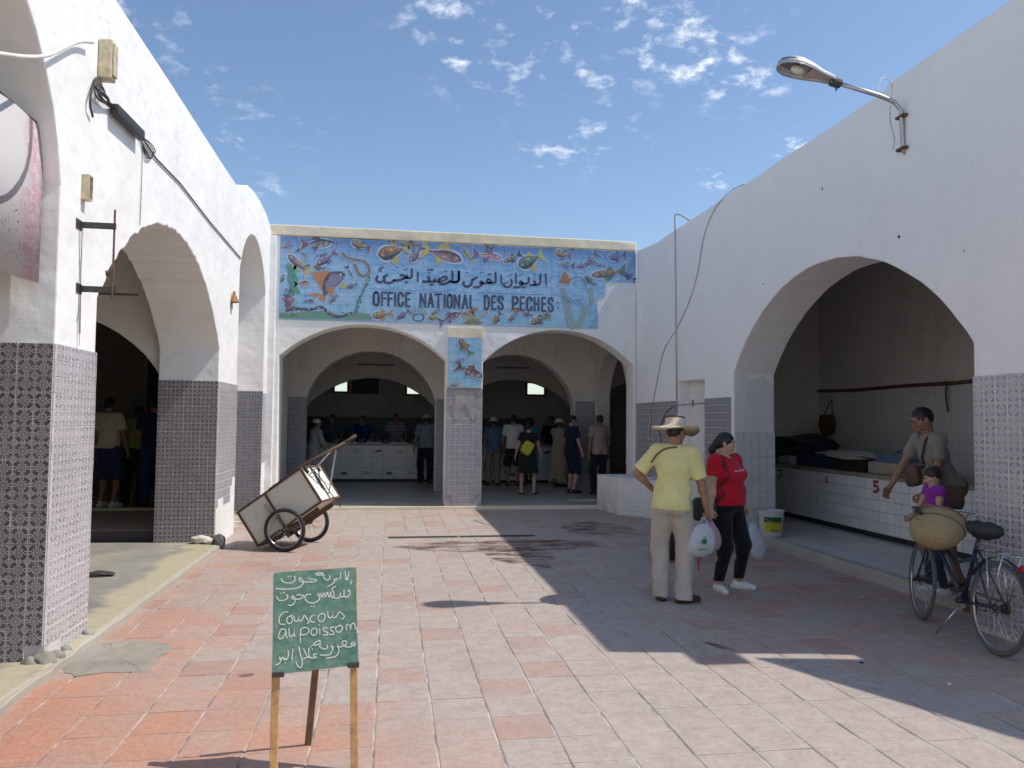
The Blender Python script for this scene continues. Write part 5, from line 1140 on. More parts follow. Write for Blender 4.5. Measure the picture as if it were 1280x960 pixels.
        for ax_ in range(3):
            b, c_ = (ax_+1) % 3, (ax_+2) % 3
            sa = [slice(0, -1) if q == ax_ else slice(1, -1) for q in range(3)]; sb = [slice(1, None) if q == ax_ else slice(1, -1) for q in range(3)]
            A_, B_ = ins[tuple(sa)], ins[tuple(sb)]
            for flip in (0, 1):
                e = np.argwhere((A_ & ~B_) if flip == 0 else (~A_ & B_))
                if len(e) == 0: continue
                e = e+np.array([0 if q == ax_ else 1 for q in range(3)]); o = [np.zeros(3, int) for _ in range(4)]
                o[1][b] = -1; o[2][b] = -1; o[2][c_] = -1; o[3][c_] = -1
                q = np.stack([vid[tuple((e+w_).T)] for w_ in o], 1); q = q[(q >= 0).all(1)]
                quads.append(q if flip == 0 else q[:, ::-1])
        Q = np.concatenate(quads)
        for _ in range(sm):
            S = np.zeros_like(V); cn = np.zeros(len(V))
            for i in range(4): np.add.at(S, Q[:, i], V[Q[:, (i+1) % 4]]+V[Q[:, i-1]]); np.add.at(cn, Q[:, i], 2)
            V = V*.5+S/np.maximum(cn, 1)[:, None]*.5
        me = bpy.data.meshes.new(name); me.vertices.add(len(V)); me.vertices.foreach_set('co', V.astype(np.float32).ravel()); me.loops.add(len(Q)*4); me.loops.foreach_set('vertex_index', Q.astype(np.int32).ravel())
        me.polygons.add(len(Q)); me.polygons.foreach_set('loop_start', np.arange(0, len(Q)*4, 4, dtype=np.int32)); me.polygons.foreach_set('loop_total', np.full(len(Q), 4, np.int32))
        me.update(calc_edges=True); me.polygons.foreach_set('use_smooth', np.ones(len(Q), bool)); return me
def skin_mat(name, c):
    t = NT(name); O_ = t.tc.outputs['Object']; n = t.noise(9, 4, .6, O_); n2 = t.noise(120, 3, .6, O_)
    return t.done(t.mix(t.ramp(n, .3, .7), tuple(x*.85 for x in c), tuple(min(1, x*1.12) for x in c)), .5, t.bump(n2, .15, .001), spec=.35, Subsurface_Weight=.06)
def cloth(name, c, var=.10, stripes=None, rough=.9):
    if name in _mc: return _mc[name]
    t = NT(name); O_ = t.tc.outputs['Object']; n = t.noise(5, 5, .6, O_); wv = t.noise(260, 2, .5, O_)
    col = t.mix(t.ramp(n, .3, .7), tuple(x*(1-var) for x in c), tuple(min(1, x*(1+var)) for x in c))
    if stripes:
        s = t.n('ShaderNodeSeparateXYZ'); t.l(O_, s.inputs[0]); f = t.math('GREATER_THAN', t.math('FRACT', t.math('MULTIPLY', s.outputs[2], stripes[0])), stripes[1]); col = t.mix(f, col, stripes[2])
    nb = t.bump(t.noise(7, 4, .55, t.scalevec(O_, (1.3, 1.3, .7)), 1.6), .75, .022); nb = t.bump(t.noise(18, 4, .6, O_, 1.5), .5, .008, nb); nb = t.bump(wv, .25, .0008, nb)
    _mc[name] = t.done(col, rough, nb, spec=.15, Sheen_Weight=.15); return _mc[name]
def hairm(name, c): return mat(name, c, .5, .3, 60, .6, 160)
SK1, SK2, SK3, SK4 = skin_mat('tanned_skin', (.36, .20, .125)), skin_mat('light_skin', (.52, .33, .235)), skin_mat('brown_skin', (.30, .165, .105)), skin_mat('olive_skin', (.42, .26, .18))
M_hair, M_hair2, M_ghair = hairm('black_hair', (.012, .010, .009)), hairm('dark_brown_hair', (.03, .018, .012)), hairm('grey_hair', (.25, .24, .23))
M_eye, M_iris = mat('eye_white', (.10, .085, .075), .5), mat('iris', (.03, .018, .01), .1)
def v3(*a): return np.array(a, float)
def ik(a, b, l1, l2, pole):
    d = b-a; L = np.linalg.norm(d); L2 = min(L, (l1+l2)*.998); u = d/max(L, 1e-6); b = a+u*L2
    x = (l1*l1-l2*l2+L2*L2)/(2*L2); h = math.sqrt(max(l1*l1-x*x, 0)); p = pole-u*(pole@u); p = p/max(np.linalg.norm(p), 1e-6)
    return a+u*x+p*h, b
def person(label, pos, rz, H=1.72, bw=1.0, female=False, lean=0., tilt=0., twist=0., hy=0., hip_z=None, feet=((-.11, 0, 8), (.11, 0, -8)), hands=((-.26, .04, .80), (.26, .04, .80)), poles=((-.6, -1, 0), (.6, -1, 0)), head=(0, 0), hroll=0., skin=SK1,
           top=None, bottom=None, shoes=None, hair='short', hairmat=None, hat=None, vox=.012, group=None, belly=0., grips=(0, 0), knee=(.25, 1, 0), name='person', beard=False, fine=False, sandals=False, belt=None):
    s = H/1.75; P_ = thing(name, label, 'person', pos, rz, group); out = {}
    def T(x, y, z):                                  # torso space -> body space (lean forward, tilt sideways)
        y0, z0 = y, z; y1 = y0*math.cos(lean)+z0*math.sin(lean); z1 = -y0*math.sin(lean)+z0*math.cos(lean)
        x1 = x*math.cos(tilt)+z1*math.sin(tilt); z2 = -x*math.sin(tilt)+z1*math.cos(tilt); return HC+v3(x1, y1, z2)
    HC = v3(0, hy, (hip_z or .93*s)); Rt = Matrix.Rotation(tilt, 3, 'Y') @ Matrix.Rotation(-lean, 3, 'X'); RT = np.array(Rt)
    # torso twist turns shoulders against hips
    ct_, st_ = math.cos(twist), math.sin(twist)
    hw = (.10 if female else .09)*s; sh = (.158 if female else .178)*s*(1+.3*(bw-1))
    shL, shR = T(-sh*ct_, -sh*st_, .485*s), T(sh*ct_, sh*st_, .485*s); nb = T(0, 0, .535*s)
    hd = math.radians(head[0]); hp = math.radians(head[1])
    up_ = (nb-HC); up_ = up_/np.linalg.norm(up_); hu = up_*.35+v3(0, 0, .65); hu = hu/np.linalg.norm(hu)
    hc = nb+hu*.145*s+v3(math.sin(-hd+twist)*.01, math.cos(hd)*.015, 0)*s
    fwd = v3(-math.sin(hd), math.cos(hd), 0); RH = np.array(Matrix.Rotation(hd, 3, 'Z') @ Matrix.Rotation(-hp, 3, 'X') @ Matrix.Rotation(hroll, 3, 'Y'))
    def Hd(x, y, z): return hc+RH @ (v3(x, y, z)*s)
    arms, legs = [], []
    for i, (sh_, hnd, pl) in enumerate(((shL, hands[0], poles[0]), (shR, hands[1], poles[1]))):
        el, wr = ik(sh_, v3(*hnd), .285*s, .245*s, v3(*pl)); arms.append((sh_, el, wr))
    for i, ft in enumerate(feet):
        hip = HC+v3((-1, 1)[i]*hw, 0, -.03*s); fz_ = ft[3] if len(ft) > 3 else 0; an = v3(ft[0], ft[1], .085*s+fz_)
        kn, an = ik(hip, an, .42*s, .42*s, v3((-1, 1)[i]*knee[0], knee[1], 0)); legs.append((hip, kn, an, math.radians(ft[2])))
    allp = [q for a in arms for q in a]+[q for l in legs for q in l[:3]]+[hc+v3(0, 0, .13), hc-v3(0, 0, .1)]
    lo = np.min(allp, 0)-.22; hi = np.max(allp, 0)+.22; lo[2] = min(-.02, lo[2]); hi[2] = hc[2]+.17
    k = .03
    def torso(F, g=0., kk=k, up=True):
        F.ell(T(0, .0, .02*s), ((.150 if female else .142)*s*bw+g, .108*s*bw+g, .115*s+g), RT, kk)
        F.ell(T(-.07*s, -.055*s, -.02*s), (.085*s+g, .075*s*bw+g, .085*s+g), RT, kk); F.ell(T(.07*s, -.055*s, -.02*s), (.085*s+g, .075*s*bw+g, .085*s+g), RT, kk)
        F.ell(T(0, .012*s+belly*.5, .17*s), ((.122 if female else .135)*s*bw+g, .095*s*bw+g+belly, .14*s+g), RT, kk)
        if up:
            F.ell(T(0, .0, .345*s), ((.138 if female else .150)*s*(1+.6*(bw-1))+g, .105*s*bw+g, .155*s+g), RT, kk)
            F.cap(shL+(shR-shL)*.06, shR+(shL-shR)*.06, .052*s+g, k=.05)
            F.ell(T(0, -.01*s, .475*s), (.115*s+g, .07*s+g, .055*s+g), RT, .05)
            if female:
                for sx in (-1, 1): F.ell(T(sx*.060*s, .082*s*bw, .335*s), (.072*s*bw+g, .060*s*bw+g, .068*s+g), RT, .05)
    # ---- body
    F = Field(lo, hi, vox); torso(F)
    F.cap(T(0, -.01*s, .50*s), hc-RH @ (v3(0, .012, .05)*s), .058*s, .052*s, .03)
    F.ell(Hd(0, -.008, .018), (.076*s, .096*s, .098*s), RH, .02); F.ell(Hd(0, .022, -.045), (.058*s, .068*s, .070*s), RH, .03)
    if fine or vox < .009:
        F.ell(Hd(0, .066, -.098), (.026*s, .022*s, .018*s), RH, .02)                         # chin
        F.cap(Hd(0, .090, .012), Hd(0, .112, -.030), .008*s, .0125*s, .010)                   # nose
        F.ell(Hd(-.011, .099, -.034), (.008*s, .009*s, .007*s), RH, .006); F.ell(Hd(.011, .099, -.034), (.008*s, .009*s, .007*s), RH, .006)
        F.cap(Hd(-.034, .083, .026), Hd(.034, .083, .026), .010*s, .010*s, .012)              # brow
        for sx in (-1, 1):
            F.ell(Hd(sx*.030, .094, .006), (.015*s, .012*s, .010*s), RH, .010, 's'); F.ell(Hd(sx*.040, .072, -.022), (.020*s, .018*s, .018*s), RH, .02)
            F.ell(Hd(sx*.077, -.004, -.004), (.009*s, .020*s, .031*s), RH, .006); F.ell(Hd(sx*.086, .004, -.002), (.006*s, .010*s, .016*s), RH, .004, 's')
        F.cap(Hd(-.020, .090, -.060), Hd(.020, .090, -.060), .0075*s, .0075*s, .006); F.cap(Hd(-.016, .088, -.070), Hd(.016, .088, -.070), .008*s, .008*s, .006)
    else:
        F.cap(Hd(0, .088, .01), Hd(0, .108, -.03), .010*s, .013*s, .012)
        for sx in (-1, 1): F.ell(Hd(sx*.078, -.004, -.004), (.010*s, .020*s, .030*s), RH, .01)
    out['wr'] = []
    for i, (a, e, w_) in enumerate(arms):
        sx = (-1, 1)[i]; F.cap(a, e, .047*s*bw, .038*s*bw, .03); F.ell(a*.55+e*.45, (.044*s*bw,)*3, None, .03); F.cap(e, w_, .038*s*bw, .026*s, .02); F.ell(e*.72+w_*.28, (.040*s*bw,)*3, None, .03)
        d = (w_-e)/np.linalg.norm(w_-e); g_ = grips[i]
        lat = v3(0, 1, 0) if abs(d[1]) < .8 else v3(1, 0, 0)          # across the palm (thumb side)
        lat = lat-d*(lat@d); lat /= np.linalg.norm(lat); pn = np.cross(d, lat)*(-sx); hn = pn      # palm normal, towards the body
        pc = w_+d*.045*s; F.cap(w_, pc, .026*s, .036*s, .015, flat=(pn, 1.9)); F.cap(pc, w_+d*.075*s, .036*s, .036*s, .012, flat=(pn, 2.2))
        fr = .0085*s if vox < .009 else .010*s
        for q, fl_ in enumerate((.070, .078, .073, .058)):
            b0 = w_+d*.082*s+lat*(.027-.018*q)*s; L = fl_*s; c1 = .35+.9*g_+.08*q; c2 = c1+.5+1.1*g_
            m1 = b0+(d*math.cos(c1)+hn*math.sin(c1))*L*.48; m2 = m1+(d*math.cos(c2)+hn*math.sin(c2))*L*.34; m3 = m2+(d*math.cos(c2+.5+.6*g_)+hn*math.sin(c2+.5+.6*g_))*L*.26
            F.cap(b0-d*.01, m1, fr*1.05, fr, .004); F.cap(m1, m2, fr, fr*.92, .003); F.cap(m2, m3, fr*.92, fr*.8, .003)
        tb = w_+d*.025*s+lat*.028*s; t1 = tb+(d*.62+lat*.62+hn*.35)*.036*s; t2 = t1+(d*.85+lat*.1+hn*(.3+.5*g_))*.032*s
        F.cap(tb, t1, .0125*s, .0105*s, .010); F.cap(t1, t2, .0105*s, .0085*s, .003); out['wr'].append((w_, d, lat, hn, w_+d*.085*s+hn*.03*s))
    for hip, kn, an, fa in legs:
        F.cap(hip, kn, .082*s*bw, .054*s*bw, .03); F.cap(kn, an, .050*s*bw, .034*s, .02); F.ell(kn*.68+an*.32-v3(0, .018*s, 0), (.050*s*bw, .050*s*bw, .085*s), None, .03)
        fd = v3(-math.sin(fa), math.cos(fa), 0); he = an-fd*.045*s; he[2] -= .045*s; to = an+fd*.135*s; to[2] = an[2]-.058*s
        F.cap(an, he, .034*s, .030*s, .02); F.cap(he, to, .030*s, .027*s, .025)
    bo = add_mesh('body', F.mesh('body'), P_, skin)
    # ---- trousers, shorts, skirt
    if bottom:
        kind, bm_, zl = bottom[:3]; loose = bottom[3] if len(bottom) > 3 else .02; F = Field(lo, hi, vox)
        torso(F, .008+loose*.3, .03, False)
        if kind in ('skirt', 'robe'):
            F.cap(HC+v3(0, 0, .02), v3((legs[0][2][0]+legs[1][2][0])/2, (legs[0][2][1]+legs[1][2][1])/2, zl*s), .155*s*bw+loose, .17*s*bw+loose*2.2, .05, flat=(v3(0, 1, 0), 1.25), cut=[(v3(0, 0, zl*s), (0, 0, -1))])
        else:
            for hip, kn, an, fa in legs:
                end = v3(*(an if zl < .3 else kn+(an-kn)*max(0, (.48-zl)/.4))); 
                if zl < .3: end[2] = zl*s; F.cap(hip, kn, .086*s*bw+loose*.7, .058*s*bw+loose, .03); F.cap(kn, end-v3(0, 0, .03), .056*s*bw+loose, .046*s+loose*1.15, .03, cut=[(end, (0, 0, -1))])
                else: F.cap(hip, kn, .086*s*bw+loose*.7, .062*s*bw+loose*1.2, .03, cut=[(kn, kn-hip)]) if zl >= .48 else (F.cap(hip, kn, .086*s*bw+loose*.7, .062*s*bw+loose, .03), F.cap(kn, end, .062*s*bw+loose, .060*s*bw+loose, .02, cut=[(end, end-kn)]))
        if kind != 'leggings': F.folds(.008+loose*.22, len(label)+3, (.8, .8, 1.1), zr=(.1*s, 1.1*s) if zl < .3 else None)
        F.plane(T(0, 0, .125*s if not (top and top[0] == 'robe') else .2*s), RT @ v3(0, 0, 1)); nm = {'skirt': 'skirt', 'robe': 'robe_skirt', 'shorts': 'shorts', 'leggings': 'leggings'}.get(kind, 'trousers')
        add_mesh(nm, F.mesh(nm), P_, bm_)
    # ---- shirt
    if top:
        kind, tm_, slv, hem = top[:4]; loose = top[4] if len(top) > 4 else .018; F = Field(lo, hi, vox); torso(F, .010+loose*.7, .04)
        F.ell(T(0, .012*s+belly*.4, .10*s), ((.140 if female else .148)*s*bw+loose*1.0, .105*s*bw+loose+belly*.8, .17*s), RT, .05)
        for a, e, w_ in arms:
            if slv <= 1: end = a+(e-a)*slv; F.cap(a, end+(e-a)*.12, .054*s*bw+loose*.5, .047*s*bw+loose*1.1, .035, cut=[(end, e-a)])
            else: end = e+(w_-e)*(slv-1); F.cap(a, e, .054*s*bw+loose*.5, .044*s*bw+loose*.8, .035); F.cap(e, end, .044*s*bw+loose*.8, .030*s+loose*.6, .02, cut=[(end, w_-e)])
        F.folds(.006+loose*.24, len(label)+11, (.9, .9, 1.1), zr=(.95*s, 1.6*s))
        F.plane(T(0, 0, hem*s), RT @ v3(0, 0, -1)); ncut = top[5] if len(top) > 5 else .066
        F.cap(T(0, .02*s, .56*s), T(0, .06*s, .80*s), ncut*s, ncut*s*1.6, .012, 's')
        so = add_mesh('shirt', F.mesh('shirt'), P_, tm_); out['shirt'] = so
    # ---- shoes
    if shoes:
        for hip, kn, an, fa in legs:
            F = Field(an-.24*s, an+.26*s, max(.004, vox*.8)); fd = v3(-math.sin(fa), math.cos(fa), 0); ln = v3(math.cos(fa), math.sin(fa), 0); g0 = an[2]-.085*s
            he = an-fd*.05*s; he[2] = g0+.030*s; md = an+fd*.07*s; md[2] = g0+.038*s; to = an+fd*.165*s; to[2] = g0+.026*s
            F.cap(he, md, .036*s, .040*s, .02); F.cap(md, to, .041*s, .032*s, .03)
            if not sandals: F.cap(an-fd*.012+v3(0, 0, -.015*s), he+fd*.03, .042*s, .038*s, .03)
            F.plane(v3(0, 0, g0+.001), (0, 0, -1)); F.plane(v3(an[0], an[1], g0+(.035 if sandals else .098)*s), (0, 0, 1))
            sh_o = add_mesh('shoe', F.mesh('shoe'), P_, shoes)
            bm = B(); q = []; 
            for t_ in np.linspace(0, 2*math.pi, 25)[:-1]: y_ = .058*s+.128*s*math.sin(t_); w2 = (.041+.006*math.sin(t_))*s*math.cos(t_); q.append(an+fd*y_+ln*w2)
            prism(bm, [(p[0], p[1]) for p in q], lambda a, b, t: (a, b, t), g0+.0, g0+.022*s); so_ = obj('sole', bm, _mc.get('sole_'+label[:6]) or (shoes if 'sneaker' not in shoes.name else mat('pale_sole', (.5, .48, .44), .7)), sh_o)
    # ---- hair
    hm = hairmat or M_hair
    if hair:
        F = Field(hc-.30, hc+.22, min(vox, .008)); hz_ = 0. if hair == 'short' else .004; F.ell(Hd(0, -.014, .022), ((.0795+hz_)*s, (.099+hz_)*s, (.101+hz_)*s), RH, .0)
        if hair == 'short': F.ell(Hd(0, .085, -.058), (.085*s, .085*s, .105*s), RH, .012, 's'); F.plane(Hd(0, -.05, -.045), RH @ v3(0, .25, -1)); F.ell(Hd(0, .11, .0), (.08*s, .05*s, .045*s), RH, .01, 's')
        else:
            F.ell(Hd(0, .10, -.045), (.062*s, .085*s, .100*s), RH, .012, 's'); F.plane(Hd(0, -.03, -.075), RH @ v3(0, .5, -1))
            F.ell(Hd(0, -.085, -.01), (.055*s, .045*s, .055*s), RH, .02)
            if hair == 'tail': F.cap(Hd(0, -.11, -.01), Hd(-.0, -.145, -.09), .036*s, .036*s, .02); F.cap(Hd(0, -.145, -.09), Hd(0, -.12, -.20), .038*s, .014*s, .02)
            if hair == 'bun': F.ell(Hd(0, -.10, .07), (.045*s,)*3, RH, .01)
            if hair == 'long': F.cap(Hd(0, -.08, -.02), Hd(0, -.09, -.17), .075*s, .06*s, .03, flat=(RH @ v3(0, 1, 0), 1.5))
        F.folds(.0035, 5, (1, 1, .5), (70, 150)); add_mesh('hair', F.mesh('hair'), P_, hm)
    if beard:
        F = Field(hc-.2, hc+.2, .005); F.ell(Hd(0, .021, -.046), (.0595*s, .0690*s, .0715*s), RH, .0); F.ell(Hd(0, .067, -.099), (.0265*s, .0225*s, .0185*s), RH, .02); F.plane(Hd(0, 0, -.045), RH @ v3(0, .35, 1)); F.ell(Hd(0, .095, -.064), (.022*s, .02*s, .012*s), RH, .004, 's'); F.plane(Hd(0, -.005, 0), RH @ v3(0, -1, 0))
        F.folds(.0015, 5, (1, 1, 1), (90, 150)); add_mesh('beard', F.mesh('beard', 0), P_, mat('dark_stubble', (.045, .028, .02), .8, .4, 90, .5, 160))
    if fine:
        for sx in (-1, 1):
            for rr, off, mm, nm in ((.0118, 0, M_eye, 'eye'), (.0062, .0072, M_iris, 'iris')):
                bm = B(); r_ = bmesh.ops.create_uvsphere(bm, u_segments=12, v_segments=8, radius=rr*s)['verts']; bmesh.ops.translate(bm, verts=r_, vec=Vector(Hd(sx*.030, .0795+off, .005)))
                eo = obj(nm, bm, mm, P_, True)
            bm = B(); tube(bm, [Vector(Hd(sx*.016, .0975, .027)), Vector(Hd(sx*.030, .0965, .032)), Vector(Hd(sx*.045, .086, .027))], [.0035*s, .004*s, .002*s], 6); obj('eyebrow', bm, hm, P_, True)
    Mh = Matrix([[RH[i][j] for j in range(3)] for i in range(3)]).to_4x4(); Mh.translation = Vector(hc); Mh = Mh @ Matrix.Scale(s, 4)
    if hat:
        hk, hmt = hat[:2]; bm = B()
        if hk == 'wide': prof = [(.222, .030), (.217, .038), (.17, .044), (.125, .052), (.105, .062), (.098, .075), (.094, .11), (.086, .142), (.074, .152), (.045, .150), (0, .148)]
        elif hk == 'sun': prof = [(.150, .035), (.120, .052), (.097, .066), (.092, .10), (.078, .128), (0, .135)]
        elif hk == 'skull': prof = [(.093, .03), (.094, .06), (.085, .10), (.06, .125), (0, .135)]
        else: prof = [(.092, .035), (.093, .06), (.085, .10), (.06, .122), (0, .13)]
        lathe(bm, prof, 40, Mh @ Matrix.Translation((0, -.012, 0)) @ (Matrix.Rotation(hat[2], 4, 'Y') if len(hat) > 2 else Matrix.Identity(4)) @ Matrix.Diagonal((1, 1.12, 1, 1)), True)
        if hk == 'cap': v_ = [bm.verts.new(Mh @ Vector((.085*math.sin(a), .06+(.115 if 0 < i_ < 8 else .0)*math.cos(a*1.0), .045-.02*(math.cos(a) if 0 < i_ < 8 else 0)))) for i_, a in enumerate(np.linspace(-1.3, 1.3, 9))]; bm.faces.new(v_)
        for v in bm.verts:
            if hk == 'wide': q = (Mh.inverted() @ v.co); r_ = math.hypot(q.x, q.y); a = math.atan2(q.y, q.x); v.co = Mh @ (q+Vector((0, 0, max(0, r_-.11)*(-.25+.35*abs(math.cos(a))+.10*math.sin(3*a+1)))))
        ho = obj('hat', bm, hmt, P_, True); sm_ = ho.modifiers.new('s', 'SOLIDIFY'); sm_.thickness = .004
        if hk == 'wide':
            bm = B(); Mr = Mh @ Matrix.Translation((0, -.012, 0)) @ (Matrix.Rotation(hat[2], 4, 'Y') if len(hat) > 2 else Matrix.Identity(4))
            lathe(bm, [(.0885, .136), (.0915, .139), (.0885, .149), (.083, .151)], 32, Mr @ Matrix.Diagonal((1, 1.12, 1, 1)), False); rb_ = obj('hat_band', bm, M_hair, P_, True); rb_.modifiers.new('s', 'SOLIDIFY').thickness = .003
    bpy.context.view_layer.update()
    out.update(root=P_, T=T, Hd=Hd, s=s, arms=arms, legs=legs, body=bo); out['M'] = P_.matrix_world.copy()
    return out
def W(pp, p): return pp['M'] @ Vector(p)
def sub(name, bm, m, pp, smooth=True): o = obj(name, bm, m, pp['root'], smooth); return o
def on_shirt(pp, O, D):
    """first hit on the shirt from local point O along D"""
    sh_ = pp['shirt']; key = sh_.name
    if key not in _bvh:
        me = sh_.data; V = np.empty(len(me.vertices)*3, np.float32); me.vertices.foreach_get('co', V); Q = np.empty(len(me.loops), np.int32); me.loops.foreach_get('vertex_index', Q)
        _bvh[key] = BVHTree.FromPolygons([tuple(v) for v in V.reshape(-1, 3).tolist()], Q.reshape(-1, 4).tolist())
    h = _bvh[key].ray_cast(Vector(O), Vector(D).normalized()); return h[0], h[1]
_bvh = {}

# --- the four people nearest the camera
YEL = cloth('pale_yellow_cotton', (.72, .66, .30)); BEI = cloth('beige_cotton', (.50, .44, .37)); RED = cloth('red_jersey', (.52, .012, .03)); BLK = cloth('black_leggings', (.012, .012, .015)); GRY = cloth('grey_green_cotton', (.24, .225, .19))
hm = person('man in a wide straw hat and yellow shirt seen from behind, carrying shopping bags', (2.62, 6.90, 0), math.radians(-24), 1.70, .98, tilt=math.radians(3), lean=math.radians(3), feet=((-.10, .02, 14), (.10, -.04, -55)), hands=((-.20, .16, 1.02), (.33, .10, .76)), poles=((-1, -.5, -.1), (.5, -1, 0)),
            head=(-34, 8), skin=SK1, beard=True, top=('shirt', YEL, .84, -.06, .024, .062), bottom=('trousers', BEI, .045, .030), shoes=mat('brown_leather', (.075, .025, .018), .45), hair='short', hat=('wide', M_hat, math.radians(-5)), vox=.0055, grips=(.3, .9), fine=True)
bm = B(); pts = []
for q_ in np.linspace(0, 1, 14):
    h, n = on_shirt(hm, (.05-.24*q_, -.8, 1.425-.015*q_-.13*q_**3), (0, 1, 0))
    if h: pts.append((h+n*.004))
tube(bm, bez(pts, 3), .009, 6); sub('strap', bm, mat('olive_strap', (.12, .11, .06), .8), hm)
wm = person('woman in a red t-shirt and black leggings with a ponytail, looking right', (3.34, 7.30, 0), math.radians(-152), 1.58, 1.38, True, lean=math.radians(-2), feet=((-.145, .03, 30), (.13, .0, -24)), hands=((-.285, .03, .735), (.30, .04, .74)), poles=((-.6, -1, 0), (.6, -1, 0)), head=(30, 5), skin=SK2,
            top=('tee', RED, .62, .0, .014, .080), bottom=('leggings', BLK, .12, .006), shoes=mat('white_sneaker', (.72, .72, .70), .5, .08, 20), hair='tail', vox=.0055, grips=(.5, .9), fine=True, belly=.02)
# white print on the chest
def shirt_print(pp, strokes, w_, m, o0, ux_, uz_, D, name='print'):
    bm = B()
    for st in strokes:
        P2 = []
        for a, b in st:
            O = Vector(o0)+Vector(ux_)*a+Vector(uz_)*b; h, n = on_shirt(pp, O, D)
            if h is None: continue
            P2.append((h+n*.0022, n))
        for i in range(len(P2)-1):
            (p, n), (q, n2) = P2[i], P2[i+1]; t_ = (q-p).normalized() if (q-p).length > 1e-6 else Vector((1, 0, 0)); c = n.cross(t_)*w_/2; e = t_*w_*.2
            try: bm.faces.new([bm.verts.new(v) for v in (p-c-e, q-c+e, q+c+e, p+c-e)])
            except Exception: pass
    return sub(name, bm, m, pp, False)
Mwp = mat('white_print', (.75, .75, .75), .6)
ws = wm['s']
shirt_print(wm, [[(-.075, 0), (-.062, .012), (-.055, -.002), (-.048, .012), (-.04, 0)], [(-.03, 0), (-.022, .012), (-.014, 0)], [(0, .0), (.0, .016), (.012, .016), (.002, .008)], [(.018, 0), (.022, .01), (.03, .01), (.03, 0)], [(.036, .0), (.042, .01), (.048, 0), (.056, .012), (.062, 0)], [(.066, .0), (.072, .011), (.08, .0)]], .0050, Mwp, (.02, .6, 1.31*ws), (-1, 0, .08), (0, 0, 1), (0, -1, 0))
bm = B(); pts = []
for q_ in np.linspace(0, 1, 5):
    h, n = on_shirt(wm, (.118+.055*q_, .8, 1.325-.38*q_), (0, -1, 0))
    if h: pts.append(h+Vector((0, .008, 0)))
tube(bm, bez(pts+[Vector((.235, .0, .87))], 3), .010, 6); sub('bag_strap', bm, M_black, wm)
gm = person('man in a grey t-shirt with a short beard bending forward at the stall', (5.40, 6.80, .118), math.radians(86), 1.80, .94, lean=math.radians(22), hip_z=.93, feet=((-.13, -.02, 20), (.12, .12, -4)), hands=((-.12, .32, .88), (.36, .42, .82)), poles=((-.6, -1, -.2), (.7, -1, 0)), head=(-8, 26), skin=SK3,
            top=('tee', GRY, .62, .0, .015, .068), bottom=('shorts', cloth('brown_shorts', (.16, .10, .07)), .50, .03), shoes=mat('brown_sandal', (.10, .05, .03), .6), sandals=True, hair='short', beard=True, vox=.0055, grips=(.55, .25), fine=True)
shirt_print(gm, [[(-.08, .03), (.06, .05)], [(-.08, .0), (-.08, .03), (-.04, .035)], [(.06, .05), (.06, .02), (-.02, .0), (-.07, -.005)]], .007, Mwp, (.03, 1.0, 1.18), (-1, 0, 0), (0, 0, 1), (0, -1, -.1))
shirt_print(gm, [[(.07, .05), (.065, -.02), (.07, -.09)], [(.09, .04), (.085, -.05)]], .018, mat('dark_green_print', (.02, .12, .05), .7), (.03, 1.0, 1.18), (-1, 0, 0), (0, 0, 1), (0, -1, -.1), 'green_print')
gl = person('small girl in a purple and orange top beside the man in grey', (5.02, 6.42, .118), math.radians(78), 1.16, .92, feet=((-.07, 0, 8), (.08, .04, -8)), hands=((-.09, .22, .70), (.08, .24, .68)), poles=((-.8, -.6, -.3), (.8, -.6, -.3)), head=(-6, 26), skin=SK2,
            top=('tee', cloth('purple_top', (.28, .03, .34)), .25, .02, .010, .07), bottom=('leggings', cloth('dark_blue_leggings', (.03, .04, .07)), .10, .006), shoes=mat('white_sneaker', (.72, .72, .70), .5, .08, 20), hair='bun', hairmat=M_hair2, vox=.0055, grips=(.5, .5), fine=True, female=False, lean=math.radians(8))
bm = B(); r_ = bmesh.ops.create_uvsphere(bm, u_segments=16, v_segments=10, radius=1)['verts']
bmesh.ops.transform(bm, matrix=Matrix.Translation(gl['T'](0, .05, .16)) @ Matrix.Diagonal((.105, .075, .055, 1)), verts=r_); sub('orange_bib', bm, cloth('orange_print', (.75, .12, .05)), gl)

# --- the shoppers and sellers in the shade
def bg(label, px, py, z, rz, H, **k):
    p = k.pop('at', None) or gp(px, py, z); k.setdefault('vox', .0125)
    return person(label, (p[0], p[1], z), math.radians(rz), H, group='people shopping under the arches', **k)
NAV = cloth('navy_cotton', (.02, .028, .07)); WHT = cloth('white_cotton', (.62, .62, .60)); TEA = cloth('teal_cotton', (.03, .18, .24)); BLK2 = cloth('black_cotton', (.02, .02, .022)); BLU = cloth('blue_grey_cotton', (.10, .16, .26)); KHA = cloth('khaki_cotton', (.26, .23, .17)); SBL = cloth('light_blue_cotton', (.22, .27, .34))
DKS = mat('dark_shoe', (.03, .025, .022), .6); PNK = cloth('dusty_pink_cotton', (.36, .25, .23)); JEA = cloth('blue_denim', (.03, .06, .16)); STR = cloth('striped_cotton', (.45, .45, .47), stripes=(16, .5, (.08, .09, .14))); ROB = cloth('beige_robe', (.34, .29, .23)); CRM = cloth('cream_cotton', (.60, .52, .33)); OLV = cloth('olive_cotton', (.28, .26, .12))
bg('man in a cream t-shirt and navy shorts standing inside the left arch', 133, 634, .235, -20, 1.75, top=('tee', CRM, .7, 0, .03), bottom=('shorts', cloth('navy_shorts', (.03, .045, .11)), .46, .035), shoes=mat('white_sneaker', (.72, .72, .70), .5, .08, 20), skin=SK3, hands=((-.27, .05, .84), (.26, .12, .86)))
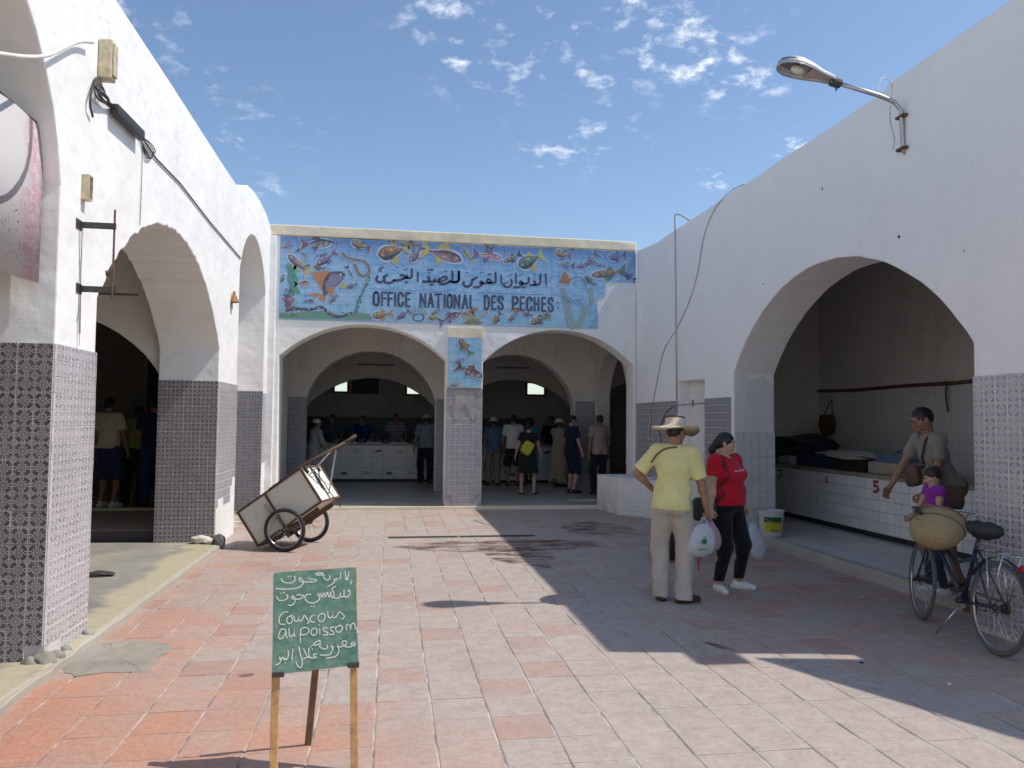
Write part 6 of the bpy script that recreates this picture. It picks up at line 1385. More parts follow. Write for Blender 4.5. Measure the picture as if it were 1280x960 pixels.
bg('person in an olive shirt bending over between two men inside the left arch', 163, 632, .235, -10, 1.66, lean=.35, top=('tee', OLV, .7, 0, .03), bottom=('trousers', BLK2, .05, .03), shoes=DKS, skin=SK3, hands=((-.22, .35, .8), (.22, .35, .8)))
bg('man in a navy t-shirt and blue jeans inside the left arch', 190, 632, .235, 15, 1.76, bw=1.08, top=('tee', NAV, .7, -.02, .03), bottom=('trousers', JEA, .05, .025), shoes=DKS, skin=SK3, hands=((-.2, .25, .95), (.2, .25, .95)))
ybw = bg('woman in a black dress with a yellow bag strapped across her back', 660, 618, .06, -14, 1.60, female=True, bw=1.08, top=('tee', BLK2, .5, -.02, .016, .085), bottom=('skirt', BLK2, .52, .03), shoes=DKS, sandals=True, skin=SK2, hair='bun', feet=((-.15, 0, 25), (.13, 0, -25)), hands=((-.30, .08, .80), (.28, .12, .84)), head=(-20, 0), vox=.009)
bg('man in a navy polo, navy shorts and a black cap looking right', 714, 616, .06, -75, 1.76, bw=1.04, top=('tee', cloth('navy_polo', (.014, .02, .05)), .65, -.02, .028), bottom=('shorts', cloth('navy_dark_shorts', (.016, .02, .045)), .47, .035), shoes=DKS, skin=SK2, hat=('cap', M_black), head=(-5, 0), vox=.009, hands=((-.20, .18, .98), (.22, .16, .90)))
bg('man in a pinkish beige shirt and dark trousers seen from behind by the side arch', 757, 614, .06, 12, 1.78, top=('tee', PNK, .6, -.06, .035), bottom=('trousers', BLK2, .05, .03), shoes=DKS, skin=SK3, at=(4.62, 16.6, 0), vox=.009)
bg('man in a dark shirt leaning over in the side hall right of the beige shirt', 780, 606, .06, -30, 1.72, lean=.2, top=('tee', NAV, .9, -.02, .03), bottom=('trousers', BLK2, .05, .03), shoes=DKS, skin=SK3, at=(5.85, 17.4, 0))
bg('person in a pink shirt half hidden by the right edge of the right arch', 792, 606, .06, 20, 1.62, female=True, top=('tee', cloth('pink_cotton', (.42, .16, .17)), .7, -.02, .03), bottom=('trousers', BLK2, .05, .03), shoes=DKS, skin=SK2, at=(5.18, 15.6, 0))
bg('man in a pale hat and blue shirt behind the pier of the right arch', 613, 604, .06, 8, 1.70, top=('shirt', BLU, .8, -.06, .035), bottom=('trousers', KHA, .05, .03), shoes=DKS, skin=SK3, hat=('sun', WHT), at=(2.58, 19.1, 0))
bg('man in a white t-shirt and black shorts seen from behind at the fish counter', 638, 604, .06, 4, 1.78, bw=1.05, top=('tee', WHT, .65, -.02, .03), bottom=('shorts', BLK2, .5, .035), shoes=DKS, skin=SK3, at=(3.05, 18.9, 0), hands=((-.22, .2, .95), (.22, .2, .95)))
bg('man in a teal shirt beside the man in white at the fish counter', 655, 604, .06, -6, 1.72, top=('tee', TEA, .65, -.02, .03), bottom=('trousers', BLK2, .05, .03), shoes=DKS, skin=SK3, at=(3.50, 19.15, 0), hands=((-.22, .2, .95), (.22, .2, .95)))
bg('dark haired seller in black standing behind the fish counter', 680, 600, .06, 175, 1.76, top=('tee', BLK2, .9, -.02, .03), bottom=('trousers', BLK2, .05, .03), shoes=DKS, skin=SK3, at=(4.5, 21.2, 0))
bg('person in a white hat and a long beige robe reaching out to the right', 690, 604, .06, -50, 1.68, bw=1.08, top=('shirt', ROB, 1.5, -.02, .035), bottom=('robe', ROB, .12, .05), shoes=DKS, skin=SK3, hat=('sun', WHT), at=(4.15, 18.6, 0), hands=((-.1, .45, 1.05), (.24, .12, .84)))
bg('man in a light blue shirt, dark trousers and white hat at the left fish counter', 529, 604, .06, 6, 1.76, bw=1.06, top=('shirt', SBL, .7, -.03, .035), bottom=('trousers', cloth('dark_navy_trousers', (.014, .016, .03)), .05, .03), shoes=DKS, skin=SK3, hat=('sun', cloth('cream_hat', (.5, .45, .33))), at=(.93, 19.75, 0), hands=((-.3, .08, .82), (.3, .05, .8)), vox=.010)
bg('man in a striped t-shirt behind the left fish counter', 492, 600, .06, 178, 1.80, top=('tee', STR, .65, 0, .03), bottom=('trousers', BLK2, .05, .03), shoes=DKS, skin=SK3, at=(.18, 21.5, 0), hands=((-.25, .2, 1.0), (.25, .2, 1.0)), vox=.010)
bg('man in a dark blue t-shirt leaning behind the middle of the left fish counter', 452, 600, .06, 180, 1.74, lean=.12, top=('tee', cloth('royal_blue_cotton', (.02, .04, .16)), .65, 0, .03), bottom=('trousers', BLK2, .05, .03), shoes=DKS, skin=SK3, at=(-.72, 21.5, 0), hands=((-.25, .3, 1.0), (.25, .25, 1.0)))
bg('dark haired man in a grey blue shirt behind the left end of the fish counter', 416, 600, .06, 170, 1.76, lean=.15, top=('tee', cloth('slate_cotton', (.06, .08, .12)), .8, 0, .03), bottom=('trousers', BLK2, .05, .03), shoes=DKS, skin=SK3, at=(-1.5, 21.4, 0), hands=((-.25, .35, 1.0), (.25, .3, 1.0)))
bg('person in dark clothes half hidden behind the grey blue shirt', 405, 600, .06, 160, 1.68, top=('tee', BLK2, .8, 0, .03), bottom=('trousers', BLK2, .05, .03), shoes=DKS, skin=SK3, at=(-1.85, 21.8, 0))
bg('person in a white cap and long pale clothes left of the fish counter', 384, 602, .06, -60, 1.62, lean=.12, top=('shirt', cloth('pale_grey_cotton', (.36, .35, .33)), 1.6, -.02, .03), bottom=('robe', cloth('pale_grey_cotton', (.36, .35, .33)), .1, .04), shoes=DKS, skin=SK3, hat=('skull', WHT), at=(-1.75, 18.6, 0), hands=((-.2, .3, .95), (.2, .3, .95)))
# ================================================================ SMALLER THINGS
def simple(name, label, cat, f, m, smooth=True, group=None, kind=None):
    bm = B(); f(bm); bmesh.ops.recalc_face_normals(bm, faces=bm.faces); o = obj(name, bm, m, None, smooth)
    V = [v.co for v in o.data.vertices]; p = Vector((sum(v.x for v in V)/len(V), sum(v.y for v in V)/len(V), min(v.z for v in V))); at(o, p)
    return tag(o, label, cat, group, kind)
# banner in the near arch
t = NT('banner_print'); P_ = t.g.outputs['Position']; s = t.n('ShaderNodeSeparateXYZ'); t.l(P_, s.inputs[0]); y_, z_ = s.outputs[1], s.outputs[2]
n_ = t.noise(22, 5, .7, dist=1); lo_ = t.noise(3, 4, .6, dist=.5)
pinkz = t.math('MULTIPLY', t.ramp(t.math('ADD', y_, t.math('MULTIPLY', t.math('SUBTRACT', lo_, .5), .5)), 5.18, 5.28), t.ramp(n_, .40, .55))
c_ = t.mix(pinkz, (.50, .48, .475), (.48, .29, .33))
dy_ = t.math('SUBTRACT', y_, 4.72); dz_ = t.math('SUBTRACT', z_, 3.45); rr_ = t.math('SQRT', t.math('ADD', t.math('MULTIPLY', dy_, dy_), t.math('MULTIPLY', dz_, dz_)))
ring = t.math('MULTIPLY', t.math('GREATER_THAN', t.math('ADD', rr_, t.math('MULTIPLY', n_, .03)), .555), t.math('LESS_THAN', rr_, .585)); c_ = t.mix(ring, c_, (.16, .14, .15))
blob = t.math('MULTIPLY', t.math('GREATER_THAN', t.noise(9, 6, .75, dist=1.5), .60), t.math('MULTIPLY', t.math('LESS_THAN', z_, 2.98), t.math('LESS_THAN', y_, 5.2))); c_ = t.mix(blob, c_, (.05, .045, .05))
M_ban = t.done(c_, .55, t.bump(lo_, .3, .02), spec=.3)
def banner(b):
    xs = np.linspace(4.0, 5.47, 16); A = [b.verts.new((-2.315+.008*math.sin(y*5), y, 3.565+.01*math.sin(y*9))) for y in xs]; Bq = [b.verts.new((-2.315+.012*math.sin(y*6+1), y, 2.53+.008*math.sin(y*7))) for y in xs]
    for i in range(15): b.faces.new((A[i], A[i+1], Bq[i+1], Bq[i]))
o = simple('banner', 'sunlit printed vinyl banner with pink patterns hung in the near left arch', 'banner', banner, M_ban); o.modifiers.new('s', 'SOLIDIFY').thickness = .003
bm = B(); tube(bm, [(-2.32, 4.0, 3.575), (-2.32, 5.49, 3.575)], .008, 6); x_ = obj('rope', bm, M_iron); reparent(x_, o)
# wiring on the sunlit wall
bx = thing('junction_box', 'tall beige junction box high on the sunlit left wall', 'junction box', (-2.17, 6.09, 4.2)); Yj = on_x(125, 74, -2.2)
bm = B(); c0, c1 = on_x(125, 50, -2.2), on_x(124, 100, -2.2); box(bm, -2.198, -2.10, c1.y-.05, c1.y+.055, c1.z, c0.z, bev=.012); reparent(obj('box_body', bm, M_beige), bx)
bm = B(); box(bm, -2.0985, -2.085, c1.y-.038, c1.y+.042, c1.z+.03, c0.z-.03, bev=.004); reparent(obj('box_cover', bm, M_beige), bx)
def onw(px, py, off=.012): return on_x(px, py, XL+off)
simple('cable', 'thick white cable sagging across the near left arch to the junction box', 'cable', lambda b: tube(b, bez([onw(-40, 60, .3), onw(0, 67, .15), onw(35, 71, .1), (onw(60, 69, .06)), onw(80, 60, .05), onw(100, 52, .04), onw(116, 53, .05)]), .012, 8), M_wcable)
wb = thing('wire_bundle', 'tangle of loose dark wires hanging under the beige junction box', 'wires', onw(122, 140))
r2 = random.Random(5)
if True:
    for k in range(9):
        b = B()
        q = [onw(121+r2.uniform(-2, 3), 97), onw(122+r2.uniform(-4, 8), 112+r2.uniform(-3, 3), .04), onw(130+r2.uniform(-5, 6), 124+r2.uniform(-4, 4), .05), onw(140+r2.uniform(-2, 3), 135+r2.uniform(-2, 3), .02), onw(146, 140)]
        tube(b, bez(q), r2.uniform(.004, .008), 5); reparent(obj('wire', b, M_cable, None, True), wb)
    b = B(); tube(b, bez([onw(119, 99), onw(114, 118, .03), onw(113, 132, .03), onw(116, 146, .02)]), .009, 6); reparent(obj('wire', b, M_cable, None, True), wb)
    for k in range(3): b = B(); tube(b, bez([onw(173, 168), onw(180+k*4, 175+k*2, .03), onw(190+k*2, 190, .03), onw(188-k*2, 198, .02), onw(177, 178)]), .005, 5); reparent(obj('wire_loop', b, M_cable, None, True), wb)
def splice(b):
    p, q = onw(143, 136, .05), onw(177, 170, .05); d = (q-p); L = d.length; d.normalize(); n = Vector((1, 0, 0)); c = d.cross(n)
    box(b, 0, L, -.045, .045, -.03, .03, Matrix.Translation(p) @ Matrix((d, c, n)).transposed().to_4x4(), bev=.012)
simple('splice_box', 'dark grey slanting cable splice box below the junction box on the left wall', 'cable box', splice, mat('dark_grey_box', (.045, .04, .038), .6), 40)
simple('cable', 'dark cable running down along the sunlit wall to the third arch', 'cable', lambda b: tube(b, [onw(177, 171), onw(195, 198), onw(225, 229), onw(262, 277), onw(285, 304), onw(301, 323)], .008, 6), M_cable)
simple('wire', 'thin grey wire dropping to the crown of the second left arch', 'wire', lambda b: tube(b, [onw(178, 188, .008), onw(177, 230, .008), onw(175, 281, .008)], .003, 4), M_cable)
simple('wire', 'thin grey wire hanging between the iron brackets on the first pillar', 'wire', lambda b: tube(b, [onw(103, 285, .01), onw(101, 340, .012), onw(100, 417, .01)], .003, 4), M_cable)
lb = thing('wall_socket', 'small open beige housing on the wall above the iron brackets', 'housing', onw(106, 250)); c = onw(106, 235)
for q in [(-.035, -.027, -.09, .09), (.027, .035, -.09, .09), (-.027, .027, -.09, -.08), (-.027, .027, .08, .09)]:
    bm = B(); box(bm, XL+.001, XL+.055, c.y+q[0], c.y+q[1], c.z+q[2], c.z+q[3]); reparent(obj('housing_side', bm, M_beige), lb)
bm = B(); box(bm, XL+.001, XL+.004, c.y-.027, c.y+.027, c.z-.08, c.z+.08); tube(bm, [(XL+.02, c.y, c.z-.05), (XL+.03, c.y, c.z+.05)], .01, 6); reparent(obj('socket_back', bm, M_iron), lb)
ib = thing('iron_bracket', 'two dark iron brackets joined by an upright rod on the sunlit first pillar', 'bracket', onw(98, 362))
for py in (281, 361):
    p = onw(99, py, 0); bm = B(); box(bm, XL, XL+.245, p.y-.006, p.y+.006, p.z-.022, p.z+.022); box(bm, XL, XL+.006, p.y-.06, p.y+.035, p.z-.035, p.z+.035); reparent(obj('bracket_arm', bm, M_iron), ib)
p, q = onw(99, 281, 0), onw(99, 361, 0)
bm = B(); tube(bm, [(XL+.235, p.y, p.z+.12), (XL+.235, p.y, q.z-.06)], .008, 6); reparent(obj('rod', bm, M_rust), ib)
bm = B(); tube(bm, bez([(XL+.235, p.y, q.z+.20), (XL+.225, p.y-.02, q.z+.12), (XL+.20, p.y-.01, q.z+.09), (XL+.19, p.y, q.z+.13)]), .006, 6); reparent(obj('hook', bm, M_rust, smooth=True), ib)
simple('tie_rod', 'thin dark iron tie rod across the vault behind the second left arch', 'tie rod', lambda b: tube(b, [(-2.95, 9.6, 3.1), (-6.4, 9.6, 3.1)], .012, 6), M_iron)
c = onw(289, 372, .0)
def horn(b): lathe(b, [(.015, 0), (.02, .05), (.07, .15), (.072, .155)], 14, Matrix.Translation((XL+.04, c.y, c.z+.09)) @ Matrix.Rotation(math.radians(180), 4, 'X'), False); tube(b, [(XL, c.y, c.z+.05), (XL+.05, c.y, c.z+.05)], .008, 6); tube(b, [(XL+.02, c.y-.02, c.z+.02), (XL+.02, c.y-.02, c.z-.16)], .008, 6)
simple('wall_fitting', 'small rusty brown cone shaped fitting on the white pillar beside the third arch', 'fitting', horn, mat('rusty_cone', (.34, .17, .06), .8, .4, 30))
# right wall: pipes and hoses
def onr(px, py, off=.012): return on_x(px, py, XR-off)
simple('pipe', 'thin upright white pipe rising above the parapet near the far right corner', 'pipe', lambda b: tube(b, [onr(846, 500), onr(845, 400), onr(844, 300), onr(843.5, 270), onr(845, 268, .015), onr(850, 268, .02), onr(861, 275, .02)], .016, 8), mat('chalky_pipe', (.50, .48, .46), .6))
simple('hose', 'thin grey hose looping down the right wall from the parapet', 'hose', lambda b: tube(b, bez([onr(930, 230), onr(912, 240), onr(893, 262), onr(880, 295), onr(872, 340), onr(862, 375), onr(846, 410), onr(830, 438), onr(821, 478), onr(815, 510), onr(812, 530)]), .006, 6), mat('grey_hose', (.34, .33, .31), .7))
simple('pipe', 'short white pipe end hanging at the tiled corner beside the bench', 'pipe', lambda b: (tube(b, [onr(813, 520, .03), onr(811, 548, .03)], .014, 8), tube(b, [onr(805, 549, .03), onr(817, 549, .03)], .012, 6), tube(b, [onr(811, 545, .03), onr(811, 552, .03)], .018, 6)), mat('chalky_pipe', (.50, .48, .46), .6))
simple('water_pipe', 'grey water pipe with a tap crossing the niche on the right wall', 'pipe', lambda b: (tube(b, [onr(826, 556, .03), onr(824, 535, .03), onr(832, 515, .03), onr(841, 507, .03), onr(880, 504, .03)], .013, 8), tube(b, [onr(866, 508, .05), onr(866, 500, .05)], .022, 8)), mat('dull_pipe', (.30, .28, .26), .6))
# nail holes and small chips on the right wall
for i_, (px, py, s_) in enumerate([(1124, 296, .018), (1028, 236, .014), (954, 355, .012), (1205, 314, .008), (907, 418, .008), (905, 215, .01)]):
    def f(b, px=px, py=py, s_=s_):
        c = onr(px, py, 0); k = random.Random(px); prism(b, [(c.y+s_*k.uniform(.6, 1.2)*math.cos(a), c.z+s_*k.uniform(.6, 1.2)*math.sin(a)) for a in np.linspace(0, 6.28, 9)[:-1]], fnY, XR-.004, XR-.0005)
    simple('nail_plug', ['dark nail plug right of the crown of the stall arch', 'brown plug high on the right wall above the stall arch', 'small plug on the right wall left of the stall arch', 'tiny plug above the right shoulder of the stall arch', 'tiny plug beside the left spring of the stall arch', 'small plug just below the parapet of the right wall'][i_], 'plug', f, M_rust)
# stall: numbers, bucket, boxes, bag
def num(strokes, w_, m, label):
    def f(b):
        for st in strokes:
            q = bez([Vector((on_x(px, py, XC-.0)).to_tuple()) for px, py in st], 4) if len(st) > 2 else [on_x(px, py, XC) for px, py in st]
            for i in range(len(q)-1):
                a, c = q[i], q[i+1]; t_ = (c-a).normalized(); n = Vector((0, t_.z, -t_.y))*w_/2; e = t_*w_*.3; x = XC-.012-i*.0002
                b.faces.new([b.verts.new((x, v.y, v.z)) for v in (a-n-e, c-n+e, c+n+e, a+n-e)])
    return simple('stall_number', label, 'number', f, m, False)
num([[(973, 588), (978, 588), (976, 593), (975, 598)]], .025, M_black, 'small black number painted at the far left end of the stall counter')
num([[(1035.5, 595), (1033, 600), (1034, 603.5), (1036, 602), (1034, 599.5)]], .018, M_black, 'tiny black number painted halfway between the far number and the red one')
num([[(1098, 602), (1093.5, 602)], [(1093.5, 602), (1093.5, 608)], [(1093.5, 607.5), (1097, 607.5), (1098.3, 611), (1096.5, 614.5), (1092.8, 614.5)]], .032, mat('red_paint', (.42, .01, .03), .5), 'large red painted number 5 on the tiled stall counter')
bk = thing('bucket', 'white plastic bucket with a green and yellow label on the stall kerb', 'bucket', (5.18, 9.9, .126))
bm = B(); lathe(bm, [(0, 0), (.135, 0), (.142, .01), (.162, .30), (.170, .305), (.170, .33), (.176, .335), (.176, .35), (.166, .35), (.155, .30), (.13, .02), (0, .02)], 32, Matrix.Translation((5.18, 9.9, .126)), False); reparent(obj('bucket_body', bm, mat('white_plastic', (.62, .62, .62), .45, .06), smooth=35), bk)
def lab(z0, z1, m, nm, r=.0015, a0=3.6, a1=5.2):
    bm = B(); A = [];
    for a in np.linspace(a0, a1, 14):
        A.append([bm.verts.new((5.18+(.142+(z-.01)*.069+r)*math.cos(a), 9.9+(.142+(z-.01)*.069+r)*math.sin(a), .126+z)) for z in (z0, z1)])
    for i in range(13): bm.faces.new((A[i][0], A[i+1][0], A[i+1][1], A[i][1]))
    reparent(obj(nm, bm, m, smooth=True), bk)
lab(.20, .27, mat('green_label', (.01, .12, .03), .5), 'label'); lab(.07, .199, mat('yellow_label', (.62, .50, .02), .5), 'label')
for k in range(5): lab(.075, .075+.03+.01*(k % 2), mat('dark_green_print2', (.05, .14, .02), .6), 'print', .0025, 4.2+k*.16, 4.28+k*.16)
bm = B(); tube(bm, bez([Vector((5.18+.172*math.cos(a), 9.9+.172*math.sin(a), .126+.30-.10*math.sin((a-3.14)))) for a in np.linspace(3.2, 6.2, 9)]), .004, 6); reparent(obj('bucket_handle', bm, M_steel, smooth=True), bk)
def lump(b, x0, x1, y0, y1, z0, z1, seed, n=12, rag_=.25):
    r_ = bmesh.ops.create_icosphere(b, subdivisions=4, radius=1)['verts']
    for v in r_:
        c = v.co; q = 1+rag_*(math.sin(c.x*4+seed)*math.cos(c.y*5+seed*2)*.6+.4*math.sin(c.z*7+c.x*6+seed)); v.co = Vector(((x0+x1)/2+(x1-x0)/2*max(-1, min(1, c.x*q*1.1)), (y0+y1)/2+(y1-y0)/2*max(-1, min(1, c.y*q*1.1)), z0+(z1-z0)*max(0, .5+c.z*.5*q*1.1)))
ZC = .986
simple('tarpaulin_heap', 'dark blue covered heap at the far left end of the stall counter', 'heap', lambda b: lump(b, 6.6, 7.4, 11.5, 13.0, ZC, ZC+.46, 1), cloth('dark_tarpaulin', (.018, .02, .03)))
for k, (y, x) in enumerate([(12.25, 6.6), (12.02, 6.58), (12.13, 6.75)]):
    simple('carton', ['small white carton left in the row on the stall counter', 'small white carton right in the row on the stall counter', 'small white carton at the back of the row on the stall counter'][k], 'carton', lambda b, y=y, x=x, k=k: box(b, x, x+.14, y-.10, y+.10, ZC+.001*k, ZC+.13+.01*k, bev=.006), mat('white_carton', (.45, .44, .40), .8), False, 'white cartons on the counter')
def crate(x0, x1, y0, y1, z0, h, label, m):
    cr_ = thing('crate', label, 'crate', ((x0+x1)/2, (y0+y1)/2, z0), 0, 'fish crates on the stall counter')
    for n_, q in (('crate_floor', (x0, x1, y0, y1, z0, z0+.01)), ('crate_side', (x0, x0+.012, y0, y1, z0+.011, z0+h)), ('crate_side', (x1-.012, x1, y0, y1, z0+.011, z0+h)), ('crate_side', (x0+.013, x1-.013, y0, y0+.012, z0+.011, z0+h)), ('crate_side', (x0+.013, x1-.013, y1-.012, y1, z0+.011, z0+h))):
        bm = B(); box(bm, *q); o = obj(n_, bm, m); reparent(o, cr_)
    bm = B(); [tube(bm, [(x0-.003, y, z0+h-.015), (x0-.003, y+.12, z0+h-.015)], .012, 6) for y in np.arange(y0+.05, y1-.1, .3)]; reparent(obj('crate_rim', bm, m), cr_)
M_crk = mat('black_crate', (.02, .02, .024), .5)
crate(6.6, 7.1, 10.95, 11.75, ZC, .2, 'dark blue plastic crate beside the white cartons on the counter', mat('navy_crate', (.02, .03, .08), .5))
crate(6.62, 7.1, 9.95, 10.90, ZC, .17, 'black plastic crate under a white cloth on the stall counter', M_crk); crate(6.62, 7.1, 6.9, 7.9, ZC, .16, 'black plastic crate behind the man in grey at the stall', M_crk)
simple('cloth_heap', 'crumpled pale cloth lying on top of a black crate at the stall', 'cloth', lambda b: lump(b, 6.58, 7.2, 9.9, 11.3, ZC+.15, ZC+.27, 4), cloth('dirty_white_cloth', (.40, .38, .34)))
simple('plastic_bag', 'crumpled blue grey plastic bag on the stall counter', 'bag', lambda b: lump(b, 6.7, 7.2, 9.3, 10.0, ZC, ZC+.27, 6, rag_=.5), mat('blue_bag_plastic', (.12, .18, .28), .35))
simple('foam_box', 'pale buff box on the counter left of the man in grey', 'box', lambda b: box(b, 6.6, 7.0, 9.1, 9.85, ZC, ZC+.16, bev=.012), mat('buff_foam', (.36, .31, .24), .8), False)
simple('fish', 'pale fish lying on the counter beside the right pillar', 'fish', lambda b: lump(b, 6.5, 6.62, 7.3, 7.75, ZC, ZC+.05, 3), mat('pale_fish', (.55, .55, .55), .3))
hb = on_x(1037, 528, 7.93)
bg_ = thing('hanging_bag', 'brown straw shopping bag hanging on the back wall of the stall', 'bag', (7.93, hb.y, hb.z-.25))
def hbag(b):
    rg = []
    for z, w_, d_ in [(-.24, .12, .04), (-.2, .18, .07), (-.05, .24, .09), (.08, .23, .07), (.14, .20, .04)]: rg.append([b.verts.new((7.88+d_*math.cos(a), hb.y+w_*math.sin(a), hb.z+z)) for a in np.linspace(0, 6.283, 21)[:-1]])
    for i in range(4):
        for k in range(20): b.faces.new((rg[i][k], rg[i][(k+1) % 20], rg[i+1][(k+1) % 20], rg[i+1][k]))
    b.faces.new(rg[0])
bm = B(); hbag(bm); reparent(obj('bag_body', bm, weave('brown_weave', (.20, .11, .05), (.09, .05, .025)), smooth=True), bg_)
bm = B(); tube(bm, bez([(7.9, hb.y-.14, hb.z+.12), (7.95, hb.y-.05, hb.z+.34), (7.97, hb.y, hb.z+.40), (7.95, hb.y+.05, hb.z+.34), (7.9, hb.y+.14, hb.z+.12)]), .01, 6); reparent(obj('bag_handle', bm, M_wood2, smooth=True), bg_)
simple('water_pipe', 'long rusty pipe along the back wall of the stall', 'pipe', lambda b: tube(b, [(7.96, 13.38, 2.28), (7.95, 12.2, 2.25), (7.96, 11, 2.27), (7.95, 9.8, 2.26), (7.96, 8.9, 2.30)], .028, 8), M_rust)
simple('cord', 'dark cord dangling from the pipe at the back of the stall', 'cord', lambda b: tube(b, bez([(7.93, 9.95, 2.3), (7.92, 9.96, 2.1), (7.93, 9.94, 1.85)]), .014, 6), M_cable)
# drain in the floor
GR_ = mat('drain_iron', (.09, .09, .09), .5, .3, 30, metal=.4)
for gi, (xa, xb) in enumerate(((.03, .98), (1.03, 2.10))):
    dr = thing('drain_grate', ['sunlit left length of the long iron drain grate in the floor', 'right length of the long iron drain grate, mostly in shade'][gi], 'drain', ((xa+xb)/2, 11.05, 0), 0, 'drain grates across the court')
    bm = B(); box(bm, xa, xb, 10.975, 10.99, -.02, .004); box(bm, xa, xb, 11.11, 11.125, -.02, .004); box(bm, xa-.012, xa-.0005, 10.975, 11.125, -.02, .004); box(bm, xb+.0005, xb+.012, 10.975, 11.125, -.02, .004); reparent(obj('grate_frame', bm, GR_), dr)
    bm = B(); box(bm, xa, xb, 10.99, 11.11, -.003, -.0005); reparent(obj('channel', bm, M_dark), dr)
    bme = B(); box(bme, -.006, .006, -.0595, .0595, 0, .003); bmesh.ops.recalc_face_normals(bme, faces=bme.faces); me = bpy.data.meshes.new('grate_bar'); bme.to_mesh(me); bme.free(); me.materials.append(GR_)
    for x in np.arange(xa+.02, xb-.01, .03): o = bpy.data.objects.new('grate_bar', me); COL.objects.link(o); o.location = (x, 11.05, .0005); reparent(o, dr)
tag(boxobj('drain_bed', -.05, 2.23, 10.9, 11.22, -.02, -.0035, M_conc), kind='structure'); 
tag(boxobj('drain_margin', -.05, 2.23, 10.9, 10.972, -.0035, .001, M_pave), kind='structure'); tag(boxobj('drain_margin', -.05, 2.23, 11.128, 11.22, -.0035, .001, M_pave), kind='structure')
# wet fish-water stains round the drain
t = NT('wet_stain'); al = t.ramp(t.noise(3.2, 6, .62, t.scalevec(t.g.outputs['Position'], (.6, 1.5, 1)), .5), .42, .62, 0, .62)
uvn = t.n('ShaderNodeAttribute'); uvn.attribute_name = 'Col'
t.put(t.p.inputs['Alpha'], t.math('MULTIPLY', al, t.ramp(uvn.outputs['Fac'], .1, .6))); M_wet = t.done((.13, .045, .032), .22, spec=.6)
def stain(name, label, pts, m=M_wet, z=.0042):
    bm = B(); P_ = [gp(*p) for p in pts]; c = sum(P_, Vector())/len(P_); col = bm.loops.layers.float_color.new('Col'); cv_ = bm.verts.new((c.x, c.y, z)); O_ = [bm.verts.new((p.x, p.y, z)) for p in P_]; I_ = [bm.verts.new((c.x+(p.x-c.x)*.75, c.y+(p.y-c.y)*.7, z)) for p in P_]
    for i in range(len(O_)):
        j = (i+1) % len(O_); bm.faces.new((O_[i], O_[j], I_[j], I_[i])); bm.faces.new((I_[i], I_[j], cv_))
    for f in bm.faces:
        for l in f.loops: v = 0. if l.vert in O_ else 1.; l[col] = (v, v, v, 1)
    o = obj(name, bm, m); return tag(o, label, None, None, 'stuff')
stain('wet_patch', 'reddish wet patch along the drain, running into the shade', [(478, 684), (520, 680), (560, 676), (600, 675), (660, 672), (750, 676), (765, 683), (700, 690), (600, 692), (520, 689)])
stain('wet_patch', 'dark wet streaks below the drain at the shadow edge', [(600, 690), (640, 686), (690, 690), (700, 700), (690, 712), (650, 708), (615, 700)])
stain('wet_patch', 'thin dark streak of water on the tiles in the shade', [(870, 800), (885, 802), (920, 812), (925, 816), (900, 812)])
stain('wet_patch', 'small reddish wet mark on the sunlit tiles', [(292, 841), (305, 838), (318, 841), (318, 845), (305, 847), (295, 845)])
stain('wet_patch', 'faint damp area of floor between the drain and the bench', [(690, 655), (740, 650), (790, 658), (800, 666), (770, 672), (710, 668)])
simple('stone', 'white rounded stone at the foot of the second left pillar', 'stone', lambda b: (lump(b, -2.46, -2.22, 10.28, 10.43, .064, .16, 2, rag_=.15), lump(b, -2.30, -2.14, 10.25, 10.36, .064, .13, 5, rag_=.15)), mat('white_stone', (.62, .58, .50), .9, .2, 10, .5, 30))
simple('dark_rag', 'dark scrap of rag lying on the concrete platform behind the first pillar', 'rag', lambda b: lump(b, -3.0, -2.7, 8.25, 8.42, .064, .10, 2, rag_=.6), M_cable)
simple('stone', 'round grey stone at the edge of the sunlit pillar beside the cart', 'stone', lambda b: lump(b, -2.18, -2.04, 10.2, 10.4, 0, .18, 7, rag_=.1), mat('grey_stone', (.10, .10, .11), .9))
# litter specks
for i_, (px, py) in enumerate([(1186, 856), (1077, 829), (905, 648), (1226, 745), (640, 693), (1077, 747)]):
    c = gp(px, py, .002); simple('litter', ['white scrap on the tiles in front of the bicycle', 'dark pebble at the end of the sunlit strip', 'white scrap behind the woman in red', 'small white scrap between the wheels of the bicycle', 'white scrap beside the drain grate', 'white scrap on the tiles near the stall kerb'][i_], 'scrap', lambda b, c=c: lump(b, c.x-.014, c.x+.014, c.y-.01, c.y+.01, .002, .012, i_, rag_=.5), M_black if i_ == 1 else M_wcable)
# fish and ice trays on the hall counter
M_fish = mat('silver_fish', (.30, .30, .32), .3, .4, 40)
for k in range(11):
    x = -1.35+k*.215; tr = thing('fish_tray', ['white', 'black'][k % 3 == 0]+' tray of small silvery fish, '+['leftmost', 'second', 'third', 'fourth', 'fifth', 'middle', 'fifth from right', 'fourth from right', 'third from right', 'second from right', 'rightmost'][k]+' on the left hall counter', 'tray', (x, 20.65, 1.052), 0, 'trays of fish on the hall counter')
    bm = B(); box(bm, x-.10, x+.10, 20.36, 20.85, 1.052, 1.075); reparent(obj('tray', bm, M_wtile if k % 3 else M_crk), tr)
    bm = B(); [lump(bm, x-.07+.05*j, x-.03+.05*j, 20.37, 20.6, 1.07, 1.14+.02*((k+j) % 3), k+j) for j in range(3)]; o = obj('fish_pile', bm, M_fish, smooth=True); o['kind'] = 'stuff'; reparent(o, tr)
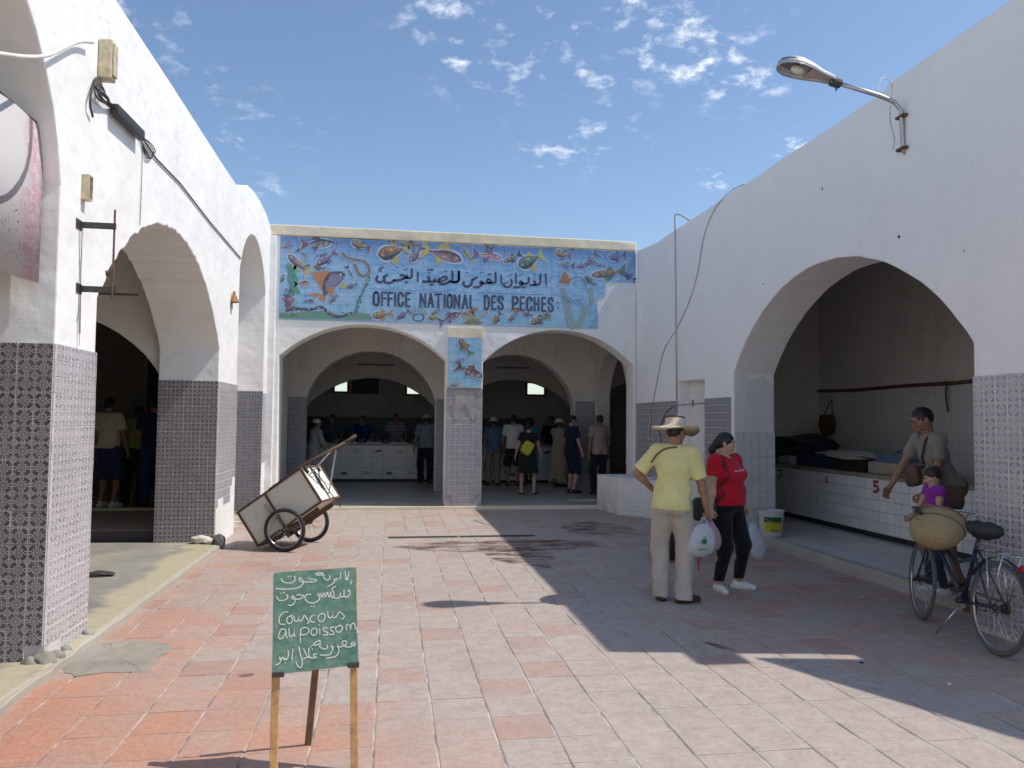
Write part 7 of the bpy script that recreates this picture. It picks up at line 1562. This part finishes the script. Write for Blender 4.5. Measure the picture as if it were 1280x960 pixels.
# moped behind the man
MP = thing('moped', 'parked moped half hidden behind the man in the straw hat', 'moped', (3.5, 9.7, 0)); bpy.context.view_layer.update()
g0_ = gp(840, 700); MM = Matrix.Translation((g0_.x, g0_.y, 0)) @ Matrix.Rotation(math.radians(-112), 4, 'Z')
wheel(MP, MM @ Vector((0, 0, .25)), MM.to_3x3() @ Vector((0, 1, 0)), .25, .035, 18, M_rubber); wheel(MP, MM @ Vector((-1.1, 0, .25)), MM.to_3x3() @ Vector((0, 1, 0)), .25, .035, 18, M_rubber)
def mp(name, f, m): bm = B(); f(bm); bmesh.ops.transform(bm, matrix=MM, verts=bm.verts); reparent(obj(name, bm, m, None, 40), MP)
mp('body', lambda b: (tube(b, [(-.15, 0, .72), (-.2, 0, .45), (-.45, 0, .32), (-.75, 0, .34)], [.05, .07, .08, .07], 12), tube(b, [(-.7, 0, .4), (-1.2, 0, .62)], [.10, .07], 12)), mat('dark_red_enamel', (.14, .02, .03), .35))
mp('seat', lambda b: tube(b, [(-.55, 0, .72), (-.8, 0, .76), (-1.1, 0, .74)], [.06, .10, .07], 12), M_black); mp('engine', lambda b: (box(b, -.68, -.42, -.09, .09, .16, .34, bev=.02), tube(b, [(-.5, .1, .2), (-1.2, .12, .24)], .03, 8)), M_iron)
mp('fork', lambda b: (tube(b, [(0, .05, .25), (-.14, .05, .72), (-.17, .03, .92)], .014), tube(b, [(0, -.05, .25), (-.14, -.05, .72), (-.17, -.03, .92)], .014)), M_chrome); mp('handlebar', lambda b: tube(b, bez([(-.28, .30, .94), (-.18, .16, .98), (-.17, 0, .94), (-.18, -.16, .98), (-.28, -.30, .94)]), .012), M_chrome)
mp('headlamp', lambda b: lathe(b, [(0, -.06), (.05, -.04), (.065, .02), (.06, .03), (0, .04)], 16, Matrix.Translation((-.08, 0, .82)) @ Matrix.Rotation(math.pi/2, 4, 'Y')), M_chrome); mp('mirror', lambda b: (tube(b, [(-.2, .2, .97), (-.18, .28, 1.12)], .006, 6), lathe(b, [(0, -.01), (.055, -.006), (.06, .01), (0, .012)], 16, Matrix.Translation((-.18, .29, 1.15)) @ Matrix.Rotation(math.pi/2, 4, 'Y'))), M_chrome)
# ---- bags carried by the shoppers
def carrier(name, label, hand, top_w, w_, h, mt, seed, tilt=(0, 0), dep=.5, parent_rz=0, prints=None):
    hx = Vector(hand); R = Matrix.Rotation(parent_rz, 4, 'Z'); bm = B(); rg = []
    zs = [(-.10, .28), (-.15, .55), (-.22, .80), (-.32, .97), (-.42, 1.0), (-.50, .90), (-.55, .62), (-.57, .25)]; n = 28; H_ = h/.57
    for z, ww in zs:
        ring = []
        for k in range(n):
            a = 2*math.pi*k/n; cr = 1+.06*math.sin(a*5+seed+z*20)+.05*math.sin(a*9+seed*2+z*31); x = w_/2*ww*math.cos(a)*cr; y = w_/2*dep*(ww*.9 if z < -.2 else ww*.6)*math.sin(a)*cr
            zz = z*H_+(.012*math.sin(a*7+seed) if z > -.12 else 0)+.008*math.sin(a*6+z*40); ring.append(bm.verts.new(R @ Vector((x+tilt[0]*-z, y+tilt[1]*-z, zz))+hx))
        rg.append(ring)
    for i in range(len(rg)-1):
        for k in range(n): bm.faces.new((rg[i][k], rg[i][(k+1) % n], rg[i+1][(k+1) % n], rg[i+1][k]))
    bm.faces.new(rg[-1])
    t_ = thing(name, label, 'bag', hx+Vector((0, 0, -h)))
    o = obj('bag_body', bm, mt, None, True); sd_ = o.modifiers.new('s', 'SUBSURF'); sd_.levels = sd_.render_levels = 1; reparent(o, t_)
    for sx in (-1, 1):
        bm = B(); P2 = [Vector((sx*w_*.15, 0, -.11*H_)), Vector((sx*w_*.08, .008, -.05*H_)), Vector((sx*.006, 0, .0)), Vector((sx*w_*.05, -.012, -.05*H_)), Vector((sx*w_*.11, -.012, -.11*H_))]
        q = bez([R @ p+hx for p in P2], 5); L = [bm.verts.new(p+Vector((0, 0, 0))+R.to_3x3() @ Vector((.009, .004, 0))) for p in q]; R_ = [bm.verts.new(p-R.to_3x3() @ Vector((.009, .004, 0))) for p in q]
        for i in range(len(q)-1): bm.faces.new((L[i], L[i+1], R_[i+1], R_[i]))
        o = obj('bag_handle', bm, mt, None, True); o.modifiers.new('s', 'SOLIDIFY').thickness = .003; reparent(o, t_)
    return t_
def plastic(name, c, tr=.35):
    t = NT(name); n = t.noise(14, 5, .7, t.tc.outputs['Object'], 1.2); n2 = t.noise(45, 4, .7, t.tc.outputs['Object'], 1.)
    return t.done(t.mix(t.ramp(n, .35, .65), c, tuple(x*.8 for x in c)), .3, t.bump(n2, .5, .006, t.bump(n, .6, .02)), spec=.5, Transmission_Weight=tr*.3)
PLW, PLP = plastic('white_carrier_plastic', (.66, .67, .69)), plastic('pink_carrier_plastic', (.62, .38, .46))
hR = hm['M'] @ Vector(hm['wr'][1][4]); 
b1 = carrier('carrier_bag', 'white plastic carrier bag with a green emblem, held by the man in the hat', hR+Vector((-.02, -.03, .0)), .1, .30, .37, PLW, 1, (-.10, 0), .6, -.15)
b2 = carrier('carrier_bag', 'pink plastic bag held beside the white one by the hatted man', hR+Vector((.06, .03, .0)), .1, .20, .32, PLP, 4, (.10, 0), .5, .3)
hL = wm['M'] @ Vector(wm['wr'][0][4]); hL2 = min((wm['M'] @ Vector(w_[4]) for w_ in wm['wr']), key=lambda v: -v.x)
b3 = carrier('carrier_bag', 'translucent white plastic bag hanging from the hand of the woman in red', hL2+Vector((.03, -.06, .0)), .1, .24, .44, plastic('clear_carrier_plastic', (.62, .64, .68), .6), 7, (.12, -.08), .5, .4)
# green emblem: a leaf over a curved line
def emblem(parent, c, ux_, uz_, nrm):
    c, ux_, uz_, nrm = Vector(c), Vector(ux_), Vector(uz_), Vector(nrm); bm = B()
    def pol(pts, k): bm.faces.new([bm.verts.new(c+ux_*a+uz_*b+nrm*(.002+.0005*k)) for a, b in pts])
    pol([(.030*math.cos(a), .026*math.sin(a)-.002) for a in np.linspace(0, 6.28, 13)[:-1]], 0); pol([(-.012, .03), (.0, .05), (.006, .03)], 1); pol([(.012, .028), (.026, .045), (.022, .02)], 2)
    o = obj('emblem', bm, mat('green_emblem', (.0, .18, .07), .5), None, False); reparent(o, parent)
    bm = B()
    for k, (xa, xb) in enumerate(((-.06, -.04), (-.035, -.01), (.0, .035))): q = [(xa, -.062), (xa+.3*(xb-xa), -.078), (xb, -.078), (xb, -.062)]; tube(bm, [c+ux_*a+uz_*b+nrm*.004 for a, b in q], .003, 5)
    reparent(obj('lettering', bm, M_black, None, False), parent)
bc_ = hR+Vector((-.02, -.03, 0)); emblem(b1, bc_+Vector((-.04, -.105, -.21)), (.97, .1, 0), (0, 0, 1), (.1, -1, .1))
# pink tassel below the bag
simple('pink_ribbon', 'short bright pink ribbon dangling below the white carrier bag', 'ribbon', lambda b: (tube(b, [bc_+Vector((-.03, .03, -.30)), bc_+Vector((-.035, .03, -.40)), bc_+Vector((-.045, .02, -.50))], [.012, .014, .004], 6)), mat('bright_pink', (.55, .03, .16), .6))
# shoulder bag of the woman, pouch of the man in grey, yellow bag in the hall
def soft(name, label, cat, M_, dims, mt, seed=1):
    def f(b):
        r_ = bmesh.ops.create_cube(b, size=2)['verts']; bmesh.ops.subdivide_edges(b, edges=b.edges[:], cuts=7, use_grid_fill=True)
        for v in b.verts:
            c = v.co; p = Vector(c); 
            for i_ in range(3): pass
            q = p/ (sum(abs(x)**4 for x in p)**.25); q = q*(1+.03*math.sin(q.x*7+seed)*math.cos(q.z*8)); v.co = M_ @ Vector((q.x*dims[0], q.y*dims[1], q.z*dims[2]))
    return simple(name, label, cat, f, mt)
Mw = wm['M']; soft('shoulder_bag', 'black shoulder bag hanging behind the right hip of the woman in red', 'bag', Mw @ Matrix.Translation((.245, -.07, .80)) @ Matrix.Rotation(.3, 4, 'Z'), (.035, .13, .12), M_black)
soft('yellow_bag', 'bright yellow bag on the back of the woman in the black dress', 'bag', ybw['M'] @ Matrix.Translation((-.01, -.16, 1.02)) @ Matrix.Rotation(.5, 4, 'Y'), (.12, .05, .15), mat('yellow_fabric', (.55, .50, .04), .7), 3)
Mg = gm['M']; gh = Vector(gm['wr'][0][4]); soft('brown_pouch', 'brown leather shoulder pouch at the waist of the man in grey', 'pouch', Mg @ Matrix.Translation((-.02, .36, 1.04)) @ Matrix.Rotation(.2, 4, 'Y'), (.10, .04, .10), mat('brown_pouch_leather', (.09, .045, .03), .5))
p1, p2 = gm['T'](-.12, .02, .50), gm['T'](.02, .14, .30); bm = B(); q = []
for z in np.linspace(0, 1, 7):
    h, n = on_shirt(gm, (-.10+.14*z, 1.2, 1.36-.28*z), (0, -1, .05))
    if h is not None: q.append(h+n*.006)
q = [Vector(gm['T'](-.10, -.02, .56))]+q+[Vector((.04, .38, 1.10))]
tube(bm, bez(q), .012, 6); sub('strap', bm, mat('brown_strap', (.05, .035, .025), .7), gm)
